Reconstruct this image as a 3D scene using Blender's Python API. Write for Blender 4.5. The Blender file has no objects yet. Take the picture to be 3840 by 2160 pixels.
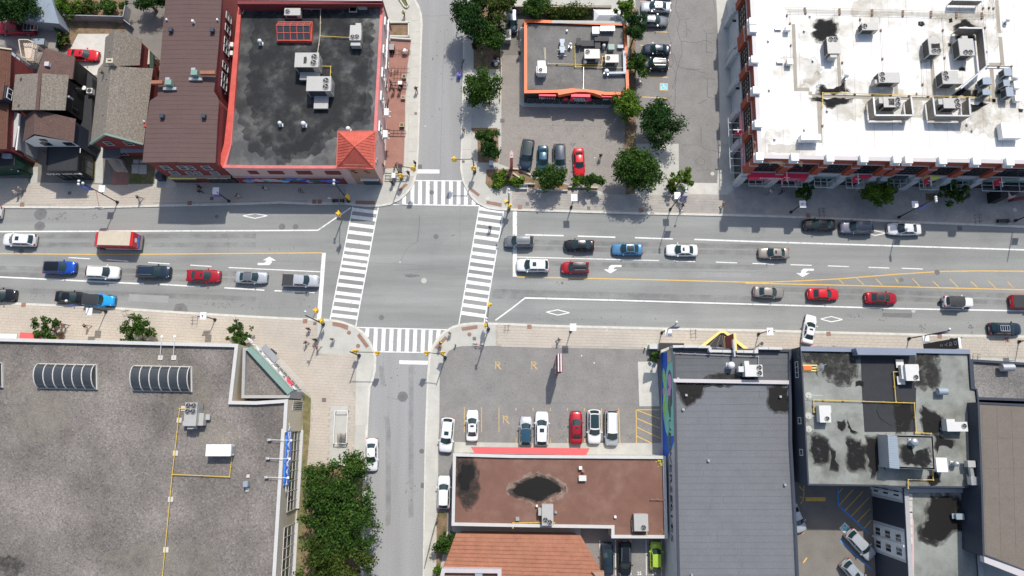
import bpy, math, random
import numpy as np
from mathutils import Vector, Matrix, Euler
R = math.radians
random.seed(7)
C = bpy.context.scene.collection
SC = bpy.context.scene
# ---------------------------------------------------------------- camera, world, sun, exposure
CAMH = 100.0; FPX = 2560.0; TILT = R(10.6)
cam = bpy.data.cameras.new('camera'); camo = bpy.data.objects.new('camera', cam); C.objects.link(camo)
cam.sensor_width = 36; cam.lens = 24; cam.clip_end = 3000; cam.clip_start = 1
camo.location = (0, 0, CAMH); camo.rotation_euler = (TILT, 0, 0)
SC.camera = camo
world = bpy.data.worlds.new('World'); SC.world = world; world.use_nodes = True
nt = world.node_tree
bg = nt.nodes['Background']; bg.inputs[1].default_value = 0.15
sky = nt.nodes.new('ShaderNodeTexSky'); sky.sky_type = 'NISHITA'; sky.sun_disc = False
sky.sun_elevation = R(54.4); sky.sun_rotation = math.atan2(0.21, 0.685); sky.air_density = 1.0; sky.dust_density = 2.0
nt.links.new(sky.outputs[0], bg.inputs[0])
sun = bpy.data.lights.new('sun', 'SUN'); suno = bpy.data.objects.new('sun', sun); C.objects.link(suno)
sun.energy = 3.7; sun.angle = R(0.9); sun.color = (1.0, 0.955, 0.89)
suno.rotation_euler = Vector((0.21, 0.685, 1.0)).to_track_quat('Z', 'Y').to_euler()
suno.location = (40, 120, 180)
SC.view_settings.view_transform = 'Standard'; SC.view_settings.look = 'None'
SC.view_settings.exposure = 0.0; SC.view_settings.gamma = 1; SC.view_settings.use_curve_mapping = False
# ---------------------------------------------------------------- photo point -> place
_c, _s = math.cos(TILT), math.sin(TILT)
def W(p, z=0.0):
    x = (p[0] - 1920) / FPX; y = -(p[1] - 1080) / FPX
    dy = y * _c + _s; dz = y * _s - _c; t = (z - CAMH) / dz
    return Vector((x * t, dy * t, z))
def S(c, r, x, y): return (960 * c + x * 0.372671, 540 * r + y * 0.372671)
def T(c, r, s, z=0.0):
    out = []
    for w in s.split():
        a, b = w.split(','); out.append(W(S(c, r, float(a), float(b)), z))
    return out
def at(c, r, x, y, z=0.0): return W(S(c, r, x, y), z)
# ---------------------------------------------------------------- mesh accumulator
class MB:
    def __init__(s): s.v = []; s.f = []
    def add(s, vs, fs):
        n = len(s.v); s.v += [tuple(v) for v in vs]; s.f += [tuple(i + n for i in f) for f in fs]; return s
    def box(s, x0, y0, z0, x1, y1, z1):
        return s.add([(x0,y0,z0),(x1,y0,z0),(x1,y1,z0),(x0,y1,z0),(x0,y0,z1),(x1,y0,z1),(x1,y1,z1),(x0,y1,z1)],
            [(0,3,2,1),(4,5,6,7),(0,1,5,4),(1,2,6,5),(2,3,7,6),(3,0,4,7)])
    def bar(s, a, b, w, h=None):
        a = Vector(a); b = Vector(b); h = h or w; d = (b - a)
        if d.length < 1e-6: return s
        d.normalize(); up = Vector((0,0,1)) if abs(d.z) < .95 else Vector((0,1,0))
        u = d.cross(up).normalized() * (w/2); v = u.cross(d).normalized() * (h/2)
        return s.add([a-u-v,a+u-v,a+u+v,a-u+v,b-u-v,b+u-v,b+u+v,b-u+v],
            [(0,3,2,1),(4,5,6,7),(0,1,5,4),(1,2,6,5),(2,3,7,6),(3,0,4,7)])
    def tube(s, a, b, r, r2=None, n=8, cap=True):
        a = Vector(a); b = Vector(b); d = (b-a).normalized(); r2 = r if r2 is None else r2
        up = Vector((0,0,1)) if abs(d.z) < .95 else Vector((1,0,0))
        u = d.cross(up).normalized(); v = u.cross(d)
        vs = []
        for k in range(n):
            q = 2*math.pi*k/n; o = u*math.cos(q)+v*math.sin(q); vs += [a+o*r, b+o*r2]
        fs = [(2*k, 2*((k+1)%n), 2*((k+1)%n)+1, 2*k+1) for k in range(n)]
        if cap: fs += [tuple(2*k for k in range(n))[::-1], tuple(2*k+1 for k in range(n))]
        return s.add(vs, fs)
    def path(s, pts, r, n=6):
        for a, b in zip(pts, pts[1:]): s.tube(a, b, r, n=n)
        return s
    def prism(s, poly, z0, z1):
        n = len(poly); poly = ccw(poly)
        return s.add([(p[0],p[1],z0) for p in poly]+[(p[0],p[1],z1) for p in poly],
            [tuple(range(n))[::-1], tuple(range(n,2*n))]+[(k,(k+1)%n,(k+1)%n+n,k+n) for k in range(n)])
    def sheet(s, poly, z):
        poly = ccw(poly); return s.add([(p[0],p[1],z) for p in poly], [tuple(range(len(poly)))])
    def ribbon(s, pts, w, z):
        pts = [Vector((p[0],p[1])) for p in pts]; L = []; Rr = []
        for i, p in enumerate(pts):
            a = pts[max(0,i-1)]; b = pts[min(len(pts)-1,i+1)]
            d = (b-a).normalized(); k = 1.0
            if 0 < i < len(pts)-1:
                d1 = (p-a).normalized(); k = 1/max(.5, abs(d1.dot(d)))
            nn = Vector((-d.y,d.x))*w/2*k; L.append(p+nn); Rr.append(p-nn)
        vs = [(q.x,q.y,z) for q in L]+[(q.x,q.y,z) for q in Rr]; n = len(pts)
        return s.add(vs, [(i, i+n, i+1+n, i+1) for i in range(n-1)])
    def disc(s, c, r, z, n=16, wob=0):
        return s.add([(c[0]+r*(1+wob*random.uniform(-1,1))*math.cos(2*math.pi*k/n), c[1]+r*(1+wob*random.uniform(-1,1))*math.sin(2*math.pi*k/n), z) for k in range(n)], [tuple(range(n))])
    def ring(s, c, r0, r1, z, n=20):
        vs = []
        for k in range(n):
            q = 2*math.pi*k/n; vs += [(c[0]+r0*math.cos(q),c[1]+r0*math.sin(q),z),(c[0]+r1*math.cos(q),c[1]+r1*math.sin(q),z)]
        return s.add(vs, [(2*k,2*k+1,2*((k+1)%n)+1,2*((k+1)%n)) for k in range(n)])
    def lathe(s, c, prof, n=12):
        vs = []; m = len(prof)
        for k in range(n):
            q = 2*math.pi*k/n
            for (r, z) in prof: vs.append((c[0]+r*math.cos(q), c[1]+r*math.sin(q), c[2]+z))
        fs = []
        for k in range(n):
            k2 = (k+1)%n
            for j in range(m-1): fs.append((k*m+j, k2*m+j, k2*m+j+1, k*m+j+1))
        return s.add(vs, fs)
    def build(s, name, mat, parent=None, smooth=False, kind=None, label=None, bevel=0):
        me = bpy.data.meshes.new(name); off = Vector((0,0,0))
        if parent is not None:
            q = parent
            while q is not None:
                off = off + q.location
                q = q.parent
        me.from_pydata([(v[0]-off.x, v[1]-off.y, v[2]-off.z) for v in s.v], [], s.f)
        me.materials.append(mat); me.update()
        if smooth: me.shade_smooth()
        o = bpy.data.objects.new(name, me); C.objects.link(o)
        if parent is not None: o.parent = parent
        if kind: o['kind'] = kind
        if label: o['label'] = label
        if bevel:
            m = o.modifiers.new('bevel', 'BEVEL'); m.width = bevel; m.segments = 2; m.limit_method = 'ANGLE'
        return o
def ccw(p):
    a = sum(p[i][0]*p[(i+1)%len(p)][1]-p[(i+1)%len(p)][0]*p[i][1] for i in range(len(p)))
    return list(p) if a > 0 else list(p)[::-1]
def inset(poly, w):
    poly = ccw(poly); n = len(poly); out = []
    for i in range(n):
        a, b, c = Vector(poly[i-1][:2]), Vector(poly[i][:2]), Vector(poly[(i+1)%n][:2])
        d1 = (b-a).normalized(); d2 = (c-b).normalized()
        n1 = Vector((-d1.y,d1.x)); n2 = Vector((-d2.y,d2.x)); m = (n1+n2)
        m = m.normalized() if m.length > 1e-5 else n1
        k = w/max(.3, m.dot(n1)); out.append(Vector((b.x+m.x*k, b.y+m.y*k, 0)))
    return out
def inside(p, poly):
    x, y = p[0], p[1]; r = False; n = len(poly)
    for i in range(n):
        x1, y1 = poly[i][0], poly[i][1]; x2, y2 = poly[i-1][0], poly[i-1][1]
        if (y1 > y) != (y2 > y) and x < (x2-x1)*(y-y1)/(y2-y1)+x1: r = not r
    return r
def tag(o, label, cat, group=None, kind=None):
    o['label'] = label; o['category'] = cat
    if group: o['group'] = group
    if kind: o['kind'] = kind
    return o
def struct(o, label=None):
    o['kind'] = 'structure'
    if label: o['label'] = label
    return o
def empty(name, loc, label=None, cat=None, group=None, rz=0):
    o = bpy.data.objects.new(name, None); C.objects.link(o); o.location = loc; o.rotation_euler = (0,0,rz)
    o.empty_display_size = .2
    if label: tag(o, label, cat, group)
    return o
def dup(o, parent=None):
    c = o.copy(); C.objects.link(c)
    if parent is not None: c.parent = parent
    for ch in list(o.children): dup(ch, c)
    return c
# ---------------------------------------------------------------- materials
MATS = {}
TONE = dict(unit_casing=.7, unit_casing_white=.8, white_paint=1, off_white=.9, galvanised=.95, grey_cap=1.1, blue_grey_cap=.85, grey_wall=.9, white_membrane=.89, unit_casing_blue_grey=.9, green_fascia=.95, yellow_awning=1, gas_pipe_yellow=1, signal_yellow=1, orange_trim=.95, road_paint_white=1.25, road_paint_yellow=1.25, cream_wall=1.1, dark_roof_stain=.5, wet_patch=.5, brown_rolled_roof=.95, tar_roof=1, orange_shingle=.85, window_glass=1, car_glass=1, skylight_glass=1, black_paint=1, headlamp=1, tail_lamp=1, chrome=1, skin=1, pale_pink_wall=1.35, mural_aqua=1.1, navy_wall=1.0, black_membrane=1, dark_green_trim=.4, dark_red_brick=1.1, asphalt_road=1.62, asphalt_side_street=1.52, asphalt_lot=1.45, asphalt_lot_pale=1.35, paver=1.14, paver_grey=1.12, grey_shingle=1, brown_shingle=1.15, grey_brown_shingle=1.15, red_trim=1, pink_trim=1, red_metal_roof=1, pink_awning=.95, roof_walkway=1.2, flat_roof_grey=1.15, grey_cap_sheet=1.02, dark_grey_cap_sheet=1.2, concrete_roof=.98, red_brown_membrane=1.05, red_paving=1.1, stain_soft=1)
def mat(name, col, rough=.8, metal=0, var=.12, scale=1.2, fine=0, fscale=30, bump=0, spec=None, stretch=None, col2=None, c2lo=.5, c2hi=.7, c2scale=.3, emit=None, coat=0):
    if name in MATS: return MATS[name]
    kf = 1 if name[:5] in ('paint','cloth') else TONE.get(name, 1.45); col = tuple(min(.86, q*kf) for q in col); col2 = tuple(min(.86, q*kf) for q in col2) if col2 else None
    m = bpy.data.materials.new(name); m.use_nodes = True; n = m.node_tree; b = n.nodes['Principled BSDF']
    b.inputs['Roughness'].default_value = rough; b.inputs['Metallic'].default_value = metal
    if spec is not None: b.inputs['Specular IOR Level'].default_value = spec
    if coat: b.inputs['Coat Weight'].default_value = coat; b.inputs['Coat Roughness'].default_value = .04
    b.inputs['Base Color'].default_value = (*col, 1)
    MATS[name] = m
    if var == 0 and fine == 0 and col2 is None: return m
    tc = n.nodes.new('ShaderNodeNewGeometry'); src = tc.outputs['Position']
    if stretch:
        mp = n.nodes.new('ShaderNodeMapping'); mp.inputs['Scale'].default_value = stretch; n.links.new(src, mp.inputs[0]); src2 = mp.outputs[0]
    else: src2 = src
    nz = n.nodes.new('ShaderNodeTexNoise'); nz.inputs['Scale'].default_value = scale; nz.inputs['Detail'].default_value = 5; nz.inputs['Roughness'].default_value = .6
    n.links.new(src2, nz.inputs['Vector'])
    def mul(cin, fac_out, amt, lo=.3, hi=.7):
        mr = n.nodes.new('ShaderNodeMapRange'); mr.inputs[1].default_value = lo; mr.inputs[2].default_value = hi
        mr.inputs[3].default_value = 1-amt; mr.inputs[4].default_value = 1+amt; n.links.new(fac_out, mr.inputs[0])
        vm = n.nodes.new('ShaderNodeVectorMath'); vm.operation = 'SCALE'
        if isinstance(cin, tuple): vm.inputs[0].default_value = cin
        else: n.links.new(cin, vm.inputs[0])
        n.links.new(mr.outputs[0], vm.inputs['Scale']); return vm.outputs[0]
    cur = tuple(col)
    if col2 is not None:
        n2 = n.nodes.new('ShaderNodeTexNoise'); n2.inputs['Scale'].default_value = c2scale; n2.inputs['Detail'].default_value = 6; n2.inputs['Roughness'].default_value = .62
        n.links.new(src, n2.inputs['Vector'])
        mr = n.nodes.new('ShaderNodeMapRange'); mr.inputs[1].default_value = c2lo; mr.inputs[2].default_value = c2hi; n.links.new(n2.outputs['Fac'], mr.inputs[0])
        mx = n.nodes.new('ShaderNodeMix'); mx.data_type = 'RGBA'; n.links.new(mr.outputs[0], mx.inputs['Factor'])
        mx.inputs['A'].default_value = (*col, 1); mx.inputs['B'].default_value = (*col2, 1); cur = mx.outputs['Result']
    if var: cur = mul(cur, nz.outputs['Fac'], var)
    if fine:
        nf = n.nodes.new('ShaderNodeTexNoise'); nf.inputs['Scale'].default_value = fscale; nf.inputs['Detail'].default_value = 2
        n.links.new(src, nf.inputs['Vector']); cur = mul(cur, nf.outputs['Fac'], fine)
        if bump:
            bp = n.nodes.new('ShaderNodeBump'); bp.inputs['Strength'].default_value = bump; bp.inputs['Distance'].default_value = .03
            n.links.new(nf.outputs['Fac'], bp.inputs['Height']); n.links.new(bp.outputs[0], b.inputs['Normal'])
    if not isinstance(cur, tuple): n.links.new(cur, b.inputs['Base Color'])
    return m
M = dict(
 asphalt=mat('asphalt_road', (.17,.174,.163), .9, var=.17, scale=.25, fine=.12, fscale=7, bump=.3, stretch=(.12,1.6,1), col2=(.142,.142,.136), c2lo=.48, c2hi=.72, c2scale=.09),
 asphalt_side=mat('asphalt_side_street', (.205,.205,.2), .9, var=.09, scale=.3, fine=.12, fscale=7, bump=.3, stretch=(1.6,.12,1)),
 asphalt_lot=mat('asphalt_lot', (.165,.158,.148), .9, var=.12, scale=.35, fine=.14, fscale=6, bump=.3),
 asphalt_lot2=mat('asphalt_lot_pale', (.22,.2,.178), .9, var=.16, scale=.3, fine=.14, fscale=6, bump=.3, col2=(.15,.135,.12), c2lo=.5, c2hi=.75),
 asphalt_dark=mat('asphalt_patch', (.12,.12,.118), .92, var=.1, scale=1, fine=.12, fscale=8),
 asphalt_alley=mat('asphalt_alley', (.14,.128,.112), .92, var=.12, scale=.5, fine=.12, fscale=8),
 tar=mat('crack_sealant', (.075,.075,.075), .8, var=.1),
 concrete=mat('concrete', (.33,.325,.29), .9, var=.08, scale=.6, fine=.08, fscale=9),
 concrete_l=mat('concrete_pale', (.4,.385,.345), .9, var=.1, scale=.8, fine=.08, fscale=9),
 slab=mat('concrete_slab', (.36,.35,.31), .9, var=.1, scale=.4, fine=.07, fscale=9),
 kerb=mat('kerb_concrete', (.42,.405,.36), .9, var=.12, scale=1.5),
 joint=mat('joint_sand', (.285,.26,.22), .95, var=.1),
 paver=mat('paver', (.435,.385,.322), .9, var=.09, scale=.25, fine=.03, fscale=4, col2=(.385,.355,.305), c2scale=.15),
 paver_n=mat('paver_grey', (.37,.34,.30), .9, var=.12, scale=.7, fine=.07, fscale=4, col2=(.30,.285,.265), c2lo=.45, c2hi=.6, c2scale=.25),
 redbrick_pave=mat('red_paving', (.30,.155,.12), .9, var=.12, scale=1, fine=.12, fscale=8),
 rust=mat('rust_plate', (.2,.12,.09), .85, var=.15, scale=3),
 iron=mat('cast_iron', (.13,.115,.105), .75, .3, var=.2, scale=6),
 white_paint=mat('road_paint_white', (.64,.64,.61), .8, var=.1, scale=1.5, fine=.1, fscale=9, col2=(.36,.36,.34), c2lo=.55, c2hi=.7, c2scale=2.2),
 yellow_paint=mat('road_paint_yellow', (.62,.38,.08), .8, var=.1, scale=1.5, fine=.1, fscale=9),
 yellow_faint=mat('road_paint_yellow_worn', (.42,.29,.1), .85, var=.2, scale=3, fine=.2, fscale=9),
 blue_paint=mat('road_paint_blue', (.04,.2,.5), .8, var=.1),
 cyan_paint=mat('road_paint_pale_blue', (.12,.4,.5), .8, var=.15, scale=4),
 grass=mat('grass', (.08,.095,.03), .95, var=.3, scale=2, fine=.4, fscale=14, col2=(.15,.12,.06), c2lo=.4, c2hi=.6),
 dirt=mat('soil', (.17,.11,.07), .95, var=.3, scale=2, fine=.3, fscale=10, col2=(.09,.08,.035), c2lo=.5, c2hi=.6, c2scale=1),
 gravel=None,
 red_trim=mat('red_trim', (.58,.085,.06), .5, var=.18), pink_trim=mat('pink_trim', (.6,.16,.15), .55, var=.16),
 orange=mat('orange_trim', (.85,.16,.03), .5, var=.06, scale=3),
 red_metal=mat('red_metal_roof', (.52,.105,.07), .6, var=.2, scale=.9),
 brick=mat('red_brick', (.24,.055,.03), .85, var=.15, scale=2, fine=.12, fscale=12),
 brick_d=mat('dark_red_brick', (.19,.035,.035), .85, var=.15, scale=2, fine=.12, fscale=12),
 brick_tan=mat('tan_brick', (.27,.16,.11), .85, var=.1, scale=2, fine=.1, fscale=12),
 pinkwall=mat('pale_pink_wall', (.42,.3,.28), .8, var=.06),
 brownroof=mat('brown_rolled_roof', (.125,.078,.07), .9, var=.06, scale=.5, fine=.1, fscale=8),
 brownshingle=mat('brown_shingle', (.10,.06,.05), .92, var=.12, scale=1, fine=.3, fscale=7),
 rustshingle=mat('rust_shingle', (.085,.038,.025), .92, var=.12, scale=1, fine=.3, fscale=7),
 shingle=mat('grey_brown_shingle', (.19,.165,.135), .92, var=.2, scale=3.5, fine=.3, fscale=5),
 redroof=mat('red_brown_membrane', (.18,.09,.064), .85, var=.12, scale=.4, fine=.06, fscale=8, col2=(.22,.13,.1), c2lo=.5, c2hi=.75, c2scale=.2),
 orangetile=mat('orange_shingle', (.37,.155,.09), .85, var=.14, scale=1, fine=.12, fscale=7),
 whiteroof=mat('white_membrane', (.85,.84,.79), .6, var=.05, scale=.5, fine=.02, col2=(.74,.70,.60), c2lo=.52, c2hi=.8, c2scale=.16),
 walkway=mat('roof_walkway', (.30,.27,.22), .9, var=.1, scale=1),
 tarroof=mat('tar_roof', (.19,.19,.175), .9, var=.2, scale=.35, fine=.15, fscale=6, col2=(.085,.088,.09), c2lo=.40, c2hi=.58, c2scale=.2),
 pizzaroof=mat('flat_roof_grey', (.15,.145,.135), .88, var=.2, scale=.4, fine=.15, fscale=6, col2=(.085,.07,.05), c2lo=.52, c2hi=.68, c2scale=.17),
 greyroof=mat('grey_cap_sheet', (.155,.16,.17), .85, var=.06, scale=.5, fine=.08, fscale=7),
 greyroof_d=mat('dark_grey_cap_sheet', (.095,.1,.105), .85, var=.08, scale=.7, fine=.1, fscale=7),
 concroof=mat('concrete_roof', (.26,.272,.245), .85, var=.18, scale=.35, fine=.06, fscale=5, col2=(.12,.122,.10), c2lo=.46, c2hi=.68, c2scale=.22),
 tanroof=mat('tan_roof', (.118,.1,.082), .9, var=.06, scale=.5, fine=.12, fscale=7),
 stain=mat('dark_roof_stain', (.035,.034,.032), .7, var=.4, scale=1.2, fine=.2, fscale=6),
 stain2=mat('roof_stain_soft', (.09,.088,.08), .85, var=.3, scale=1.2, fine=.2, fscale=6),
 wet=mat('wet_patch', (.02,.018,.017), .35, var=.4, scale=1.5, fine=.3, fscale=6),
 silt=mat('dried_silt', (.27,.2,.16), .9, var=.15, scale=1.2),
 navy=mat('navy_wall', (.035,.045,.065), .6, var=.08), bluecap=mat('blue_grey_cap', (.28,.32,.40), .4, .2, var=.05),
 black=mat('black_paint', (.015,.015,.018), .5, var=.1), blackroof=mat('black_membrane', (.03,.032,.036), .85, var=.1, fine=.1, fscale=8),
 blackmetal=mat('black_metal', (.02,.02,.02), .45, .4, var=0), darkrubber=mat('tyre_rubber', (.015,.015,.015), .8, var=0),
 white=mat('white_paint', (.78,.78,.76), .45, var=.03), offwhite=mat('off_white', (.62,.61,.58), .6, var=.05), cream=mat('cream_wall', (.5,.44,.33), .8, var=.06),
 greenfascia=mat('green_fascia', (.22,.33,.28), .5, var=.05), green_d=mat('dark_green_trim', (.03,.12,.08), .6, var=.1),
 galv=mat('galvanised', (.55,.57,.58), .35, .6, var=.08), unit=mat('unit_casing', (.62,.61,.57), .5, .1, var=.05, scale=2), unit_w=mat('unit_casing_white', (.8,.79,.75), .5, var=.04), unit_b=mat('unit_casing_blue_grey', (.33,.39,.45), .5, .1, var=.04),
 grille=mat('dark_grille', (.03,.03,.032), .7, var=0), hub=mat('fan_hub', (.16,.16,.16), .5, .3, var=0),
 greywall=mat('grey_wall', (.42,.42,.42), .8, var=.06), stone=mat('grey_stone_wall', (.36,.37,.37), .8, var=.06), greycap=mat('grey_cap', (.48,.45,.45), .5, var=.04), louver=mat('louvre_screen', (.17,.15,.13), .6, .2, var=.08),
 yellow=mat('gas_pipe_yellow', (.72,.5,.08), .5, var=.05), sigyellow=mat('signal_yellow', (.85,.52,.03), .45, var=.05), awn_y=mat('yellow_awning', (.8,.62,.2), .6, var=.05),
 glass=mat('window_glass', (.02,.03,.035), .08, var=0, spec=.8), autoglass=mat('car_glass', (.018,.04,.042), .07, var=0, spec=.7), skyglass=mat('skylight_glass', (.05,.055,.058), .12, var=.2, scale=.5, spec=.8),
 pinkawn=mat('pink_awning', (.66,.12,.12), .6, var=.05), wood=mat('weathered_wood', (.33,.27,.2), .85, var=.15, scale=3), deck=mat('deck_boards', (.4,.33,.27), .85, var=.12, scale=3),
 purple=mat('banner_purple', (.13,.09,.35), .7, var=.05), banblue=mat('banner_blue', (.05,.09,.4), .7, var=.05),
 signred=mat('sign_red', (.6,.03,.07), .5, var=.04), signblue=mat('sign_blue', (.03,.15,.55), .5, var=.04), signyel=mat('sign_yellow', (.7,.6,.05), .5, var=.04), teal=mat('mural_aqua', (.22,.6,.5), .7, var=.06), mblue=mat('mural_blue', (.01,.08,.42), .7, var=.25, scale=1.5), mpink=mat('mural_mauve', (.42,.24,.4), .7, var=.12, scale=2), mgreen=mat('mural_green', (.03,.13,.08), .7, var=.3, scale=2), mlime=mat('mural_lime', (.25,.5,.12), .7, var=.3, scale=2), mplum=mat('mural_plum', (.1,.05,.14), .7, var=.2),
 tarcloud=None, bark=mat('bark', (.11,.08,.055), .95, var=.2, scale=5),
 stall_grey=mat('grey_plastic', (.2,.21,.22), .6, var=.05),
)
def gravelmat(name, cols, sc):
    m = bpy.data.materials.new(name); m.use_nodes = True; n = m.node_tree; b = n.nodes['Principled BSDF']; b.inputs['Roughness'].default_value = .95
    g = n.nodes.new('ShaderNodeNewGeometry'); v = n.nodes.new('ShaderNodeTexVoronoi'); v.inputs['Scale'].default_value = sc; v.inputs['Randomness'].default_value = 1
    n.links.new(g.outputs['Position'], v.inputs['Vector'])
    sp = n.nodes.new('ShaderNodeSeparateColor'); n.links.new(v.outputs['Color'], sp.inputs[0])
    r = n.nodes.new('ShaderNodeValToRGB'); n.links.new(sp.outputs[0], r.inputs[0])
    e = r.color_ramp.elements; e[0].position = 0; e[0].color = (*cols[0],1); e[1].position = 1; e[1].color = (*cols[-1],1)
    for i, cc in enumerate(cols[1:-1]):
        q = e.new((i+1)/(len(cols)-1)); q.color = (*cc,1)
    nz = n.nodes.new('ShaderNodeTexNoise'); nz.inputs['Scale'].default_value = .14; nz.inputs['Detail'].default_value = 6; n.links.new(g.outputs['Position'], nz.inputs['Vector'])
    mr = n.nodes.new('ShaderNodeMapRange'); mr.inputs[1].default_value = .35; mr.inputs[2].default_value = .7; mr.inputs[3].default_value = .72; mr.inputs[4].default_value = 1.35; n.links.new(nz.outputs['Fac'], mr.inputs[0])
    vm = n.nodes.new('ShaderNodeVectorMath'); vm.operation = 'SCALE'; n.links.new(r.outputs[0], vm.inputs[0]); n.links.new(mr.outputs[0], vm.inputs['Scale'])
    n.links.new(vm.outputs[0], b.inputs['Base Color'])
    bp = n.nodes.new('ShaderNodeBump'); bp.inputs['Strength'].default_value = .5; bp.inputs['Distance'].default_value = .05; n.links.new(v.outputs['Distance'], bp.inputs['Height']); n.links.new(bp.outputs[0], b.inputs['Normal'])
    return m
M['gravel'] = gravelmat('roof_gravel', [(.125,.114,.106),(.185,.164,.147),(.215,.187,.163),(.16,.146,.133),(.262,.238,.21)], 5.5)
M['gravel_grey'] = gravelmat('roof_gravel_grey', [(.15,.145,.14),(.2,.19,.18),(.26,.245,.23)], 6)
def softmat(name, col, amax, sc=1.4, lo=.36, hi=.56, rough=.85):
    m = bpy.data.materials.new(name); m.use_nodes = True; n = m.node_tree; b = n.nodes['Principled BSDF']; b.inputs['Roughness'].default_value = rough; b.inputs['Base Color'].default_value = (*col,1); b.inputs['Specular IOR Level'].default_value = .25
    g = n.nodes.new('ShaderNodeNewGeometry'); z = n.nodes.new('ShaderNodeTexNoise'); z.inputs['Scale'].default_value = sc; z.inputs['Detail'].default_value = 7; z.inputs['Roughness'].default_value = .65; n.links.new(g.outputs['Position'], z.inputs['Vector'])
    r = n.nodes.new('ShaderNodeMapRange'); r.inputs[1].default_value = lo; r.inputs[2].default_value = hi; r.inputs[4].default_value = amax; n.links.new(z.outputs['Fac'], r.inputs[0]); n.links.new(r.outputs[0], b.inputs['Alpha']); return m
M['stain'] = softmat('dark_roof_stain', (.02,.02,.02), .7, 1.6, .3, .5); M['wet'] = softmat('wet_patch', (.012,.011,.010), .9, 1.3, .25, .42, .6); M['stain2'] = softmat('roof_stain_soft', (.045,.044,.04), .5, .9, .3, .6); M['halo'] = softmat('stain_halo', (.05,.048,.042), .55, 1.1, .38, .62); M['tarcloud'] = softmat('tar_cloud', (.034,.036,.038), .6, .3, .3, .6); M['bare'] = softmat('bare_patch', (.36,.33,.27), .42, .8, .35, .65); M['grime'] = softmat('grime', (.42,.37,.28), .35, .35, .4, .65); M['oil'] = softmat('tyre_wear', (.07,.07,.068), .2, .5, .35, .65); M['silt'] = softmat('dried_silt', (.34,.25,.2), .8, .8, .3, .6)
def leafmat(name, c1, c2, c3):
    m = bpy.data.materials.new(name); m.use_nodes = True; n = m.node_tree; b = n.nodes['Principled BSDF']; b.inputs['Roughness'].default_value = .6
    g = n.nodes.new('ShaderNodeNewGeometry'); r = n.nodes.new('ShaderNodeValToRGB')
    a = n.nodes.new('ShaderNodeMath'); a.operation = 'ADD'; a.use_clamp = True
    nz = n.nodes.new('ShaderNodeTexNoise'); nz.inputs['Scale'].default_value = .8; n.links.new(g.outputs['Position'], nz.inputs['Vector'])
    m1 = n.nodes.new('ShaderNodeMath'); m1.operation = 'MULTIPLY_ADD'; m1.inputs[1].default_value = 1.2; m1.inputs[2].default_value = -.6; n.links.new(nz.outputs['Fac'], m1.inputs[0])
    m2 = n.nodes.new('ShaderNodeMath'); m2.operation = 'MULTIPLY'; m2.inputs[1].default_value = .9; n.links.new(g.outputs['Random Per Island'], m2.inputs[0])
    n.links.new(m1.outputs[0], a.inputs[0]); n.links.new(m2.outputs[0], a.inputs[1]); n.links.new(a.outputs[0], r.inputs[0])
    e = r.color_ramp.elements; e[0].color = (*c1,1); e[1].color = (*c3,1); q = e.new(.5); q.color = (*c2,1)
    n.links.new(r.outputs[0], b.inputs['Base Color'])
    b.inputs['Specular IOR Level'].default_value = .08
    t = n.nodes.new('ShaderNodeBsdfTranslucent'); n.links.new(r.outputs[0], t.inputs[0])
    ms = n.nodes.new('ShaderNodeMixShader'); ms.inputs[0].default_value = .25
    n.links.new(b.outputs[0], ms.inputs[1]); n.links.new(t.outputs[0], ms.inputs[2]); n.links.new(ms.outputs[0], n.nodes['Material Output'].inputs[0])
    return m
LEAF = dict(mid=leafmat('leaf_mid', (.02,.052,.010), (.045,.098,.017), (.10,.175,.032)), dark=leafmat('leaf_dark', (.012,.04,.01), (.025,.068,.016), (.06,.12,.025)),
  light=leafmat('leaf_light', (.035,.085,.01), (.09,.17,.02), (.2,.3,.04)), olive=leafmat('leaf_olive', (.03,.055,.01), (.06,.09,.018), (.13,.155,.03)), brown=leafmat('leaf_brown', (.05,.04,.02), (.1,.075,.035), (.13,.14,.04)))
def text_mesh(txt, size, depth=.02, bold=True):
    cu = bpy.data.curves.new('lettering', 'FONT'); cu.body = txt; cu.size = size; cu.extrude = depth; cu.align_x = 'CENTER'; cu.align_y = 'CENTER'
    if bold: cu.offset = size*.015
    cu.resolution_u = 2
    o = bpy.data.objects.new('tmp', cu); C.objects.link(o); bpy.context.view_layer.update()
    me = bpy.data.meshes.new_from_object(o.evaluated_get(bpy.context.evaluated_depsgraph_get())); bpy.data.objects.remove(o); bpy.data.curves.remove(cu)
    return me
def text(txt, size, m, parent, pos, xdir, zdir, name='lettering', depth=.03, sx=1.0, sy=1.0, bold=True):
    me = text_mesh(txt, size, depth, bold); me.materials.clear(); me.materials.append(m)
    x = Vector(xdir).normalized(); z = Vector(zdir).normalized(); y = z.cross(x).normalized(); x = y.cross(z)
    for v in me.vertices:
        q = v.co; v.co = x*q.x*sx + y*q.y*sy + z*q.z
    me.update(); me.name = name
    o = bpy.data.objects.new(name, me); C.objects.link(o)
    p = Vector(pos)
    if parent is not None:
        q = parent
        while q is not None:
            p = p - q.location; q = q.parent
        o.parent = parent
    o.location = p
    return o
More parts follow.
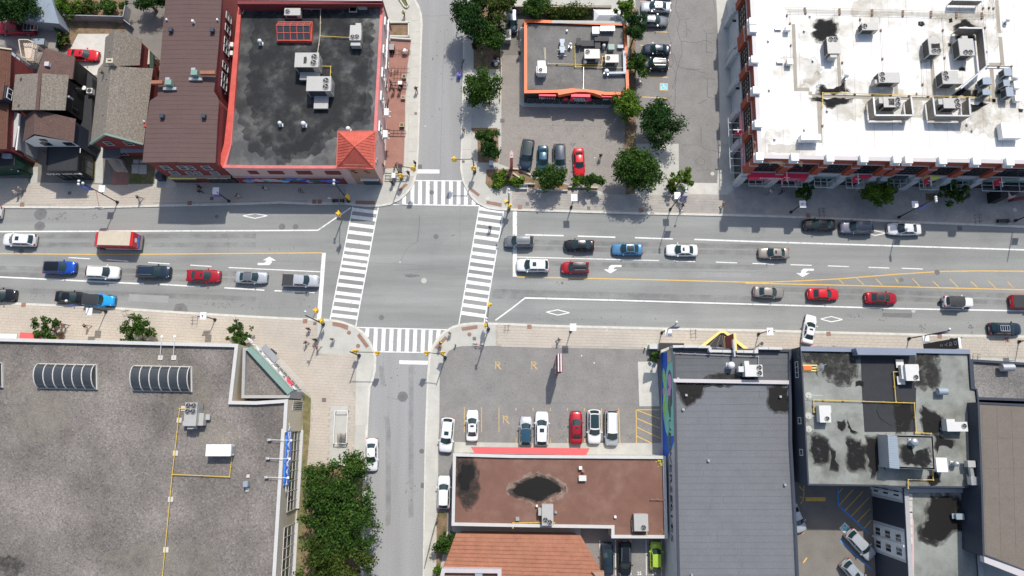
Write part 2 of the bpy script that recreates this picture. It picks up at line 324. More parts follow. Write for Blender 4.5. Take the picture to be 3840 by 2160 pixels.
# ================================================================ GROUND, ROADS, PAVEMENTS
g = MB(); g.sheet([(-400,-400),(400,-400),(400,400),(-400,400)], -.012)
struct(g.build('ground', M['asphalt_lot']))
nkerbW = T(0,1,"-700,640 -200,636 0,636 850,640 1400,628 2200,610 2576,600") + T(1,1,"250,590 560,604 900,600 1100,625 1250,622 1345,605 1440,560 1510,500 1560,440 1592,370 1612,290 1618,250 1630,0") + T(1,0,"1640,1100 1650,700 1662,360 1668,250 1660,150 1635,70 1598,0 1570,-200 1570,-500")
nkerbE = T(1,0,"2105,-500 2100,0 2095,380 2090,800 2075,1449") + T(1,1,"2065,250 2085,370 2135,470 2170,530 2230,590 2330,640 2450,658 2576,662") + T(2,1,"600,680 1300,700 1700,708 2200,718 2576,728") + T(3,1,"500,745 900,762 1500,790 2000,810 2576,835 3300,850")
skerbW = T(0,2,"-700,148 0,150 300,165 1100,200 1600,235 2100,265 2576,292") + T(1,2,"450,315 700,322 800,332 870,345 1000,395 1080,450 1150,560 1185,640 1200,700 1197,830 1175,920 1142,1000 1128,1200 1115,1449") + T(1,3,"1100,300 1090,800 1070,1449 1065,1900")
skerbE = T(1,3,"1685,1900 1690,1449 1700,700 1712,0") + T(1,2,"1722,1200 1732,900 1748,700 1775,600 1830,510 1900,445 1980,395 2080,368 2200,357 2576,366") + T(2,2,"300,380 900,395 1500,410 2000,420 2576,430") + T(3,2,"500,445 1200,462 1700,475 2576,490 3300,505")
def simple_poly(L, z, name, m):
    b = MB(); b.sheet(L, z); return struct(b.build(name, m))
main_poly = nkerbW[:11] + T(1,1,"1345,612 2250,622 2330,640 2450,658") + T(2,1,"0,662 600,680 1300,700 1700,708 2200,718 2576,728") + T(3,1,"500,745 900,762 1500,790 2000,810 2576,835 3300,850") + T(3,2,"3300,505 2576,490 1700,475 1200,462 500,445 0,430") + T(2,2,"2000,420 1500,410 900,395 300,380 0,366") + T(1,2,"2200,357 2080,368 1980,395 1900,420 1000,395 870,345 800,332 700,322 450,315 0,292") + T(0,2,"2100,265 1600,235 1100,200 300,165 -700,148")
road = simple_poly(main_poly, 0.0, 'road', M['asphalt'])
simple_poly(T(1,0,"1500,-500 2150,-500 2150,1449") + T(1,1,"2300,640 1300,625") + T(1,0,"1590,1449"), -.004, 'side_street', M['asphalt_side'])
simple_poly(T(1,2,"1050,380 1920,400 1770,700 1735,1449") + T(1,3,"1690,1900 1050,1900 1100,0") , -.004, 'lower_side_street', M['asphalt_side'])
side_n = bpy.data.objects['side_street']; side_s = bpy.data.objects['lower_side_street']
# raised blocks with kerbs
def block(name, kerb, far, m):
    b = MB(); b.prism(list(kerb) + far, -.01, .12); o = struct(b.build(name, m))
    k = MB(); pts = kerb
    k.ribbon(pts, .34, .135)
    for a, c in zip(pts, pts[1:]): k.bar((a.x,a.y,.06),(c.x,c.y,.06), .34, .148)
    k.build('kerb', M['kerb'], o); return o
blkNW = block('north_west_pavement', nkerbW, T(0,0,"4100,-500 -700,-500 -700,1449"), M['concrete'])
blkNE = block('north_east_pavement', nkerbE, T(3,0,"3300,1449 3300,-500"), M['concrete'])
blkSW = block('south_west_pavement', skerbW, T(0,3,"3640,1900 -700,1900 -700,0"), M['concrete'])
blkSE = block('south_east_pavement', skerbE, T(3,3,"3300,0 3300,1900"), M['concrete'])
def sheet(par, name, m, pts, z=.126, label=None):
    b = MB(); b.sheet(pts, z); return b.build(name, m, par, label=label)
def pavers(par, poly, m, base_m, dirv, w=.92, h=.41, z=.126, holes=(), N=300, label=None):
    """courses of paving stones clipped to a polygon; the nearest N are parts, the rest one part"""
    s0 = MB(); s0.sheet(poly, z); s0.build('paving_bed', base_m, par)
    d = Vector((dirv[0],dirv[1])).normalized(); n = Vector((-d.y,d.x))
    us = [Vector((p[0],p[1])).dot(d) for p in poly]; vs = [Vector((p[0],p[1])).dot(n) for p in poly]
    u0,u1,v0,v1 = min(us),max(us),min(vs),max(vs); L = []; half = []; row = 0; v = v0
    while v < v1:
        u = u0 - (row % 2)*w*.5 - (row % 3)*.11
        while u < u1:
            c = d*(u+w/2)+n*(v+h/2)
            cs = [d*(u+a)+n*(v+b) for a in (.03,w-.03) for b in (.03,h-.03)]
            ok = [inside(q, poly) for q in cs]
            if not any(inside(c, hp) for hp in holes) and abs(c.x) < 95 and -48 < c.y < 78:
                if all(ok): L.append((c.length, c, random.uniform(-.004,.004)))
                else:
                    for sg in (-1,1):
                        hc = c+d*sg*w*.26
                        if all(inside(hc+d*a_+n*b_, poly) for a_ in (-w*.2,w*.2) for b_ in (-h*.3,h*.3)): half.append(hc)
            u += w
        v += h; row += 1
    L.sort(key=lambda q: q[0])
    ang = math.atan2(d.y, d.x); a, b = w/2-.014, h/2-.014; zt = .022
    proto = MB(); proto.add([(-a,-b,0),(a,-b,0),(a,b,0),(-a,b,0),(-a+.006,-b+.006,zt),(a-.006,-b+.006,zt),(a-.006,b-.006,zt),(-a+.006,b-.006,zt)], [(4,5,6,7),(0,1,5,4),(1,2,6,5),(2,3,7,6),(3,0,4,7)])
    po = None
    for (_, c, dz) in L[:N]:
        if po is None: po = proto.build('paver', m, par); q = po
        else: q = po.copy(); C.objects.link(q)
        q.location = (c.x, c.y, z+dz); q.rotation_euler = (0,0,ang)
    if len(L) > N:
        r = MB(); ca, sa = math.cos(ang), math.sin(ang)
        for c in half: r.add([(c.x+x*ca*.48-y*sa, c.y+x*.48*sa+y*ca, z+zz) for x,y,zz in proto.v], proto.f)
        for (_, c, dz) in L[N:]:
            r.add([(c.x+x*ca-y*sa, c.y+x*sa+y*ca, z+zz+dz) for x,y,zz in proto.v], proto.f)
        r.build('paver_field', m, par, kind='stuff')
kdN = (at(0,1,2576,600)-at(0,1,0,636)); kdE = (at(2,1,2200,718)-at(2,1,0,662)); kdS = (at(2,2,2576,430)-at(2,2,0,366)); kdSW = (at(0,2,2576,292)-at(0,2,0,150))
pavers(blkNW, T(0,1,"-600,345 300,350 300,392 1130,415 1530,412 1530,435 1780,435 1780,372 2576,385") + T(1,1,"0,400 900,420 905,588 560,592 250,578 0,588") + T(0,1,"2200,598 1400,614 850,626 0,622 -600,622"), M['paver'], M['joint'], kdN)
pavers(blkNE, T(1,1,"2525,480 2576,470 2576,640 2525,640") + T(2,1,"0,650 600,668 1300,688 1700,696 2200,706 2576,716") + T(3,1,"500,733 900,750 1500,778 2000,798 2576,822 3200,835 3200,380 0,400") + T(2,1,"2300,415 2150,515 860,512 840,485 550,478 0,470"), M['paver_n'], M['joint'], kdE)
pavers(blkSW, T(0,2,"-600,162 0,164 300,178 1100,213 1600,248 2100,278 2576,305") + T(1,2,"450,328 622,332 622,662 1012,668 1005,1449") + T(1,3,"1000,0 980,335 515,335 545,0") + T(1,2,"555,1110 480,1040 20,560") + T(0,2,"2576,600 -600,520"), M['paver'], M['joint'], kdSW, holes=(T(1,2,"750,1180 928,1185 928,1449")+T(1,3,"905,350 740,350 745,0"),))
pavers(blkSE, T(1,2,"2412,372 2576,378") + T(2,2,"300,392 900,407 1500,422 2000,432 2576,442") + T(3,2,"500,457 1200,474 1700,487 2576,502 3200,512 3200,740 0,620") + T(2,2,"1500,622 0,592") + T(1,2,"2412,585"), M['paver'], M['joint'], kdS)
# concrete slabs on the side-street pavements
def slabs(par, L, Rr, name='paving_slab', m=None):
    for i in range(len(L)-1):
        q = inset([L[i], L[i+1], Rr[i+1], Rr[i]], .018); b = MB(); b.prism(q, .118, .142+random.uniform(-.003,.003)); b.build(name, m or M['slab'], par)
def lerp_line(pts, n, off=0):
    seg = [0]
    for a, b in zip(pts, pts[1:]): seg.append(seg[-1]+(b-a).length)
    out = []
    for i in range(n+1):
        s = seg[-1]*i/n
        for j in range(len(seg)-1):
            if s <= seg[j+1]+1e-6:
                t = (s-seg[j])/(seg[j+1]-seg[j]); out.append(pts[j].lerp(pts[j+1], t)); break
    return out
slabs(blkNW, lerp_line(T(1,0,"1560,100 1572,350 1555,690 1545,970 1535,1449")+T(1,1,"1528,330"), 14), lerp_line(T(1,0,"1645,90 1656,350 1648,690 1638,970 1630,1449")+T(1,1,"1605,330"), 14))
slabs(blkNW, lerp_line(T(1,0,"1528,850 1505,1300 1495,1449")+T(1,1,"1490,280"), 7), lerp_line(T(1,0,"1553,850 1530,1300 1528,1449")+T(1,1,"1520,280"), 7))
slabs(blkNE, lerp_line(T(1,0,"2098,380 2092,800 2078,1449")+T(1,1,"2068,205"), 9), lerp_line(T(1,0,"2190,380 2180,800 2165,1449")+T(1,1,"2160,205"), 9))
slabs(blkSE, lerp_line(T(1,2,"1735,870 1730,1200 1722,1449")+T(1,3,"1712,0 1700,700 1692,1449"), 14), lerp_line(T(1,2,"1848,870 1845,1200 1845,1449")+T(1,3,"1835,0 1822,700 1815,1449"), 14))
slabs(blkSE, T(2,1,"1790,395 1930,396 2070,398"), T(2,1,"1775,510 1930,512 2065,514"), 'driveway_slab', M['concrete_l'])
slabs(blkSW, T(1,2,"1012,760 1005,1000 998,1385"), T(1,2,"1180,765 1130,1000 1118,1385"), 'paving_slab', M['slab'])
sheet(blkSW, 'concrete_strip', M['asphalt_patch'] if 'asphalt_patch' in M else M['concrete'], T(1,2,"750,1180 928,1185 928,1449")+T(1,3,"905,350 740,350 745,0"), .128)
for pts in (T(1,2,"772,342 850,352 932,378 925,425 850,395 772,380"), T(1,2,"1045,455 1140,585 1110,605 1018,482"), T(1,2,"2065,398 2228,374 2230,410 2078,432"), T(1,2,"1905,482 1925,510 1815,615 1798,600"), T(1,1,"1500,398 1530,410 1455,480 1430,470"), T(1,1,"2165,440 2255,510 2235,530 2148,462"), T(1,1,"2320,572 2475,600 2470,635 2320,602"), T(1,1,"1005,572 1200,576 1198,612 1003,608")):
    sheet(blkSW, 'tactile_plate', M['rust'], pts, .150)
for c, r, x, y in ((0,1,230,612),(0,1,1912,596),(0,2,243,172),(1,2,497,335),(2,2,175,392),(3,1,400,722),(3,2,605,463),(3,2,1722,488),(3,2,2397,522),(2,1,80,637),(2,1,1298,670),(1,1,590,582),(1,1,643,582)):
    p = at(c,r,x,y); b = MB(); b.box(p.x-.33,p.y-.33,.13,p.x+.33,p.y+.33,.154); b.build('access_plate', M['rust'], blkSW)
for c, r, x, y, s in ((0,1,706,497,.26),(0,1,2135,552,.26),(2,1,153,607,.26),(2,1,770,648,.25),(1,2,595,360,.24),(1,2,2198,510,.25),(1,0,1608,1145,.2),(1,1,2086,180,.22),(1,2,687,1127,.3)):
    p = at(c,r,x,y); b = MB(); b.box(p.x-s,p.y-s,.12,p.x+s,p.y+s,.152); b.build('utility_cover', M['iron'], blkSW)
for c, r, x, y in ((1,2,938,450),(1,2,1030,583),(1,2,2148,468),(1,1,1387,466),(1,1,2335,555),(3,1,2477,665),(2,1,2015,302)):
    p = at(c,r,x,y); b = MB(); b.lathe((p.x,p.y,.12),[(.0,.033),(.3,.033),(.31,0)],14); b.build('manhole_cover', M['rust'] if r == 2 else M['concrete_l'], blkSE)
# ---------------------------------------------------------------- road markings
Z = .004
def mark(name, m, pts, z=Z, par=None): b = MB(); b.sheet(pts, z); return b.build(name, m, par or road)
def line(name, m, pts, px, z=Z, par=None): b = MB(); b.ribbon(pts, px*.0155, z); return b.build(name, m, par or road)
WP, YP = M['white_paint'], M['yellow_paint']
def xwalk(top, lefts, L0, L1, R0, R1, dr, th):
    l = T(1,1,L0)+T(1,1,L1); r = T(1,1,R0)+T(1,1,R1)
    def px(s0, s1, y):
        x0, y0 = map(float, s0.split(',')); x1, y1 = map(float, s1.split(',')); return x0+(x1-x0)*(y-y0)/(y1-y0)
    for y in lefts:
        a = (px(L0,L1,y)+4, y); b = (px(R0,R1,y+dr)-3, y+dr); c = (px(R0,R1,y+dr+th)-3, y+dr+th); d = (px(L0,L1,y+th)+4, y+th)
        mark('crosswalk_stripe', WP, [at(1,1,*q) for q in (a,b,c,d)])
    line('crosswalk_edge', WP, l, 10, Z+.002); line('crosswalk_edge', WP, r, 10, Z+.002)
xwalk(0, [640,713,790,866,955,1040,1108,1175,1242,1318,1395,1479,1549,1629,1701], "975,630", "745,1770", "1232,632", "1003,1840", 30, 36)
xwalk(0, [630,697,770,843,915,1000,1078,1150,1225,1298,1370,1449,1524,1601,1681], "2250,620", "2040,1824", "2495,660", "2295,1804", 33, 36)
for x, y0, y1 in ((1490,505,604),(1573,395,605),(1650,370,606),(1727,370,607),(1805,370,608),(1883,370,609),(1960,370,609),(2038,370,610),(2112,385,611),(2190,530,612)):
    mark('crosswalk_stripe', WP, T(1,1,f"{x-16},{y0} {x+21},{y0} {x+19},{y1} {x-20},{y1}"), Z, side_n)
line('crosswalk_edge', WP, T(1,1,"1590,368 2090,372"), 10, Z+.002, side_n); line('crosswalk_edge', WP, T(1,1,"1345,606 2250,621"), 11, Z+.006, side_n)
for x, y0, y1 in ((1122,403,492),(1205,405,640),(1285,408,641),(1364,409,642),(1443,410,643),(1523,411,643),(1603,413,644),(1683,415,645),(1758,417,640),(1838,418,510)):
    mark('crosswalk_stripe', WP, T(1,2,f"{x-18},{y0} {x+21},{y0} {x+12},{y1} {x-28},{y1}"), Z, side_s)
line('crosswalk_edge', WP, T(1,2,"1000,396 1960,421"), 10, Z+.006, side_s); line('crosswalk_edge', WP, T(1,2,"1182,640 1755,650"), 10, Z+.002, side_s)
mark('stop_line', WP, T(1,1,"1615,255 1847,257 1846,297 1612,296"), Z, side_n); mark('stop_line', WP, T(1,2,"1443,727 1730,733 1728,772 1441,765"), Z, side_s)
mark('stop_line', WP, T(1,1,"665,1095 703,1095 655,1759 612,1759")); mark('stop_line', WP, T(2,1,"8,664 50,665 48,1335 8,1335"))
line('lane_line', WP, T(0,1,"-600,882 0,881 2576,872"), 13); line('lane_line', WP, T(1,1,"-5,872 622,868 955,640"), 13, Z+.002)
line('centre_line', YP, T(0,1,"-600,1098 0,1103 1100,1112 2576,1100")+T(1,1,"668,1095"), 9)
for a in ("690,1143 907,1155","1073,1164 1292,1180","1490,1192 1707,1206","1915,1219 2130,1232","2300,1243 3226,1286"): line('lane_dash' if a[0] != '2' else 'lane_line', WP, T(0,1,a), 9)
line('lane_line', WP, T(0,1,"-600,1305 0,1338 1450,1407"), 13)
for a in ("1613,1412 2015,1435","2258,1447 2661,1471","2761,1476 3166,1494"): line('lane_dash', WP, T(0,1,a), 12)
for a in ("133,913 520,922","660,927 1040,938","1237,943 1620,955"): line('lane_dash', WP, T(2,1,a), 13)
line('lane_line', WP, T(2,1,"1835,960 2576,986")+T(3,1,"2576,1065 3200,1085"), 14)
line('lane_line', WP, T(2,1,"50,1137 1480,1173"), 9)
for a in ("1628,1177 1842,1183","2050,1188 2265,1196","2420,1201 2638,1209","2801,1214 3016,1221","3179,1226 3391,1234","3588,1241 3798,1248","3922,1250 4133,1258"): line('lane_dash', WP, T(2,1,a), 9)
line('centre_line', YP, T(2,1,"50,1337 1400,1365 2350,1390 2576,1390")+T(3,1,"300,1378 700,1358 1300,1310 1750,1282 2100,1277 2576,1280 3200,1290"), 9)
line('centre_line', YP, T(2,1,"2350,1400 2576,1404")+T(3,1,"700,1420 1500,1440 2576,1467 3200,1480"), 9)
for a in ("710,1360 760,1405","890,1350 965,1415","1085,1355 1150,1420","1280,1350 1310,1395","1450,1350 1525,1430","1660,1380 1720,1436","1830,1358 1910,1440","2040,1383 2110,1445","2215,1375 2290,1449","2410,1385 2470,1449"): line('median_hatch', M['yellow_faint'], T(3,1,a), 9)
mark('turn_arrow', WP, T(1,1,"17,1197 75,1197 95,1190 102,1173 65,1172 135,1133 202,1173 162,1175 158,1195 148,1208 130,1218 17,1218"))
for ox, oy, c in ((0,0,2),(-640,37,3)):
    mark('turn_arrow', WP, [at(c,1,x+ox,y+oy) for x,y in ((1102,1218),(998,1217),(975,1235),(970,1262),(922,1260),(988,1302),(1060,1262),(1022,1262),(1028,1246),(1045,1238),(1102,1238))])
for c, r, pts in ((2,2,"345,242 460,219 578,249 460,273"),(3,2,"528,312 637,287 750,317 638,341"),(3,1,"1015,899 1075,871 1190,897 1075,921"),(0,1,"2445,722 2566,700 2690,722 2566,748")):
    P = T(c,r,pts); b = MB()
    for i in range(4): b.ribbon([P[i], P[(i+1)%4]], .14, Z+.001*i)
    b.build('diamond_symbol', WP, road)
line('lane_line', WP, T(2,2,"-166,325 0,203 132,100 1000,122 2576,168")+T(3,2,"1300,207 2576,230 3200,240"), 13)
def wear(par, L, w=2.2, z=.0012):
    b = MB(); b.ribbon(L, w, z); b.build('wheel_track', M['oil'], par)
for k, (c, s, e) in enumerate(((0,"-300,925 2576,925","700,925"),(0,"-300,1015 2576,1015","700,1015"),(0,"-300,1240 2576,1310","650,1345"),(0,"-300,1300 2576,1380","640,1430"),(2,"60,985 2576,1035","0,985"),(2,"60,1045 2576,1100","0,1045"),(2,"60,1195 2576,1245","0,1195"),(0,"-300,1455 2576,1560","600,1600"))): wear(road, T(c,1,s), .75, .0012+k*.00005)
for k, s in enumerate(("-200,1480 2576,1560","-200,1530 2576,1610","2576,1520 5200,1600","2576,1460 5200,1530")): wear(road, T(2,1,s), .7, .0022+k*.00005)
for k, s in enumerate(("1260,780 1330,1449","1560,780 1560,1449")): wear(side_s, T(1,2,s)+T(1,3,s.split()[1].split(',')[0]+",1449"), .7, .0004+k*.00005)
mark('asphalt_patch', M['asphalt_dark'], T(1,1,"1500,1310 1640,1315 1650,1330 1560,1345 1500,1335"), .0030); mark('asphalt_patch', M['asphalt_side'], T(2,1,"1900,1290 2400,1300 2398,1345 1895,1335"), .0031); mark('asphalt_patch', M['asphalt_side'], T(0,2,"1300,60 1700,80 1690,150 1290,130"), .0031); mark('asphalt_patch', M['asphalt_dark'], T(3,2,"1150,250 1450,255 1445,300 1150,290"), .0031)
# ---------------------------------------------------------------- covers, patches and cracks in the asphalt
def cover(c, r, x, y, rad=.38, par=None, patch=0, m='iron'):
    p = at(c,r,x,y); par = par or road
    if patch: b = MB(); b.disc(p, patch, .0025, 18, .08); b.build('asphalt_patch', M['asphalt_dark'], par)
    b = MB(); b.lathe((p.x,p.y,.0),[(0,.006),(rad*.75,.006),(rad*.8,.012),(rad,.012),(rad,0)],18); b.build('manhole_cover', M[m], par)
cover(0,1,408,705,.3,patch=.95); cover(0,1,400,828,.3,patch=.8); cover(0,1,215,1078,.4); cover(1,1,262,832,.4,patch=.5,m='asphalt_dark'); cover(1,1,398,833,.42,m='asphalt_dark'); cover(1,1,1812,932,.4,m='asphalt_dark'); cover(1,1,1690,1375,.42,m='concrete'); cover(1,1,1768,488,.36,side_n); cover(1,2,1262,298,.4,m='asphalt_dark')
cover(1,2,1475,1093,.3,side_s,patch=.75); cover(1,3,1667,193,.34,side_s); cover(1,2,512,62,.38,m='asphalt_dark'); cover(3,1,1702,1292,.4); cover(3,1,1343,1367,.32,m='asphalt_dark'); cover(0,2,1812,208,.3); cover(2,1,1893,178,.35,blkNE); cover(3,2,1464,230,.3,m='concrete'); cover(0,1,2181,730,.28,m='asphalt_dark'); cover(0,1,445,1285,.3,m='asphalt_dark')
for c,r,x,y in ((1,1,1648,228),(1,3,1683,538),(1,3,1107,528),(3,1,1930,848),(1,0,2480,1218)):
    p = at(c,r,x,y); b = MB(); zz = .0 if (c,r) != (1,0) else .125
    b.box(p.x-.35,p.y-.35,zz,p.x+.35,p.y+.35,zz+.008)
    for k in range(5): b.box(p.x-.26,p.y-.26+k*.12,zz+.008,p.x+.26,p.y-.21+k*.12,zz+.02)
    b.build('drain_grate', M['iron'], road)
def crack(par, c, r, s, z=.003, w=.055, m='tar'):
    P = T(c,r,s); Q = [P[0]]
    for a, b in zip(P, P[1:]):
        n = max(1, int((b-a).length/.5)); d = (b-a).normalized(); nn = Vector((-d.y,d.x,0))
        for i in range(1, n+1):
            q = a.lerp(b, i/n)
            if i < n: q = q+nn*random.uniform(-.07,.07)
            Q.append(q)
    b = MB(); b.ribbon(Q, w, z); b.build('sealed_crack', M[m], par)
crack(road,1,1,"1647,720 1640,830 1632,920",w=.06); crack(road,1,1,"1632,915 1622,985",w=.14,m='asphalt_dark'); crack(road,1,1,"1618,990 1530,1040 1450,1180",w=.03); crack(road,1,1,"1380,1268 1700,1262 2130,1235 2576,1232",w=.035,m='asphalt_dark'); crack(road,1,1,"1195,1200 1590,1215",w=.03,m='asphalt_dark')
crack(road,1,1,"0,1170 300,1180 850,1192 1190,1195",w=.03,m='asphalt_dark'); crack(road,2,1,"780,1255 1500,1278 2576,1290",w=.03,m='asphalt_dark'); crack(road,1,1,"2140,900 2480,905",w=.03,m='asphalt_dark'); crack(road,0,1,"450,980 448,1180",w=.03,m='asphalt_dark'); crack(road,0,1,"2300,900 2302,1090",w=.03,m='asphalt_dark'); crack(road,1,1,"2055,640 2050,1040",w=.03,m='asphalt_dark')
crack(side_s,1,2,"1335,1105 1420,1120 1520,1150",w=.03,m='asphalt_dark'); crack(side_s,1,2,"1185,705 1188,640",w=.03,m='asphalt_dark'); crack(side_n,1,1,"1855,0 1853,370",w=.03,m='asphalt_dark'); crack(side_n,1,0,"1858,1449 1880,700 1900,300",w=.03,m='asphalt_dark'); crack(side_n,1,0,"1665,160 1800,160 2000,150",w=.03,m='asphalt_dark')
mark('asphalt_patch', M['asphalt_side'], T(1,2,"1130,995 1340,1000 1328,1290 1118,1282"), .001, side_s); mark('asphalt_patch', M['asphalt_dark'], T(0,2,"1770,160 1840,152 1880,185 1893,243 1742,232"), .0018)
mark('asphalt_patch', M['asphalt_side'], T(1,3,"1240,970 1500,880 1690,825 1690,1900 1080,1900 1120,1300"), .001, side_s)
def splats(par, lst, z=.002, m='asphalt_dark'):
    for c,r,x,y,sx,sy,k in lst:
        b = MB(); p = at(c,r,x,y)
        for _ in range(k):
            q = Vector((p.x+random.gauss(0,sx), p.y+random.gauss(0,sy), 0)); b.disc(q, random.uniform(.04,.13), z, 7, .4); z += .00001
        b.build('oil_spot', M[m], par, kind='stuff')
splats(road, [(0,1,600,715,.5,.45,22),(0,1,500,755,1.5,.1,10),(0,1,930,725,.5,.2,8),(0,2,350,80,1.2,.5,20),(0,2,2200,170,2.2,.25,34),(1,1,1580,1325,.6,.1,14),(2,1,490,1405,.5,.1,10),(3,2,850,285,1.2,.2,12),(3,2,1170,320,.8,.2,12),(3,2,1545,390,.3,.4,16),(3,2,2035,400,.2,.5,16),(1,2,50,180,3,.4,20),(2,2,1000,300,5,.6,20),(1,1,1980,920,.4,.1,8),(1,1,290,1050,.9,.1,8)])
splats(side_n, [(1,0,1850,800,1,7,20)]); splats(side_s, [(1,3,1560,570,.6,.6,12),(1,2,1380,900,1.5,3,14)])
# ---------------------------------------------------------------- lots and yards
lotSE = sheet(blkSE, 'parking_lot', M['asphalt_lot'], T(1,2,"1850,880 1870,800 1910,690 1935,640 2000,598 2080,585 2412,583")+T(2,2,"0,592 1500,622 1500,1449")+T(2,3,"1500,110 30,110")+T(1,3,"2005,100 2005,220 1985,250 1975,1000 1835,1000 1835,0")+T(1,2,"1845,1449"), .128)
sheet(blkSE, 'lot_apron', M['concrete'], T(1,3,"2005,100 2576,108")+T(2,3,"1418,118 1425,245 0,240")+T(1,3,"1990,220 2000,100"), .150)
b = MB(); b.prism(T(2,2,"1264,742 1455,742 1482,1190 1280,1190"), .12, .16); b.build('concrete_pad', M['concrete_l'], blkSE)
def lotline(c, r, s, m='yellow_paint', px=7, z=.134, par=None): line('bay_line', M[m], T(c,r,s), px, z, par or blkSE)
for x in (40,212,385,558,728): lotline(2,2,f"{x},1208 {x},1235", 'yellow_faint', 8); lotline(2,3,f"{x+2},60 {x+2},108", 'yellow_faint', 6)
for x in (2098,2270,2445): lotline(1,2,f"{x},1200 {x},1449", 'yellow_faint', 6)
lotline(2,2,"900,1212 900,1449"); lotline(2,2,"1073,1216 1080,1449"); lotline(2,3,"1080,0 1085,112")
lotline(2,2,"1243,1225 1480,1225"); lotline(2,2,"1247,1225 1252,1567"); lotline(2,2,"1252,1228 1485,1315"); lotline(2,2,"1250,1310 1490,1412"); lotline(2,2,"1250,1398 1490,1512"); lotline(2,2,"1255,1490 1420,1568")
def rmark(c, r, x, y, s=1.0):
    p = at(c,r,x,y); b = MB(); q = [(-.35,-.55),(-.35,.5),(.1,.5),(.32,.28),(.1,.05),(-.35,.05)]
    b.ribbon([Vector((p.x+u*s,p.y+v*s)) for u,v in q], .11*s, .133); b.ribbon([Vector((p.x+u*s,p.y+v*s)) for u,v in ((-.1,.05),(.35,-.5))], .11*s, .1335); b.ribbon([Vector((p.x+u*s,p.y+v*s)) for u,v in ((-.45,.6),(.5,-.62))], .09*s, .134)
    b.build('no_parking_symbol', M['yellow_faint'], blkSE)
rmark(1,2,2435,780); rmark(2,2,222,780); rmark(1,2,2515,1325)
splats(blkSE, [(2,2,100,1000,5,3,16),(2,2,900,900,6,4,20),(1,2,2300,950,3,3,14),(2,2,490,1400,.3,.3,14),(2,3,1180,40,.3,.2,10),(2,3,490,40,.3,.3,10),(1,2,2410,1290,.2,.3,10)], .131)
crack(blkSE,2,2,"0,1150 700,1160 1250,1165",.132,.04,'asphalt_dark'); crack(blkSE,2,2,"560,960 900,890 1130,900",.132,.04,'asphalt_dark')
# pizza shop lot and right-hand lot
sheet(blkNE, 'shop_lot', M['asphalt_lot2'], T(1,0,"2470,180 2470,1449")+T(1,1,"2445,200")+T(2,1,"0,250 90,262 190,320 640,420 870,470 1000,520 1140,515 1130,0")+T(2,0,"1140,1000 1000,900 1000,60 0,60"), .127)
sheet(blkNE, 'parking_lot', M['asphalt_lot'], T(2,0,"1240,-300 2030,-300 2060,100 2075,600 2085,1000 2092,1449")+T(2,1,"2060,395 1680,390 1675,0")+T(2,0,"1245,1449"), .127)
sheet(blkNE, 'concrete_apron', M['slab'], T(2,0,"2035,-300 2300,-300 2170,190 2210,1449 2095,1449 2085,900 2068,250"), .128)
sheet(blkNE, 'yard_shade_sheet', M['asphalt_alley'], T(2,0,"-120,60 1000,60 1000,200 125,200 125,560 -120,560"), .131)  # dark sheet painting in the shadow beside and behind the shop
for s in ("1290,18 1560,32","1350,318 1562,328","1285,458 1330,462","1305,610 1330,612","1310,766 1568,784","1290,978 1570,992"): lotline(2,0,s,px=9,par=blkNE)
def access(c, r, pts, ang, m1='cyan_paint', border='yellow_paint', s=1.0, par=None):
    P = T(c,r,pts); par = par or blkNE
    b = MB(); b.sheet(P, .131); b.build('access_bay_border', M[border], par); b = MB(); b.sheet(inset(P, .12*s), .134); b.build('access_bay_panel', M[m1], par)
    ctr = sum(P, Vector((0,0,0)))/4; ca, sa = math.cos(ang), math.sin(ang)
    def q(L): return [Vector((ctr.x+s*(u*ca-v*sa), ctr.y+s*(u*sa+v*ca))) for u,v in L]
    b = MB(); b.disc(q([(-.08,.42)])[0], .09*s, .137, 10); b.ribbon(q([(-.08,.34),(-.05,.0),(.22,-.02),(.36,-.36),(.46,-.3)]), .08*s, .1372); b.ribbon(q([(-.06,.17),(.18,.17)]), .07*s, .1374)
    b.ribbon(q([(-.1+.3*math.cos(t), -.18+.27*math.sin(t)) for t in [1.9+.42*k for k in range(11)]]), .07*s, .1376); b.build('wheelchair_symbol', M['white_paint'], par)
access(2,0,"1485,838 1568,842 1566,916 1484,912",0); access(2,0,"1496,1060 1580,1062 1578,1138 1496,1136",0)
NE = blkNE
for s in ("1600,0 1602,120 1565,260 1560,330 1600,420 1590,520 1625,640 1575,690","1575,0 1570,0 1640,0","1655,0 1645,110 1685,205 1660,300 1700,420 1712,540 1660,700 1640,860 1640,1180","1685,205 1790,192","1745,205 1758,290 1748,380","1758,290 1800,325","1705,422 1860,432 1945,410 2005,435","1930,310 1955,345 2030,335","1955,345 1955,530 2035,540","1580,650 1635,710 1640,800 1610,900","1965,800 1965,980 2070,1005","1905,755 1965,798 2045,800","1970,1005 1870,1048","1605,965 1565,1005 1580,1070 1640,1080 1580,1140","1595,440 1600,520 1640,600 1655,660 1700,690 1900,705","1900,1280 1900,1449","2022,0 2042,100","1740,700 1860,715 1950,750"):
    crack(NE,2,0,s,.130,.07)
crack(NE,2,1,"1700,10 1900,15 1960,60 2060,80",.130,.05); crack(NE,2,1,"1845,170 1890,130 1940,170 1930,210 1890,222 1850,190 1845,170",.130,.05); crack(NE,2,1,"1840,260 1880,278 1980,255",.130,.05)
crack(NE,2,0,"0,1260 700,1275 900,1280",.130,.035,'asphalt_dark'); crack(NE,2,0,"585,1190 580,1270",.130,.03,'asphalt_dark'); crack(NE,2,1,"720,210 1040,230",.130,.035,'asphalt_dark'); crack(NE,2,0,"0,1400 300,1390 520,1420",.130,.03,'asphalt_dark')
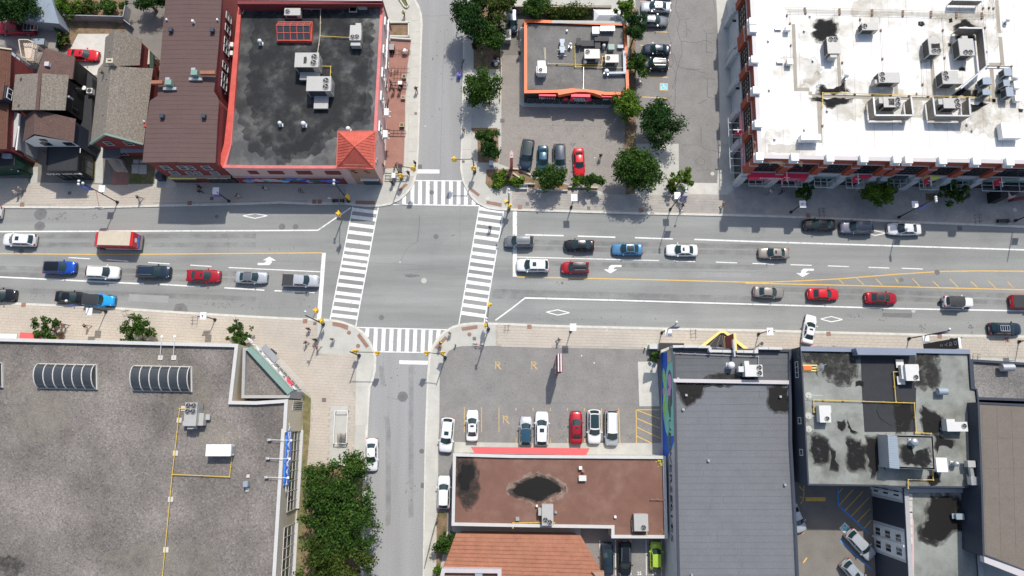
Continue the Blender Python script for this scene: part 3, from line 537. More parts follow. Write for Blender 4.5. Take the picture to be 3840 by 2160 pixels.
splats(NE, [(2,0,640,1350,4,2,30),(2,0,1750,900,2,6,14),(2,1,610,15,.3,.2,14),(2,1,580,240,.2,1,12),(2,0,250,1250,2,1,16)], .1305)
b = MB(); b.prism(T(2,0,"75,280 125,280 130,1020 1000,1020 1000,1060 975,1088 95,1078 75,1050"), .12, .22); b.build('shop_apron', M['slab'], blkNE)
sheet(blkNE, 'planting_bed', M['dirt'], T(1,1,"2320,260 2576,255")+T(2,1,"90,280 210,345 600,420 860,440 860,470 600,465 560,478 240,465 30,405")+T(1,1,"2576,420 2350,450 2310,400"), .135)
sheet(blkNE, 'planting_bed', M['dirt'], T(2,0,"1180,80 1240,80 1245,1449")+T(2,1,"1240,500 1140,515 1130,0")+T(2,0,"1140,960 1180,950"), .135)
sheet(blkNE, 'planting_bed', M['dirt'], T(1,0,"2150,1290 2430,1290 2440,1449")+T(1,1,"2440,190 2230,190")+T(1,0,"2230,1380"), .135)
sheet(blkNE, 'garden_bed', M['dirt'], T(1,0,"2100,-300 2560,-300 2560,60 2460,180 2460,700 2190,700 2190,0"), .133)
for s in ("2,1,90,262,190,320","2,1,0,255,90,262","2,1,10,300,120,375","2,1,640,440,860,445"):
    v = s.split(','); a = at(int(v[0]),int(v[1]),float(v[2]),float(v[3])); c_ = at(int(v[0]),int(v[1]),float(v[4]),float(v[5])); b = MB(); b.bar((a.x,a.y,.28),(c_.x,c_.y,.28), .22,.3); b.build('timber_edge', M['cream'], blkNE)
for s in ("30,408 230,412","240,468 560,478","565,440 700,440","720,480 860,490"): b = MB(); P = T(2,1,s); b.bar((P[0].x,P[0].y,.35),(P[1].x,P[1].y,.35), .2,.5); b.build('retaining_wall', M['concrete'], blkNE)
# red paved patio and planters beside the pale pink building
sheet(blkNW, 'patio', M['redbrick_pave'], T(1,0,"1340,415 1562,415 1520,700 1505,1000 1495,1449")+T(1,1,"1485,240 1300,250")+T(1,0,"1310,1449 1320,900"), .130)
sheet(blkNW, 'planting_bed', M['dirt'], T(1,0,"1352,245 1538,245 1535,375 1350,372"), .2)
b = MB()
for a, c_ in (("1345,240","1545,240"),("1542,240","1540,380"),("1345,378","1540,380"),("1347,240","1345,378"),("1340,395","1560,408")):
    P = T(1,0,a+' '+c_); b.bar((P[0].x,P[0].y,.3),(P[1].x,P[1].y,.3), .25,.45)
b.build('planter_wall', M['concrete_l'], blkNW)
b = MB()
for a, c_ in (("1440,-10","1495,75"),("1495,75","1520,88"),("1520,88","1540,65"),("1540,65","1510,-10")):
    P = T(1,0,a+' '+c_); b.bar((P[0].x,P[0].y,.25),(P[1].x,P[1].y,.25), .2,.3)
b.build('planter_kerb', M['concrete_l'], blkNW); sheet(blkNW, 'planting_bed', M['grass'], T(1,0,"1440,-10 1495,75 1520,88 1540,65 1510,-10"), .16)
# left yards
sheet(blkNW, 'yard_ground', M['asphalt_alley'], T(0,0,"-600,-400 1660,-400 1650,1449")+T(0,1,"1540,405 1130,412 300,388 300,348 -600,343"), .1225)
sheet(blkNW, 'yard', M['asphalt_lot2'], T(0,0,"-600,220 600,230 600,500 480,480 370,600 100,460 -600,420"), .127)
sheet(blkNW, 'yard', M['concrete_l'], T(0,0,"790,345 1100,345 1040,640 990,700 980,760 920,760 700,620 700,520"), .129)
sheet(blkNW, 'yard', M['asphalt_alley'], T(0,0,"1280,60 1660,60 1640,640 1430,440 1290,330"), .127)  # dark asphalt, with the shade over this yard put into its colour
sheet(blkNW, 'weedy_strip', M['dirt'], T(0,0,"560,-200 1280,-200 1260,340 830,340 740,420 690,520 600,480 590,230"), .128)  # brown dirt whose dark tone also paints in the shadows on the strip
sheet(blkNW, 'grass_strip', M['grass'], T(0,1,"935,100 970,90 975,130 955,370 925,370"), .13)
sheet(blkNW, 'concrete_path', M['concrete'], T(0,1,"975,0 1040,0 1040,400 955,395 960,370"), .128)
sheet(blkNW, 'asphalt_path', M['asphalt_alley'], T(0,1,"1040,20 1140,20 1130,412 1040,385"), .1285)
sheet(blkNW, 'patio', M['redbrick_pave'], T(0,1,"1140,265 1300,270 1295,418 1130,415"), .130)
sheet(blkNW, 'lawn', M['grass'], T(0,1,"1300,120 1565,140 1560,405 1300,400"), .129)
for s in ("1330,210,1400,300","1405,212,1480,306","1410,165,1500,195","1345,160,1400,200"):
    x0,y0,x1,y1 = map(float, s.split(',')); b = MB(); b.prism(T(0,1,f"{x0},{y0} {x1},{y0} {x1},{y1} {x0},{y1}"), .12, .16); b.build('stepping_slab', M['concrete_l'], blkNW)
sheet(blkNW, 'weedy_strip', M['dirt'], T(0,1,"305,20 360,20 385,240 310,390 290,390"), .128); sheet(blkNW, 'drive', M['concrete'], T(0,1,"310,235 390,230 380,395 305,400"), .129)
sheet(blkSW, 'planting_strip', M['grass'], T(1,2,"470,1040 556,1110 545,1449")+T(1,3,"515,335 600,345 500,600 480,1449 380,1449 450,300 455,0")+T(1,2,"470,1449"), .129)
sheet(blkSW, 'planting_bed', M['dirt'], T(1,3,"450,340 1080,340 1050,1449 380,1449"), .128)
sheet(blkSE, 'planting_bed', M['dirt'], T(1,3,"1830,800 1925,810 1920,1000 1840,1449 1775,1449 1790,1000"), .131)
# alley lot behind (bottom right) and numbered bays
sheet(blkSE, 'alley', M['asphalt_alley'], T(3,3,"250,450 1120,500 1120,1900 300,1900"), .127)
sheet(blkSE, 'numbered_lot', M['asphalt_lot'], T(2,3,"690,960 1640,1000 1640,1900 690,1900"), .127)
for x in (882,1040,1193,1347,1500): lotline(2,3,f"{x},1085 {x+3},1440", 'white_paint', 6)
for t, x in (('25',1282),('24',1430)): text(t, .62, M['white_paint'], blkSE, at(2,3,x,1424,.137), (1,0,0), (0,0,1), 'bay_number', .002)
for s in ("310,545 352,588","358,540 355,668","318,648 355,675","355,675 322,722"): lotline(3,3,s,px=8)
lotline(3,3,"338,1025 380,968",px=10); lotline(3,3,"350,1315 388,1262",px=10); mark('speed_hump', M['yellow_paint'], T(3,3,"373,655 575,655 573,695 375,695"), .135, blkSE)
for s in ("748,565 705,610","852,580 715,730","950,598 770,790","1012,658 832,850","1025,768 895,905","1033,885 965,965"): lotline(3,3,s,'yellow_paint',7)
lotline(3,3,"698,558 703,735 1015,1025",'blue_paint',12,.137); lotline(3,3,"722,1090 1043,1385",'blue_paint',11,.137)
access(3,3,"768,907 848,985 792,1035 713,968", R(-40), 'cyan_paint', 'white_paint', 1.1, blkSE)
# ================================================================ BUILDINGS
def centroid(P): return sum((Vector((p[0],p[1],0)) for p in P), Vector((0,0,0)))/len(P)
def ringmesh(O, I, z0, z1):
    n = len(O); b = MB()
    v = [(p[0],p[1],z0) for p in O]+[(p[0],p[1],z1) for p in O]+[(p[0],p[1],z0) for p in I]+[(p[0],p[1],z1) for p in I]; f = []
    for k in range(n):
        j = (k+1)%n; f += [(k,j,j+n,k+n),(k+n,j+n,j+3*n,k+3*n),(k+3*n,j+3*n,j+2*n,k+2*n),(k+2*n,j+2*n,j,k)]
    return b.add(v, f)
def bld(name, label, cat, top, h, wall, roof, cap, capw=.35, drop=.55, z0=.1, capz=.14, group=None, parent=None, over=.04):
    P = ccw(top); root = parent or empty(name, (*centroid(P)[:2], z0), label, cat, group)
    I = inset(P, capw)
    ringmesh(P, inset(P, capw-.03), z0, h-capz).build('wall', wall, root)
    ringmesh(inset(P, -over), I, h-capz, h).build('parapet_cap', cap, root)
    b = MB(); b.sheet(I, h-drop); b.build('roof', roof, root)
    return root, P
class Face:
    def __init__(s, A, B): s.A = Vector((A[0],A[1],0)); s.B = Vector((B[0],B[1],0)); s.L = (s.B-s.A).length; s.u = (s.B-s.A).normalized(); s.n = Vector((s.u.y,-s.u.x,0))
    def p(s, a, z, o=0): q = s.A+s.u*a+s.n*o; return Vector((q.x,q.y,z))
    def a(s, pt): return (Vector((pt[0],pt[1],0))-s.A).dot(s.u)
    def box(s, b, a0, a1, z0, z1, o0, o1):
        q = [s.p(a,z,o) for z in (z0,z1) for (a,o) in ((a0,o0),(a1,o0),(a1,o1),(a0,o1))]
        return b.add(q, [(0,3,2,1),(4,5,6,7),(0,1,5,4),(1,2,6,5),(2,3,7,6),(3,0,4,7)])
    def win(s, root, a0, a1, z0, z1, fm, nx=1, ny=1, gm=None, fw=.07, name='window', out=.06, base=.05):
        b = MB()
        s.box(b, a0, a1, z0, z0+fw, base, base+out); s.box(b, a0, a1, z1-fw, z1, base, base+out); s.box(b, a0, a0+fw, z0+fw, z1-fw, base, base+out); s.box(b, a1-fw, a1, z0+fw, z1-fw, base, base+out)
        for i in range(1, nx): x = a0+(a1-a0)*i/nx; s.box(b, x-fw*.35, x+fw*.35, z0+fw, z1-fw, base, base+out*.9)
        for i in range(1, ny): z = z0+(z1-z0)*i/ny; s.box(b, a0+fw, a1-fw, z-fw*.35, z+fw*.35, base, base+out*.8)
        w = b.build(name, fm, root); g = MB(); s.box(g, a0+fw*.5, a1-fw*.5, z0+fw*.5, z1-fw*.5, base-.01, base+.02); g.build('pane', gm or M['glass'], w); return w
    def text(s, txt, size, m, root, a, z, o=.08, **k): return text(txt, size, m, root, s.p(a,z,o), s.u, s.n, **k)
def poly3(root, name, m, pts, th=.14):
    V = [at(c,r,x,y,z) for c,r,x,y,z in pts]; n = len(V)
    nn = (V[1]-V[0]).cross(V[2]-V[0])
    if nn.z < 0: V = V[::-1]
    b = MB(); b.add([tuple(v) for v in V]+[(v.x,v.y,v.z-th) for v in V], [tuple(range(n)), tuple(range(n,2*n))[::-1]]+[(k,k+n,(k+1)%n+n,(k+1)%n) for k in range(n)])
    return b.build(name, m, root)
def patch(root, m, pts, z, name='stain', n=3, amp=.25):
    """irregular outline: each edge is broken up and pushed about"""
    Q = []
    for i in range(len(pts)):
        a, b_ = pts[i], pts[(i+1)%len(pts)]; d = (b_-a); L = d.length; d.normalize() if L else None; nn = Vector((-d.y,d.x,0)); k = max(1, int(L/.45))
        for j in range(k): Q.append(a.lerp(b_, j/k)+nn*(random.uniform(-amp,amp) if j else 0))
    if m in (M['stain'],M['wet'],M['stain2']):
        cq = centroid(Q)
        for k, (s_, mm) in enumerate(((1.22,M['halo']),(1.1,M['halo']),(.88,m))):
            h = MB(); h.sheet([cq+(q-cq)*s_ for q in Q], z+(-.0024,-.0012,.0012)[k]); h.build(name+'_layer', mm, root)
    b = MB(); b.sheet(Q, z); return b.build(name, m, root)
# ---- pharmacy and grocery block, gravel roof (lower left)
H1 = 7.2
top1 = T(0,2,"-700,485 0,505 2395,565 2330,1138 2576,1142",H1)+T(1,2,"318,1122 300,1449",H1)+T(1,3,"285,0 240,700 195,1449 170,1900",H1)+T(0,3,"-700,1900",H1)
gro, Pg = bld('grocery_store', 'large low store under a grey gravel roof with three barrel skylights and white parapet', 'store', top1, H1, M['cream'], M['gravel'], M['offwhite'], .42, .5)
tri = T(0,2,"2440,600 2530,600",6.0)+T(1,2,"350,1035 330,1108",6.0)+T(0,2,"2425,1108",6.0)
ringmesh(ccw(tri), inset(tri, .4), .1, 5.9).build('corner_wall', M['greywall'], gro); b = MB(); b.sheet(inset(tri, .3), 5.3); b.build('corner_roof', M['gravel'], gro)
A, B = at(0,2,2525,598,6.0), at(1,2,352,1037,6.0); f = Face(B, A); b = MB(); f.box(b, -.1, f.L+.1, 5.1, 6.15, -.62, .12); b.build('green_fascia', M['greenfascia'], gro)
b = MB(); f.box(b, .2, f.L-.3, 3.2, 5.08, .03, .28); b.build('sign_band', M['greywall'], gro)
f.text("HARTMAN'S", 1.25, M['white'], gro, f.L*.60, 4.5, .34, depth=.06, sx=1.5, name='sign_letters'); b = MB(); f.box(b, f.L*.1, f.L*.24, 4.2, 5.0, .3, .55); b.build('red_sign', M['signred'], gro)
b = MB()
for z, o in ((3.0,1.1),(3.0,1.35),(3.0,.85)): b.bar(f.p(.2,z,o), f.p(f.L-3.2,z,o), .07)
for k in range(7): b.bar(f.p(.2+k*(f.L-3.4)/6,3.0,.3), f.p(.2+k*(f.L-3.4)/6,3.0,1.35), .07)
b.build('canopy_frame', M['offwhite'], gro)
b = MB(); f.box(b, f.L-3.0, f.L-.1, 2.9, 3.05, .3, 1.2); b.build('canopy', M['stall_grey'], gro)
f.win(gro, .6, f.L-.6, .3, 2.7, M['offwhite'], 8, 1, out=.08)
e = Face(at(1,3,170,1900,H1), at(1,3,285,0,H1)); e2 = Face(at(1,3,285,0,H1), at(1,2,318,1122,H1))
def ew(c, r, y0, y1, z0=.5, z1=3.9, nx=8):
    a0 = e.a(at(c,r,290,y0,2.5)); a1 = e.a(at(c,r,330,y1,2.5)); w = e.win(gro, min(a0,a1), max(a0,a1), z0, z1, M['offwhite'], nx, 3, out=.1, fw=.07)
    b = MB(); e.box(b, min(a0,a1), max(a0,a1), .1, .48, 0, .5); b.build('window_ledge', M['offwhite'], gro)
ew(1,3,-15,790,.5,4.5); ew(1,3,930,1800,.5,5.2)
a0, a1 = e.a(at(1,3,290,535,5.6)), e.a(at(1,3,330,-15,5.6)); b = MB(); e.box(b, a0, a1, 4.7, 6.55, .04, .2); b.build('sign_panel', M['signblue'], gro); e.text('PHARMACY', 1.15, M['white'], gro, e.a(at(1,3,305,260,5.6)), 5.6, .22, depth=.02, sx=1.5, name='sign_letters')
e2.win(gro, e2.L-1.4, e2.L-.1, .5, 5, M['offwhite'], 5, 1)
for (x, y, x2) in ((130,78,360),(115,265,345),(100,455,330)):
    L = empty('sign_light', at(1,3,x,y,H1-.5), {78:'topmost',265:'middle',455:'lowest'}[y]+' of three white arm lamps reaching over the blue sign', 'sign lamp', 'arm lamps over the blue sign'); b = MB(); q0 = at(1,3,x,y,H1+.05); q1 = at(1,3,x2,y+5,H1+.6)
    q1 = Vector((q1.x-.15,q1.y,H1+.5)); b.tube(q0,q1,.035); b.build('arm', M['white'], L); b = MB(); b.box(q1.x-.12,q1.y-.14,q1.z-.2,q1.x+.14,q1.y+.14,q1.z); b.build('lamp_head', M['white'], L); b = MB(); b.box(q0.x-.22,q0.y-.15,H1-.48,q0.x+.22,q0.y+.15,H1+.08); b.build('base', M['unit'], L)
for x, x2, nm in ((1610,1627,'left'),(1745,1755,'right')):
    L = empty('flood_light', at(0,2,x,705,H1-.5), nm+' of the pair of white arm floodlights leaning over the gravel roof edge', 'floodlight', 'floodlights on the gravel roof'); q0 = at(0,2,x,700,H1-.3); q1 = at(0,2,x2,490,H1+.4); b = MB(); b.tube(q0,q1,.035); b.build('arm', M['white'], L)
    b = MB(); b.lathe(q1, [(0,.08),(.18,.02),(.2,-.12),(0,-.14)], 10); b.build('lamp_head', M['white'], L); b = MB(); b.box(q0.x-.32,q0.y-.32,H1-.5,q0.x+.32,q0.y+.32,H1-.38); b.build('base_pad', M['concrete_l'], L)
b = MB(); P = T(0,2,"200,500 400,508 400,520 200,512",3.2); b.prism([P[0]+Vector((0,.75,0)),P[1]+Vector((0,.75,0)),P[1]-Vector((0,.5,0)),P[0]-Vector((0,.5,0))],3.0,3.3); b.build('awning', M['pinkawn'], gro)
b = MB(); P = T(0,2,"-300,495 165,502",3.2); f0 = Face(P[1],P[0]); f0.box(b, 0, f0.L, 3.0, 3.2, -.5, .55); b.build('awning', M['white'], gro)
# barrel skylights
def barrel(c, r, x0, y0, x1, y1, z, label, nb=6):
    a, b_ = at(c,r,x0,y0,z), at(c,r,x1,y0+12,z); w = at(c,r,x0,y1,z)-a; u = (b_-a); L = u.length; u.normalize(); v = w.normalized(); Wd = w.length
    root = empty('barrel_skylight', a+u*L/2+v*Wd/2, label, 'skylight', 'barrel skylights'); N = 10; hh = 1.15
    def q(s, k, e=0): t = math.pi*k/N; return a+u*s+v*(Wd/2-(Wd/2+e)*math.cos(t))+Vector((0,0,.25+(hh+e)*math.sin(t)))
    for i in range(nb):
        s0, s1 = L*i/nb, L*(i+1)/nb; g_ = MB(); vs = []
        for k in range(N+1): vs += [q(s0,k), q(s1,k)]
        g_.add(vs, [(2*k,2*k+1,2*k+3,2*k+2) for k in range(N)]); g_.build('glazing_panel', M['skyglass'], root, smooth=True)
    for i in range(nb+1):
        m_ = MB(); s = L*i/nb
        for k in range(N): m_.bar(q(s,k,.04), q(s,k+1,.04), .11, .07)
        m_.build('rib', M['offwhite'], root)
    for s in (.02, L-.02): g_ = MB(); g_.add([q(s,k) for k in range(N+1)], [tuple(range(N+1))]); g_.build('end_glazing', M['skyglass'], root)
    m_ = MB(); c4 = [a-u*.1-v*.1, a+u*(L+.1)-v*.1, a+u*(L+.1)+v*(Wd+.1), a-u*.1+v*(Wd+.1)]; ringmesh(ccw(c4), inset(c4, .2), z-.05, z+.3).build('curb', M['offwhite'], root)
zr1 = H1-.5
barrel(0,2,408,765,978,1005,zr1,'barrel skylight in the middle, between the cropped one and the one by the floodlights'); barrel(0,2,1365,785,1930,1030,zr1,'barrel skylight nearest the green fascia, below the two floodlights'); barrel(0,2,-530,745,30,985,zr1,'barrel skylight cut off by the left border of the photo')
# ---- rooftop plant
def rtu(c, r, x0, y0, x1, y1, zr, ht, label, fans=(), m='unit', hood=None, side='grille', cat='rooftop unit', rot=0, group='rooftop air units', plate=None, curb=.25, name='rooftop_unit'):
    zt = zr+ht; a, b_, d = at(c,r,x0,y0,zt), at(c,r,x1,y0,zt), at(c,r,x0,y1,zt); w, h = b_.x-a.x, a.y-d.y; cx, cy = (a.x+b_.x)/2, (a.y+d.y)/2
    root = empty(name, (0,0,0), label, cat, group)
    b = MB(); b.box(-w/2,-h/2,curb,w/2,h/2,ht-.06); b.build('casing', M[m], root)
    b = MB(); b.box(-w/2-.04,-h/2-.04,ht-.06,w/2+.04,h/2+.04,ht); b.build('lid', M[m], root)
    b = MB(); b.box(-w/2+.12,-h/2+.12,0,w/2-.12,h/2-.12,curb); b.build('curb', M['galv'], root)
    if side:
        b = MB(); b.box(-w/2+.15,-h/2-.02,curb+.15,w/2-.25*w,-h/2+.01,ht-.25); b.box(-w/2-.02,-h/2+.12,curb+.15,-w/2+.01,h/2-.12,ht-.2); b.build('coil_grille', M['grille'], root)
    b = MB(); b.bar((w*.5+.015,-h*.3,ht*.5),(w*.5+.015,h*.3,ht*.5),.02,ht*.5)
    for k in (-.2,.15): b.box(w*k,-h/2-.012,curb+.05,w*k+.03,-h/2,ht-.1)
    b.build('access_panel', M['galv'], root)
    for (u, v, rr) in fans:
        fx, fy = -w/2+u*w, h/2-v*h; b = MB(); b.lathe((fx,fy,ht),[(rr*1.08,0),(rr*1.08,.1),(rr,.1),(rr*.98,.015),(0,.012)],18); fo = b.build('fan', M['grille'], root)
        b = MB(); b.ring((fx,fy),rr*.98,rr*1.12,ht+.105,18)
        b.build('guard_ring', M[m], fo)
        b = MB()
        for k in range(3):
            q = 2*math.pi*k/3+u*5; pts = [(fx+rr*s*math.cos(q+t), fy+rr*s*math.sin(q+t), ht+zz) for s,t,zz in ((.22,-.3,.03),(.85,-.12,.03),(.9,.55,.06),(.25,.5,.06))]; b.add(pts, [(0,1,2,3)])
        b.lathe((fx,fy,ht+.03),[(rr*.2,0),(rr*.2,.06),(0,.06)],8); b.build('blades', M['hub'], fo)
    if hood:
        for (u0,v0,u1,v1,z1) in hood:
            b = MB(); b.box(-w/2+u0*w, h/2-v1*h, curb+.1, -w/2+u1*w, h/2-v0*h, ht*z1); b.build('intake_hood', M[m], root)
    if plate:
        b = MB(); u0,v0,u1,v1 = plate; P = [Vector((-w/2+u*w,h/2-v*h,0)) for u,v in ((u0,v0),(u1,v0),(u1,v1),(u0,v1))]; patch(root, M['stain2'], P, ht+.004, 'soot_mark', amp=.08)
    root.location = (cx,cy,zr); root.rotation_euler = (0,0,R(rot)); return root
def vent(c, r, x, y, zr, rad, ht, label, m='galv', kind='cowl', group='round roof vents'):
    p = at(c,r,x,y,zr+ht); root = empty('roof_vent', (0,0,0), label, 'roof vent', group); b = MB()
    if kind == 'cowl':
        b.lathe((0,0,0),[(rad*.6,0),(rad*.6,ht*.6)],12); b.build('stack', M['galv'], root, smooth=True); b = MB(); b.lathe((0,0,0),[(rad*.7,ht*.5),(rad,ht*.62),(rad*.95,ht*.8),(rad*.6,ht*.95),(0,ht)],14); b.build('cap', M[m], root, smooth=True)
        b = MB(); b.box(-rad*.9,-rad*.9,0,rad*.9,rad*.9,.12); b.build('flashing', M['galv'], root)
    else:
        b.box(-rad,-rad,0,rad,rad,ht*.8); b.build('box', M[m], root); b = MB(); b.box(-rad*1.1,-rad*1.1,ht*.8,rad*1.1,rad*1.1,ht); b.build('lid', M[m], root)
    root.location = (p.x,p.y,zr); return root
def pipe(pts, z, label, m='yellow', r=.05, n=0, sup=2.4, group='gas pipes on the roofs', name='gas_pipe', cat='pipe', pad=None):
    """pts: list of (c,r,x,y) at pipe height"""
    P = [at(*q, z+.3) for q in pts]; root = empty(name, (P[0].x,P[0].y,z), label, cat, group); b = MB(); b.path(P, r, 6)
    for p in P: b.box(p.x-r*1.4,p.y-r*1.4,p.z-r*1.4,p.x+r*1.4,p.y+r*1.4,p.z+r*1.4)
    b.build('pipe', M[m], root); k = 0
    for a, c_ in zip(P, P[1:]):
        L = (c_-a).length; n = max(1,int(L/sup))
        for i in range(n):
            q = a.lerp(c_, (i+.5)/n); b = MB(); s = pad or .12
            b.box(q.x-s,q.y-s,z+.004,q.x+s,q.y+s,z+.1 if pad else z+.22); b.build('support_block', M['concrete_l'] if pad else M['rust'], root)
    return root
rtu(0,2,1868,1155,1985,1385,zr1,2.1,'tall grey roof unit with four fans standing on the gravel roof',[(.27,.13,.34),(.73,.13,.34),(.25,.38,.34),(.71,.38,.34)],'unit',[(1.0,.45,1.4,1.0,.6),(-.45,.8,0,1.0,.5),(1.4,.5,1.75,.75,.3),(.2,1.0,.7,1.15,.8)])
rtu(0,3,2078,127,2325,240,zr1,1.6,'long bright white roof unit alone on the gravel roof',[],'white',None,None)
b_ = empty('satellite_box', at(0,3,2468,530,zr1), 'small pale blue box on two paving pads at the right of the gravel roof', 'equipment box'); b = MB(); p = at(0,3,2468,525,zr1+.9); b.box(p.x-.3,p.y-.35,zr1+.1,p.x+.3,p.y+.35,zr1+.9); b.build('box', M['unit_b'], b_); b = MB(); b.box(p.x-.2,p.y+.75,zr1,p.x+.2,p.y+1.15,zr1+.15); b.box(p.x-.2,p.y-1.0,zr1,p.x+.2,p.y-.5,zr1+.15); b.build('paving_pad', M['concrete_l'], b_)
pipe([(0,2,1870,1212),(0,2,1808,1212),(0,2,1782,1449),(0,3,1732,430),(0,3,1635,1449),(0,3,1600,1900)],zr1,'long yellow gas pipe on square pads crossing the gravel roof',sup=4.3,pad=.33)
pipe([(0,3,1740,427),(0,3,2310,452),(0,3,2332,255)],zr1,'short yellow gas pipe leading to the white unit on the gravel roof',sup=5)
for c, r, x, y, q, m in ((0,2,450,1150,4,'bare'),(0,2,380,1330,3,'bare'),(0,3,2200,90,2.5,'bare'),(0,3,1400,1400,4,'bare'),(0,3,1850,1350,3.5,'bare'),(0,3,40,1390,2,'halo'),(0,2,1600,740,2,'bare'),(0,2,1900,1000,3,'bare')):
    p = at(c,r,x,y,zr1); patch(gro, M[m], [Vector((p.x+q*1.3*math.cos(t*.7), p.y+q*math.sin(t*.7), 0)) for t in range(9)], zr1+.003+q*.0003+x*1e-7, 'gravel_patch', amp=.5)
# ---- grey-roofed mural building
H2 = 7.7
muralP = T(2,2,"1620,600",H2)+T(2,3,"1677,1900",H2)+T(3,3,"330,1900 290,1000 240,100",H2)+T(3,2,"232,620",H2)
mur, Pm = bld('mural_building', 'long building with grey strip-covered roof and a painted mural on its side wall', 'building', muralP, H2, M['stone'], M['greyroof_d'], M['navy'], .3, .35)
# roof sheets laid in courses, each one a part
def courses(root, c, ra, rb, L, Rr, z, m, step, name='roof_sheet', split=(), wob=0):
    ya = ra
    while ya < rb:
        yb = min(rb, ya+step); l0, l1, r0, r1 = L(ya), L(yb), Rr(ya), Rr(yb); cuts = [0]+sorted(random.uniform(.15,.85) for _ in range(random.choice((0,1,1,2))))+[1]
        for i in range(len(cuts)-1):
            q = [at(c,2,l0+(r0-l0)*cuts[i],ya,z),at(c,2,l0+(r0-l0)*cuts[i+1],ya,z),at(c,2,l1+(r1-l1)*cuts[i+1],yb,z),at(c,2,l1+(r1-l1)*cuts[i],yb,z)]
            b = MB(); b.prism(inset(q,.012), z, z+.012+random.uniform(0,.01)); b.build(name, m, root)
        ya = yb
zr2 = H2-.6
Lf = lambda y: 1648+(y-975)*.021; Rf = lambda y: 2790+(y-975)*.045
courses(mur, 2, 975, 3400, Lf, Rf, H2-.345, M['greyroof'], 66)
FP = T(2,2,"1632,625 2790,645 2795,950 1632,950",H2); courses(mur, 2, 640, 905, lambda y:1640, lambda y:2785, H2-.33, M['greyroof_d'], 68)
b = MB(); q = T(2,2,"1625,912 2790,930 2790,968 1630,948",H2+.2); b.prism(q, H2-.3, H2+.1); b.build('roof_step', M['greycap'], mur)
# front parapet, higher ends
for s, zt in (("1620,575 1730,575 1730,598 1620,600",8.4),("1733,575 1870,577 1870,600 1733,600",8.4),("1873,577 1985,579 1985,604 1873,602",8.4),("2012,620 2118,622 2118,648 2012,646",7.9),("2121,622 2210,624 2210,651 2121,649",7.9),("2262,625 2330,625 2330,651 2262,651",7.9),("2333,625 2440,627 2440,654 2333,652",7.9),("2478,590 2580,592 2580,618 2478,616",8.4),("2583,592 2720,597 2720,620 2583,618",8.4)):
    b = MB(); b.prism(T(2,2,s,zt), 6.0, zt); b.build('coping_stone', M['offwhite'], mur)
for s in ("1975,580 1990,578 2008,600 2014,648 1990,645 1978,620","2440,628 2475,592 2478,655 2440,655"): b = MB(); b.prism(T(2,2,s,8.3), 6.0, 8.3); b.build('curved_shoulder', M['offwhite'], mur)
b = MB(); b.prism(T(2,2,"1490,552 1732,556 1732,575 1620,575 1490,625",6.5), 5.5, 6.5); b.build('corner_canopy', M['blackmetal'], mur)
# the mural, painted flat on the west wall
mf = Face(at(2,2,1620,600,H2), at(2,3,1677,1900,H2))
def mpt(c, r, x, y, yz):
    return mf.a(at(c,r,x,y,4)), None
def mshape(m, L, o, name='painted_shape'):
    b = MB(); b.add([mf.p(a,z,o) for a,z in L], [tuple(range(len(L)))]); b.build(name, M[m], mur)
def YA(y, r=2): return mf.a(at(2,r,1560,y,4))
mf_end = YA(265,3)
mshape('teal', [(YA(640),.3),(mf_end-1.5,.3),(mf_end-1.5,7.2),(YA(640),7.2)], .012, 'mural_ground')
def blob(m, c, rz, ya, yb, o, tilt=0, r2=2, r1=2):
    a0, a1 = YA(ya,r1), YA(yb,r2); ca = (a0+a1)/2; ra = (a1-a0)/2; L = []
    for k in range(22):
        t = 2*math.pi*k/22; L.append((ca+ra*math.cos(t)+tilt*math.sin(t), c+rz*math.sin(t)*(1+.12*math.sin(3*t))))
    mshape(m, L, o)
mshape('mblue', [(YA(640),.3),(YA(640),5.2),(YA(760),4.4),(YA(900),2.6),(YA(1080),1.2),(YA(1300),1.0),(YA(1449),2.4),(YA(60,3),4.2),(YA(180,3),4.9),(mf_end,3.0),(mf_end,.3)], .016)
mshape('mblue', [(YA(30,3),7.2),(YA(90,3),7.2),(YA(215,3),4.6),(YA(150,3),3.9),(YA(40,3),5.2)], .019)
blob('mplum',5.5,1.5,830,1200,.020,.3); blob('mpink',5.5,1.15,870,1030,.024,.2); blob('mpink',5.0,1.0,1005,1090,.027); blob('mlime',1.9,.9,800,1000,.023,.4); blob('mlime',2.2,1.1,1020,1300,.021,-.4); blob('mpink',1.5,.7,990,1080,.029); blob('mgreen',5.0,.9,1095,1305,.030,.3); blob('mlime',1.3,.5,1150,1260,.031); blob('mgreen',4.6,.7,1440-1449,215,.033,.5,3,3); blob('teal',3.0,.35,880,1150,.034,.2)
mf.text('UNIVERSELLES', 1.7, M['black'], mur, YA(470,3), 5.0, .03, depth=.005, sx=1.5, name='wall_lettering', bold=False); mf.text('2013', 1.5, M['black'], mur, YA(790,3), 5.0, .03, depth=.005, sx=1.5, name='wall_lettering', bold=False)
b = MB(); mf.box(b, .1, YA(640)-.1, .2, 7.3, .0, .05); b.build('cream_corner', M['offwhite'], mur); b = MB(); mf.box(b, .2, 1.8, 4.6, 7.0, .05, .09); b.build('gold_sign_panel', M['cream'], mur)
patch(mur, M['wet'], T(2,2,"1668,962 1940,965 1915,1040 1890,1100 1850,1110 1800,1160 1755,1190 1735,1150 1700,1080 1672,1020",H2-.3), H2-.318, 'wet_patch'); patch(mur, M['stain2'], T(2,2,"1940,1000 2200,985 2170,975 1940,965",H2-.3), H2-.319, 'wet_patch')
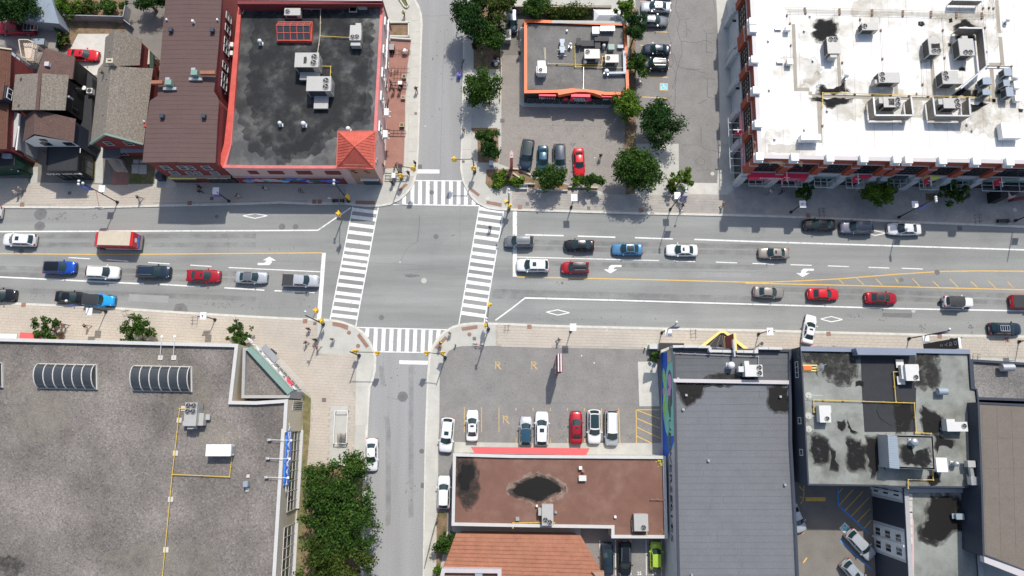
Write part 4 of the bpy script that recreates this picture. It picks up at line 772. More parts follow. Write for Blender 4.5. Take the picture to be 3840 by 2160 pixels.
patch(mur, M['stain2'], T(2,2,"1968,910 2010,875 2120,862 2300,890 2380,940 2200,950 2030,945",H2-.3), H2-.303, 'wet_patch'); patch(mur, M['wet'], T(3,2,"5,1010 60,1005 200,1000 215,1230 120,1235 60,1240 20,1200 10,1110",H2-.3), H2-.318, 'wet_patch')
patch(mur, M['wet'], T(2,2,"2300,890 2420,885 2440,945 2330,950",H2-.3), H2-.302, 'wet_patch')
rtu(2,2,2345,775,2515,888,H2-.35,1.5,'cream roof unit with two fans on the dark strip behind the triangle awning',[(.82,.24,.33),(.82,.72,.33)],'unit_w',[(-.35,.1,0,.6,.8),(.0,-.38,.28,0,.85)],None)
vent(2,2,2217,775,H2-.35,.48,1.5,'shiny round cowl vent on the dark strip roof left of the cream unit','white')
pipe([(2,2,1630,655),(2,2,2480,690),(2,2,2482,880)],H2-.35,'grey conduit with clamps running behind the front parapet of the mural building','galv',.045,sup=1.7,name='conduit')
for c,r,x,y in ((2,2,1755,1078),(2,2,1725,1222),(2,3,1980,287),(2,3,1812,1440),(3,2,128,1093),(3,3,176,532),(2,2,1673,912)): vent(c,r,x,y,H2-.35,.13,.4,f'small pipe vent on the grey strip roof {dict(((1755,"in the dark wet patch"),(1725,"just below the dark wet patch"),(1980,"alone in the middle"),(1812,"near the bottom border"),(128,"in the wet patch at its right edge"),(176,"near its right edge low down"),(1673,"at the dark strip corner")))[x]}','galv','box','small pipe vents')
# triangle awning and blade sign over the pavement
aw = empty('triangle_awning', at(2,2,2120,520,3.2), 'yellow edged triangular entrance awning sticking out over the pavement', 'awning')
P = T(2,2,"1890,585 2085,432 2150,432 2400,625",3.4); Q = T(2,2,"1945,580 2100,452 2135,452 2345,620",3.4)
for i in range(3): b = MB(); b.prism([P[i],P[i+1],Q[i+1],Q[i]], 2.9, 3.4); b.build('yellow_edge', M['awn_y'], aw)
b = MB(); b.prism(Q, 2.95, 3.0); b.build('awning_deck', M['black'], aw)
b = MB()
for k in range(5): a_, c_ = Q[0].lerp(Q[3],(k+.5)/5), Q[1].lerp(Q[2],(k+.5)/5); b.bar((a_.x,a_.y,3.05),(c_.x,c_.y,3.05),.07)
b.build('awning_rib', M['iron'], aw)
bs = empty('projecting_sign', at(2,2,2240,620,7), 'tall maroon projecting sign with gold edges above the triangle awning', 'sign')
a_, c_ = at(2,2,2240,640,8), at(2,2,2255,470,6); b = MB(); b.box(a_.x-.13,a_.y,4.6,a_.x+.13,a_.y+2.4,8.4); b.build('sign_box', M['brick_d'], bs); b = MB(); b.box(a_.x-.17,a_.y,8.4,a_.x+.17,a_.y+2.45,8.55); b.box(a_.x-.17,a_.y,4.45,a_.x+.17,a_.y+2.45,4.6); b.build('gold_trim', M['awn_y'], bs); b = MB(); b.box(a_.x-.3,a_.y-.7,8.0,a_.x-.1,a_.y+1.6,8.6); b.build('steel_bracket', M['galv'], bs)
# ---- dark blue walled building with stained concrete roof
H3 = 10.2
p3 = T(3,2,"328,592 2030,622 2055,1005 2105,1015",H3)+T(3,3,"2160,0 2200,562 1245,553 1205,545 405,533",H3)
b3, P3 = bld('navy_building', 'two-storey navy walled building with a stained pale concrete roof and blue grey front edge', 'building', p3, H3, M['navy'], M['concroof'], M['navy'], .14, .3)
ff3 = Face(at(3,2,2030,622,H3), at(3,2,328,592,H3)); b = MB(); ff3.box(b, 0, ff3.L, H3-.4, H3+.04, -.55, .05); b.build('front_coping', M['bluecap'], b3)
zr3 = H3-.3
q = T(3,2,"885,605 1490,612 1492,675 905,672",H3+1.2); b = MB(); b.prism(q, H3-.2, H3+1.2); b.build('raised_front', M['bluecap'], b3)
sheetz = zr3+.004
for m, s, c, r in (('blackroof',"930,650 1480,655 1475,1000 1490,1010 1485,1449 970,1449 945,1050",3,2),('concroof',"1495,1010 2050,1010 2095,1449 1500,1449",3,2)):
    b = MB(); b.sheet(T(c,r,s,zr3), sheetz); b.build('roof_section', M[m], b3)
for m, c, r, s in (('stain2',3,2,"365,620 870,625 885,740 860,830 800,950 720,955 580,890 560,800 380,740 355,660"),('stain2',3,2,"1495,650 1720,650 1700,700 1720,850 1690,990 1500,990 1480,800"),('stain',3,2,"885,940 960,945 955,995 885,990"),('stain',3,2,"700,1340 770,1325 780,1380 740,1445 700,1400"),('stain',3,3,"800,70 930,90 980,200 975,370 840,385 795,240"),('stain',3,3,"440,60 520,40 600,90 610,250 560,320 470,310 430,180"),('stain',3,3,"625,170 680,200 670,280 710,330 700,390 620,370 640,260"),('stain',3,2,"800,1320 825,1449 900,1449 805,1400")):
    patch(b3, M[m], T(c,r,s,zr3), zr3+.008, 'roof_stain')
for c, r, s in ((3,3,"990,70 1180,50 1180,380 1120,300 1080,440 1040,430 1020,300 980,200"),(3,2,"1550,1180 1740,1300 1740,1449 1560,1449"),(3,3,"1680,30 1860,90 1840,170 1720,140 1700,230 1680,150"),(3,3,"1600,480 1680,400 1730,500 1640,545"),(3,2,"1270,1180 1440,1180 1460,1300 1420,1420 1290,1449 1280,1300")): patch(b3, M['wet'], T(c,r,s,zr3), zr3+.010, 'wet_patch')
q = T(3,3,"1205,30 1665,42 1685,380 1225,362",H3+2.2)
ringmesh(ccw(q), inset(q,.2), zr3, H3+2.1).build('penthouse_wall', M['greywall'], b3); b = MB(); b.sheet(inset(q,.02), H3+2.1); b.build('penthouse_roof', M['concroof'], b3)
b = MB(); qq = T(3,3,"1205,32 1300,38 1325,372 1225,362",H3+2.2); b.prism(qq, H3+2.11, H3+2.16)
for k in range(14): a_, c_ = qq[0].lerp(qq[3],(k+.5)/14), qq[1].lerp(qq[2],(k+.5)/14); b.bar((a_.x,a_.y,H3+2.18),(c_.x,c_.y,H3+2.18),.05)
b.build('corrugated_strip', M['unit_b'], b3); patch(b3, M['stain'], T(3,3,"1335,160 1450,150 1470,230 1520,180 1600,165 1645,300 1600,345 1400,330 1345,250",H3+2.1), H3+2.112, 'roof_stain')
west3 = Face(at(3,2,328,592,H3), at(3,3,405,533,H3))
for c, r, y0, y1, ny in ((3,2,740,905,3),(3,2,1300,1370,1),(3,3,170,238,1)):
    a0, a1 = west3.a(at(c,r,300,y0,8.8)), west3.a(at(c,r,300,y1,8.8)); west3.win(b3, a0, a1, 8.3, 9.3, M['offwhite'], ny if ny > 1 else 1, 1, fw=.1)
rtu(3,2,1380,770,1505,930,zr3,1.4,'white roof unit with one fan between two square pads on the black roof strip',[(.75,.8,.3)],'unit_w',[(1.0,0,1.1,.4,.95),(-.22,.0,0,.9,.7)],None)
rtu(3,2,515,1185,620,1350,zr3,1.3,'white roof unit with one fan on the left of the stained concrete roof',[(.65,.78,.28)],'unit_w',[(1.0,0,1.14,.42,.95)],None)
rtu(3,2,1800,1350,2000,1440,zr3,1.4,'white roof unit with one fan on the right part of the stained concrete roof',[(.84,.42,.3)],'unit_w',[(0,-.35,.42,0,.95)],None)
rtu(3,2,1288,722,1358,800,zr3,.35,'square roof pad with a rust spot, above its bare twin',(),'unit_w',None,None,cat='roof hatch',group=None,name='roof_pad'); rtu(3,2,1300,892,1372,968,zr3,.35,'square bare roof pad, below the rust spotted one',(),'unit_w',None,None,cat='roof hatch',group=None,name='roof_pad')
pipe([(3,2,1375,840),(3,2,1262,845),(3,2,1288,1145)],zr3,'yellow gas pipe from the white unit down the black roof strip'); pipe([(3,2,500,1250),(3,2,462,1248),(3,2,460,1125),(3,2,1472,1158),(3,2,1492,1449),(3,3,1485,8),(3,3,1640,14)],zr3,'long yellow gas pipe crossing the stained concrete roof from side to side'); pipe([(3,3,1658,385),(3,3,1662,482),(3,3,1410,478),(3,3,1410,565)],zr3,'stepped yellow gas pipe by the rear edge of the stained roof')
vent(3,3,1490,100,H3+2.1,.5,1.0,'round steel cowl vent on the small raised penthouse roof'); vent(3,3,1915,320,zr3,.38,1.2,'conical steel vent right of the white curved hood')
for x, y, nm in ((1755,1040,'pale steel tank vent on the light concrete roof section'),):
    t_ = empty('turbine_vent', (0,0,0), nm, 'roof vent'); b = MB(); b.tube((-.6,0,.75),(.6,0,.75),.45,n=16); b.build('drum', M['unit_b'], t_, smooth=False); b = MB(); b.box(-.35,-.35,0,.35,.35,.5); b.build('base', M['galv'], t_); p = at(3,2,x,y,zr3+.8); t_.location = (p.x,p.y,zr3)
rtu(3,3,1690,262,1795,400,zr3,1.3,'white curved hood by the penthouse on the stained roof',(),'white',[(-.25,.2,0,.7,.6)],None,cat='exhaust hood',group=None)
dt = empty('exhaust_duct', (0,0,0), 'grey metal exhaust duct lying near the right edge of the stained roof', 'duct'); b = MB(); p0, p1, p2 = at(3,3,2030,320,zr3+1), at(3,3,2050,400,zr3+.9), at(3,3,2060,490,zr3+1); b.bar(p0-Vector((0,-.4,0)),p0-Vector((0,.4,0)),.95,.8); b.build('fan_box', M['unit'], dt); b = MB(); b.bar(p0,p2,.4,.4); b.build('duct_run', M['galv'], dt); b = MB(); b.bar(p2+Vector((0,.5,0)),p2-Vector((0,.5,0)),.9,.8); b.build('outlet_box', M['galv'], dt)
sd = empty('satellite_dish', (0,0,0), 'grey satellite dish on a yellow and orange ballast frame on the stained roof', 'satellite dish'); p = at(3,2,520,795,zr3+.9)
b = MB(); vs = []; N = 14
for j, (rr, d_) in enumerate(((.0,.0),(.28,.05),(.52,.17))):
    for k in range(N): t = 2*math.pi*k/N; vs.append((d_*1.0+rr*math.cos(t)*.35, rr*math.sin(t), .9+rr*math.cos(t)))
b.add(vs, [(j*N+k, j*N+(k+1)%N, (j+1)*N+(k+1)%N, (j+1)*N+k) for j in range(2) for k in range(N)]); b.build('dish', M['galv'], sd, smooth=True); b = MB(); b.tube((0,0,.9),(.8,.35,1.1),.03); b.build('feed_arm', M['galv'], sd); b = MB()
for k in range(3): b.box(-2.0,-.5+k*.35,.02,0,-.35+k*.35,.18)
b.build('ballast_frame', M['awn_y'], sd); b = MB(); b.box(-1.9,-.35,.18,-.8,.2,.36); b.build('ballast_block', M['orange'], sd); b = MB(); b.tube((0,0,0),(0,0,.9),.04); b.build('mast', M['galv'], sd); sd.location = (p.x,p.y,zr3)
for i, y in enumerate((1078,1285,1420)):
    t_ = empty('antenna', at(3,2,440,y,zr3), ('top','middle','bottom')[i]+' one of three thin grey T-shaped antennas near the navy wall', 'antenna', 'T-shaped antennas'); q = at(3,2,440,y,zr3+1.0); b = MB(); b.tube((q.x,q.y,zr3),(q.x,q.y,zr3+1.0),.03); b.tube((q.x-.5,q.y,zr3+1),(q.x+(1.4 if i == 0 else .3),q.y-.05,zr3+1),.025); b.build('mast', M['galv'], t_); b = MB(); b.disc((q.x,q.y),.45,zr3+.06,10); b.build('base', M['concrete'], t_)
cbl = empty('loose_cable', at(3,2,1190,1250,zr3), 'thin green cable lying in a loop across the black roof strip', 'cable'); b = MB(); Pp = [at(3,2,x,y,zr3+.05) for x,y in ((1425,1170),(1280,1130),(1130,1165),(1092,1230),(1130,1310),(1230,1375),(1340,1392),(1360,1350),(1290,1310),(1270,1250))]; b.path(Pp,.025,5); b.build('cable', M['green_d'], cbl)
# ---- building at right (gravel and tan roofs)
H4 = 8.8
b4, P4 = bld('gravel_roof_building', 'building with a rectangle of grey gravel roof by the right border', 'building', T(3,2,"2042,718 2576,752 3300,790 3300,1160 2110,1120 2060,1000",H4), H4, M['navy'], M['gravel_grey'], M['navy'], .3, .45)
t_ = empty('turbine_vent', (0,0,0), 'large grey drum vent on the gravel roof near the right border', 'roof vent'); b = MB(); b.tube((-.78,0,.9),(.78,0,.9),.5,n=18); b.build('drum', M['galv'], t_); b = MB(); b.box(-.3,-.3,0,.3,.3,.5); b.build('base', M['galv'], t_); p = at(3,2,2410,800,H4+.5); t_.location = (p.x,p.y,H4-.45)
H5 = 12.0
p5 = T(3,2,"2112,1150 2576,1172 3300,1200",H5)+T(3,3,"3300,1600 2576,1400 2165,1240 2148,560",H5)
b5, P5 = bld('tan_roof_building', 'tallest building at the right with a plain tan panelled roof', 'building', p5, H5, M['navy'], M['tanroof'], M['navy'], .2, .12)
Lx = lambda t: 2150; 
for i in range(5):
    for j in range(5):
        x0, y0 = 2150+i*150, 1215+j*300; q = [at(3,2,x0+(y-1200)*.03+dx,y,H5-.1) for dx,y in ((0,y0),(150,y0+3),(150,y0+303),(0,y0+300))]
        if y0+300 < 2760-(0 if i<2 else 0): b = MB(); b.prism(inset(q,.02), H5-.115, H5-.1); b.build('roof_panel', M['tanroof'], b5)
b = MB(); P = T(3,3,"2165,1250 2576,1400 3300,1650 3300,1720 2576,1470 2170,1310",H5); b.prism(P, H5-.6, H5+.15); b.build('eave_band', M['greycap'], b5)
# low building with the white window wall
H6 = 8.4
b6, P6 = bld('white_window_building', 'building with grey and white windowed side wall and a wet pale concrete roof', 'building', T(3,3,"1375,568 2100,572 2165,1449 2175,1900 1450,1900 1420,1449",H6), H6, M['navy'], M['concroof'], M['greywall'], .5, .35)
w6 = Face(at(3,3,1375,568,H6), at(3,3,1450,1900,H6))
def bay(y0, y1, rows):
    a0, a1 = w6.a(at(3,3,1200,y0,4)), w6.a(at(3,3,1250,y1,4)); b = MB(); w6.box(b, a0-.4, a1+.4, .1, 7.9, 0, .05); b.build('grey_surround', M['stone'], b6); b = MB(); w6.box(b, a0, a1, .2, 7.7, .05, .1); b.build('white_bay', M['white'], b6)
    for i in range(rows):
        s0 = a0+(a1-a0)*i/rows+.35; s1 = a0+(a1-a0)*(i+1)/rows-.25
        for z in (.7,3.2,5.8): w6.win(b6, s0, s1, z, z+1.5, M['white'], 2, 1, base=.1, fw=.09)
    b = MB(); w6.box(b, (a0+a1)/2-.15, (a0+a1)/2+.15, .2, 7.9, .1, .3); b.build('white_rib', M['white'], b6)
bay(535,650,1); bay(960,1230,2)
zr6 = H6-.35
b = MB(); b.sheet(T(3,3,"1385,600 1400,600 1465,900 1470,1449 1440,1449 1450,1150 1420,970",zr6), zr6+.02); b.build('pink_flashing', M['pinkwall'], b6)
for i, y in enumerate((620,690,750,800,870,960,1060)): b = MB(); b.prism(inset(T(3,3,f"1408,{y} 1452,{y} 1455,{y+64} 1412,{y+64}",zr6),.01), zr6, zr6+.03); b.build('edge_slab', M['concrete_l'], b6)
patch(b6, M['wet'], T(3,3,"1640,640 1740,650 1900,680 1990,760 2040,850 2040,960 1960,1000 1900,980 1820,1020 1760,1090 1640,1095 1560,1060 1550,980 1620,850 1640,720",zr6), zr6+.006, 'wet_patch', amp=.35); patch(b6, M['stain2'], T(3,3,"1880,780 1960,760 2010,850 1990,950 1900,900",zr6), zr6+.010, 'dry_patch'); patch(b6, M['wet'], T(3,3,"1980,1010 2030,1010 2040,1070 1990,1080",zr6), zr6+.006, 'wet_patch')
patch(b6, M['stain2'], T(3,3,"1560,900 1500,1000 1540,1080 1640,1130 1780,1110 1700,1100 1560,1060",zr6), zr6+.004, 'stain')
rtu(3,3,1895,825,1970,878,zr6,.9,'small pale blue box unit in the wet patch of the lower pale roof',(),'unit_b',[(-.3,0,0,1,.5)],None,group=None)
b = MB()
# ---- low red-brown roofed shop (bottom centre)
H7 = 3.9
p7 = T(1,3,"1985,215 2576,232",H7)+T(2,3,"1545,243 1565,1068 1003,1066 1003,968 0,952",H7)+T(1,3,"1970,940",H7)
b7, P7 = bld('red_roof_shop', 'single-storey shop with a red-brown flat roof, a black puddle and a pink awning', 'shop', p7, H7, M['offwhite'], M['redroof'], M['offwhite'], .38, .35)
z7 = H7-.35
b = MB(); q = T(2,3,"0,175 775,178 775,232 0,222",2.9)+T(1,3,"2160,150",2.9)
A, B, Cc, D = at(1,3,2160,150,2.4), at(2,3,780,165,2.4), at(2,3,748,232,3.4), at(1,3,2200,215,3.4)
n_ = 60
for i in range(n_):
    a0, a1 = A.lerp(B,i/n_), A.lerp(B,(i+.92)/n_); d0, d1 = D.lerp(Cc,i/n_), D.lerp(Cc,(i+.92)/n_); b.add([a0,a1,d1,d0,(a0.x,a0.y,2.15),(a1.x,a1.y,2.15)], [(0,1,2,3),(4,5,1,0)])
b.add([A,D,(D.x,D.y,2.2),(A.x,A.y,2.15)],[(0,1,2,3)]); b.add([B,Cc,(Cc.x,Cc.y,2.2),(B.x,B.y,2.15)],[(0,1,2,3)])
b.build('pink_awning', M['pinkawn'], b7); b = MB(); b.add([A-Vector((0,0,.03)),B-Vector((0,0,.03)),Cc-Vector((0,0,.03)),D-Vector((0,0,.03))],[(0,1,2,3)]); b.build('awning_lining', M['pinkawn'], b7)
patch(b7, M['silt'], T(2,3,"-60,600 20,480 150,420 300,410 450,450 545,520 560,610 470,680 330,720 250,735 80,690 -40,640",z7), z7+.003, 'silt_ring', amp=.35)
patch(b7, M['wet'], T(2,3,"0,590 60,520 160,480 250,442 330,465 420,510 490,550 492,600 410,620 330,670 250,698 150,665 40,630",z7), z7+.006, 'puddle', amp=.16)
patch(b7, M['stain2'], T(1,3,"2030,260 2190,260 2240,400 2250,560 2220,690 2150,780 2090,750 2030,620 2010,500",z7), z7+.003, 'stain', amp=.2); patch(b7, M['wet'], T(1,3,"2080,320 2180,330 2190,460 2150,560 2080,590 2030,500",z7), z7+.006, 'puddle', amp=.3)
# strips of roofing as parts
for i in range(14):
    x0 = -560+i*155
    if x0+150 > 1540: break
    yb = 930 if x0+150 < 1000 else 1040
    q = [at(2,3,x0,262,z7),at(2,3,x0+153,264,z7),at(2,3,x0+156,yb+5,z7),at(2,3,x0+3,yb,z7)]; b = MB(); b.prism(inset(q,.012), z7-.012, z7+.001); b.build('roof_sheet', M['redroof'], b7)
rtu(2,3,303,730,412,938,z7,1.5,'grey roof unit with two diagonal fans on the red-brown roof edge',[(.28,.75,.33),(.68,.86,.33)],'unit',[(-.35,.18,0,.55,.8)],None)
rtu(2,3,1230,828,1365,995,z7,1.4,'grey roof unit with one fan in the corner of the red-brown roof',[(.65,.8,.33)],'unit',[(.98,.2,1.05,.5,.6)],None)
rtu(2,3,675,440,745,490,z7,.6,'small louvred box vent on the red-brown roof below a pipe vent',(),'unit_w',None,None,cat='roof vent',group=None); vent(2,3,690,362,z7,.2,.6,'white square pipe vent on the red-brown roof','white','box',None); vent(2,3,715,392,z7,.17,.5,'rusty square pipe vent touching the white one','rust','box',None)
vent(2,3,250,745,z7,.12,.5,'white pipe vent left of the two-fan unit on the red-brown roof','white','box',None); vent(2,3,440,808,z7,.14,.4,'grey pipe vent right of the two-fan unit','galv','box',None); vent(2,3,1040,855,z7,.14,.4,'white pipe vent halfway between the units on the red-brown roof','white','box',None); vent(2,3,55,875,z7,.22,.4,'tilted grey vent near the lower edge of the red-brown roof','galv','box',None)
pipe([(2,3,1205,890),(2,3,1212,995),(2,3,1355,998),(2,3,1358,1045)],z7,'pale pipe bent around the single-fan unit','cream'); pipe([(2,3,1400,680),(2,3,1530,685)],z7,'short rusty pipe at the right edge of the red-brown roof','rust'); pipe([(2,3,430,915),(2,3,300,912),(2,3,10,915),(2,3,10,965)],z7,'yellow gas pipe along the lower parapet of the red-brown roof')
for x,y,s in ((1500,290,.5),(1470,280,.3),(1522,1030,.5),(1510,315,.3)):
    t_ = at(2,3,x,y,z7); b = MB()
    for k in range(26): a_ = Vector((t_.x+random.gauss(0,s*.6),t_.y+random.gauss(0,s*.6),z7+.05)); b.add([a_,a_+Vector((random.uniform(-.15,.15),random.uniform(-.15,.15),.12)),a_+Vector((random.uniform(-.15,.15),random.uniform(-.15,.15),.05))],[(0,1,2)])
    tag(b.build('roof_weeds', M['signyel'], None), f'dry yellow weeds growing at the {"upper" if y<500 else "lower"} right corner of the red-brown roof', 'weeds', 'weeds on the red-brown roof', 'stuff')
# ---- orange roofed house
H8 = 5.2
p8 = [(1,3,2012,1022,5.4),(2,3,690,1040,5.4),(2,3,925,1449,7.0),(2,3,1130,1900,8.6),(1,3,1700,1900,8.6),(1,3,1878,1370,7.0)]
b8 = empty('orange_roof_house', (*at(2,3,0,1400,0)[:2],.1), 'house with a plain orange shingled roof and a grey framed flat terrace', 'house')
poly3(b8, 'roof', M['orangetile'], p8, .2)
fp = inset([at(c,r,x,y,z) for c,r,x,y,z in p8], .5); b = MB(); b.prism(fp, .1, 5.0); b.build('wall', M['brick_tan'], b8)
for i in range(11):
    t = i/11; a_, c_ = at(1,3,2012-134*t*1.2,1022+350*t*1.2,5.4+1.9*t+.03), at(2,3,690+235*t*1.15,1040+409*t*1.15,5.4+1.9*t+.03)
    b = MB(); b.bar(a_-Vector((0,0,.02)), c_-Vector((0,0,.02)), .03, .02); b.build('shingle_course', M['orangetile'], b8)
tq = [(1,3,1870,1372,7.6),(1,3,2470,1380,7.6),(1,3,2470,1900,7.6),(1,3,1760,1900,7.6)]; tp = [at(c,r,x,y,z) for c,r,x,y,z in tq]
ringmesh(ccw(tp), inset(tp,.5), 5.6, 7.7).build('terrace_frame', M['greycap'], b8); b = MB(); b.sheet(inset(tp,.4), 6.9); b.build('terrace_floor', M['greyroof_d'], b8)
b = MB(); b.prism(T(2,3,"805,1405 925,1405 925,1449 840,1449",7.2), 6.4, 7.4); b.build('dormer_box', M['brick_tan'], b8)
rtu(1,3,2207,1425,2275,1500,6.9,.7,'small unit cut off by the bottom border on the grey framed terrace',(),'unit_b',None,None)
# ---- white roofed brick and stone store (upper right)
H9 = 10.2
p9 = T(2,0,"2378,-400",H9)+T(2,1,"2482,140",H9)+T(3,1,"3300,212",H9)+T(3,0,"3300,-400",H9)
b9, P9 = bld('white_roof_store', 'large red brick and grey stone store with a bright white flat roof', 'store', p9, H9, M['brick'], M['whiteroof'], M['greycap'], .52, .35)
Z9 = H9-.35
for k in range(20): b = MB(); L = [at(3,0,-420+k*180,-100,Z9), at(3,0,-393+k*184,1565,Z9)]; b.ribbon([L[0],L[1]], .07, Z9+.003); b.build('membrane_seam', M['greycap'], b9) if at(2,1,2520,140,Z9).x < L[1].x else None
for c, r, x, y, q in ((3,0,620,340,3),(3,0,1950,330,4),(3,0,1900,1000,5),(3,0,700,960,4),(3,0,1250,1060,3),(3,1,160,40,3),(3,0,2200,1120,4),(3,0,1640,470,2.5),(3,0,1150,110,3),(3,0,2000,120,3.5),(3,0,300,700,2.5)):
    p = at(c,r,x,y,Z9); patch(b9, M['grime'], [Vector((p.x+q*1.5*math.cos(t*.7), p.y+q*math.sin(t*.7), 0)) for t in range(9)], Z9+.0045+q*.0002, 'grime', amp=.5)
ringmesh(inset(P9,-.06), inset(P9,.2), .1, 4.9).build('stone_base', M['stone'], b9); ringmesh(inset(P9,-.14), inset(P9,.1), 4.9, 5.08).build('string_course', M['greycap'], b9); ringmesh(inset(P9,-.10), inset(P9,.1), 8.55, 8.7).build('upper_course', M['greycap'], b9)
w9 = Face(at(2,0,2378,-400,H9), at(2,1,2482,140,H9)); s9 = Face(at(2,1,2482,140,H9), at(3,1,3300,212,H9))
def capital(c, r, x, y, f, wpx=55):
    a = f.a(at(c,r,x,y,10.6)); root = b9; b = MB(); f.box(b, a-.55, a+.55, 5.0, 9.9, -.35, .42); b.build('brick_pier', M['brick'], root)
    b = MB(); f.box(b, a-.5, a+.5, .1, 4.2, .05, .75); f.box(b, a-.42, a+.42, 4.2, 5.0, .05, .45); b.build('stone_pier', M['stone'], root)
    b = MB(); f.box(b, a-.62, a+.62, 9.9, 10.15, -.7, .62); f.box(b, a-.52, a+.52, 10.15, 10.75, -.6, .5); b.build('capital', M['white'], root)
    b = MB(); f.box(b, a-.6, a+.6, 8.2, 8.4, -.1, .5); f.box(b, a-.6, a+.6, 5.0, 5.2, -.1, .5); b.build('stone_band', M['greycap'], root)
wys = [(2,0,-150),(2,0,215),(2,0,290),(2,0,598),(2,0,908),(2,0,1245)]
for c, r, y in wys: capital(c,r,2420,y,w9)
sxs = [(2,1,2490),(3,1,268),(3,1,622),(3,1,962),(3,1,1292),(3,1,1410),(3,1,1752),(3,1,2090),(3,1,2425)]
for c, r, x in sxs: capital(c,r,x,120,s9)
def xa(f, L): return [f.a(at(c,r,*((v,120) if f is s9 else (2420,v)),10.6)) for c,r,v in L]
sa = xa(s9, sxs)+[s9.L-2]; wa = xa(w9, wys)+[w9.L-.2]
for i in range(len(sa)-1):
    if sa[i+1]-sa[i] < 2.5: continue
    if i == 4: continue
    a0, a1 = sa[i]+.95, sa[i+1]-.95; m_ = 1
    s9.win(b9, a0, a1, 5.5, 8.1, M['blackmetal'], 4, 3, fw=.09, out=.1)
    s9.win(b9, a0-.2, a1+.2, .3, 3.3, M['blackmetal'], 4, 1, base=.07)
    b = MB(); n = 4
    for k in range(n): x = a0+(a1-a0)*k/(n-1); s9.box(b, x-.04, x+.04, 3.35, 3.42, .05, 1.7)
    s9.box(b, a0, a1, 3.35, 3.45, 1.62, 1.72); s9.box(b, a0, a1, 3.35, 3.42, .75, .8); b.build('canopy_frame', M['stone'], b9)
    b = MB(); s9.box(b, a0-.3, a1+.3, 3.4, 3.6, .06, .3); b.build('lintel', M['greenfascia'], b9)
for i in range(len(wa)-1):
    if wa[i+1]-wa[i] < 2.5: continue
    a0, a1 = wa[i]+.95, wa[i+1]-.95; w9.win(b9, a0, a1, 5.5, 8.1, M['blackmetal'], 4, 3, fw=.09, out=.1)
a0, a1 = w9.a(at(2,0,2200,1165,3.4)), w9.L-.3; b = MB()
for k in range(9): x = a0+(a1-a0)*k/8; w9.box(b, x-.04, x+.04, 3.35, 3.42, .05, 1.8)
w9.box(b, a0, a1, 3.35, 3.42, 1.72, 1.8); b.build('canopy_frame', M['stone'], b9); w9.win(b9, a0, a1, .3, 3.2, M['blackmetal'], 6, 1, base=.07)
b = MB(); w9.box(b, a0, a1-.6, 3.75, 4.85, .07, .16); b.build('red_sign_panel', M['signred'], b9); w9.text('SHOPPERS DRUG MART', .62, M['white'], b9, (a0+a1)/2-1.0, 4.3, .18, depth=.02, sx=1.15, name='sign_letters'); b = MB(); w9.box(b, a1-2.0, a1-.9, 4.0, 4.6, .16, .2); b.build('blue_oval', M['unit_b'], b9)
a0, a1 = sa[0]+.6, sa[2]-.7; b = MB(); s9.box(b, a0, a1, 3.75, 4.85, .07, .85); b.build('red_sign_panel', M['signred'], b9)
s9.text('SHOPPERS', .62, M['white'], b9, a0+3.3, 4.5, .87, depth=.02, sx=1.25, name='sign_letters'); s9.text('DRUG MART', .42, M['white'], b9, a0+4.6, 4.02, .87, depth=.02, sx=1.3, name='sign_letters'); b = MB(); L = []; ac = a1-1.7
b.add([s9.p(ac+.9*math.cos(t*.3927), 4.3+.36*math.sin(t*.3927), .87) for t in range(16)], [tuple(range(16))]); b.build('blue_oval', M['unit_b'], b9)
def shopsign(x0, x1, m, txt=None, tm='white', s=.5):
    a0, a1 = s9.a(at(3,1,x0,300,4.2)), s9.a(at(3,1,x1,300,4.2)); b = MB(); s9.box(b, a0, a1, 3.75, 4.75, .07, .3); b.build('shop_sign', M[m], b9)
    if txt: s9.text(txt, s, M[tm], b9, (a0+a1)/2, 4.25, .31, depth=.015, name='sign_letters')
shopsign(880,1020,'signred'); shopsign(1262,1390,'navy'); shopsign(1580,1700,'signyel'); shopsign(2210,2500,'greenfascia')
for f, lst in ((s9, [(3,1,190),(3,1,905),(3,1,1632),(3,1,2345)]),(w9, [(2,0,2760)])):
    for c, r, v in lst:
        a = f.a(at(c,r,v,250,6.0)) if f is s9 else f.a(at(2,0,2350,1305,6.0)); root = empty('blade_banner', f.p(a,4.6,.4), ('small red banner on a white scroll bracket, stone store, '+({190:'nearest its street corner',905:'left of the biggest pavement tree',1632:'between two pavement trees',2345:'nearest the right border',2760:'on its side wall'}[v])), 'hanging sign', 'hanging banners on the stone store')
        b = MB(); b.bar(f.p(a,5.9,.35), f.p(a,5.9,1.9), .1); b.bar(f.p(a-.4,5.9,1.2), f.p(a+.4,5.9,1.2), .08); b.bar(f.p(a,4.1,.35), f.p(a,4.1,1.6), .08); b.build('scroll_bracket', M['white'], root); b = MB(); f.box(b, a-.04, a+.04, 4.2, 5.8, .5, 1.3); b.build('banner', M['signred'], root)
for y in (210,890):
    p = at(2,0,2285,y,4.0); a = w9.a(p); root = b9; b = MB(); w9.box(b, a-.15, a+.15, 3.9, 4.1, .06, .6); b.build('wall_lamp', M['blackmetal'], b9)
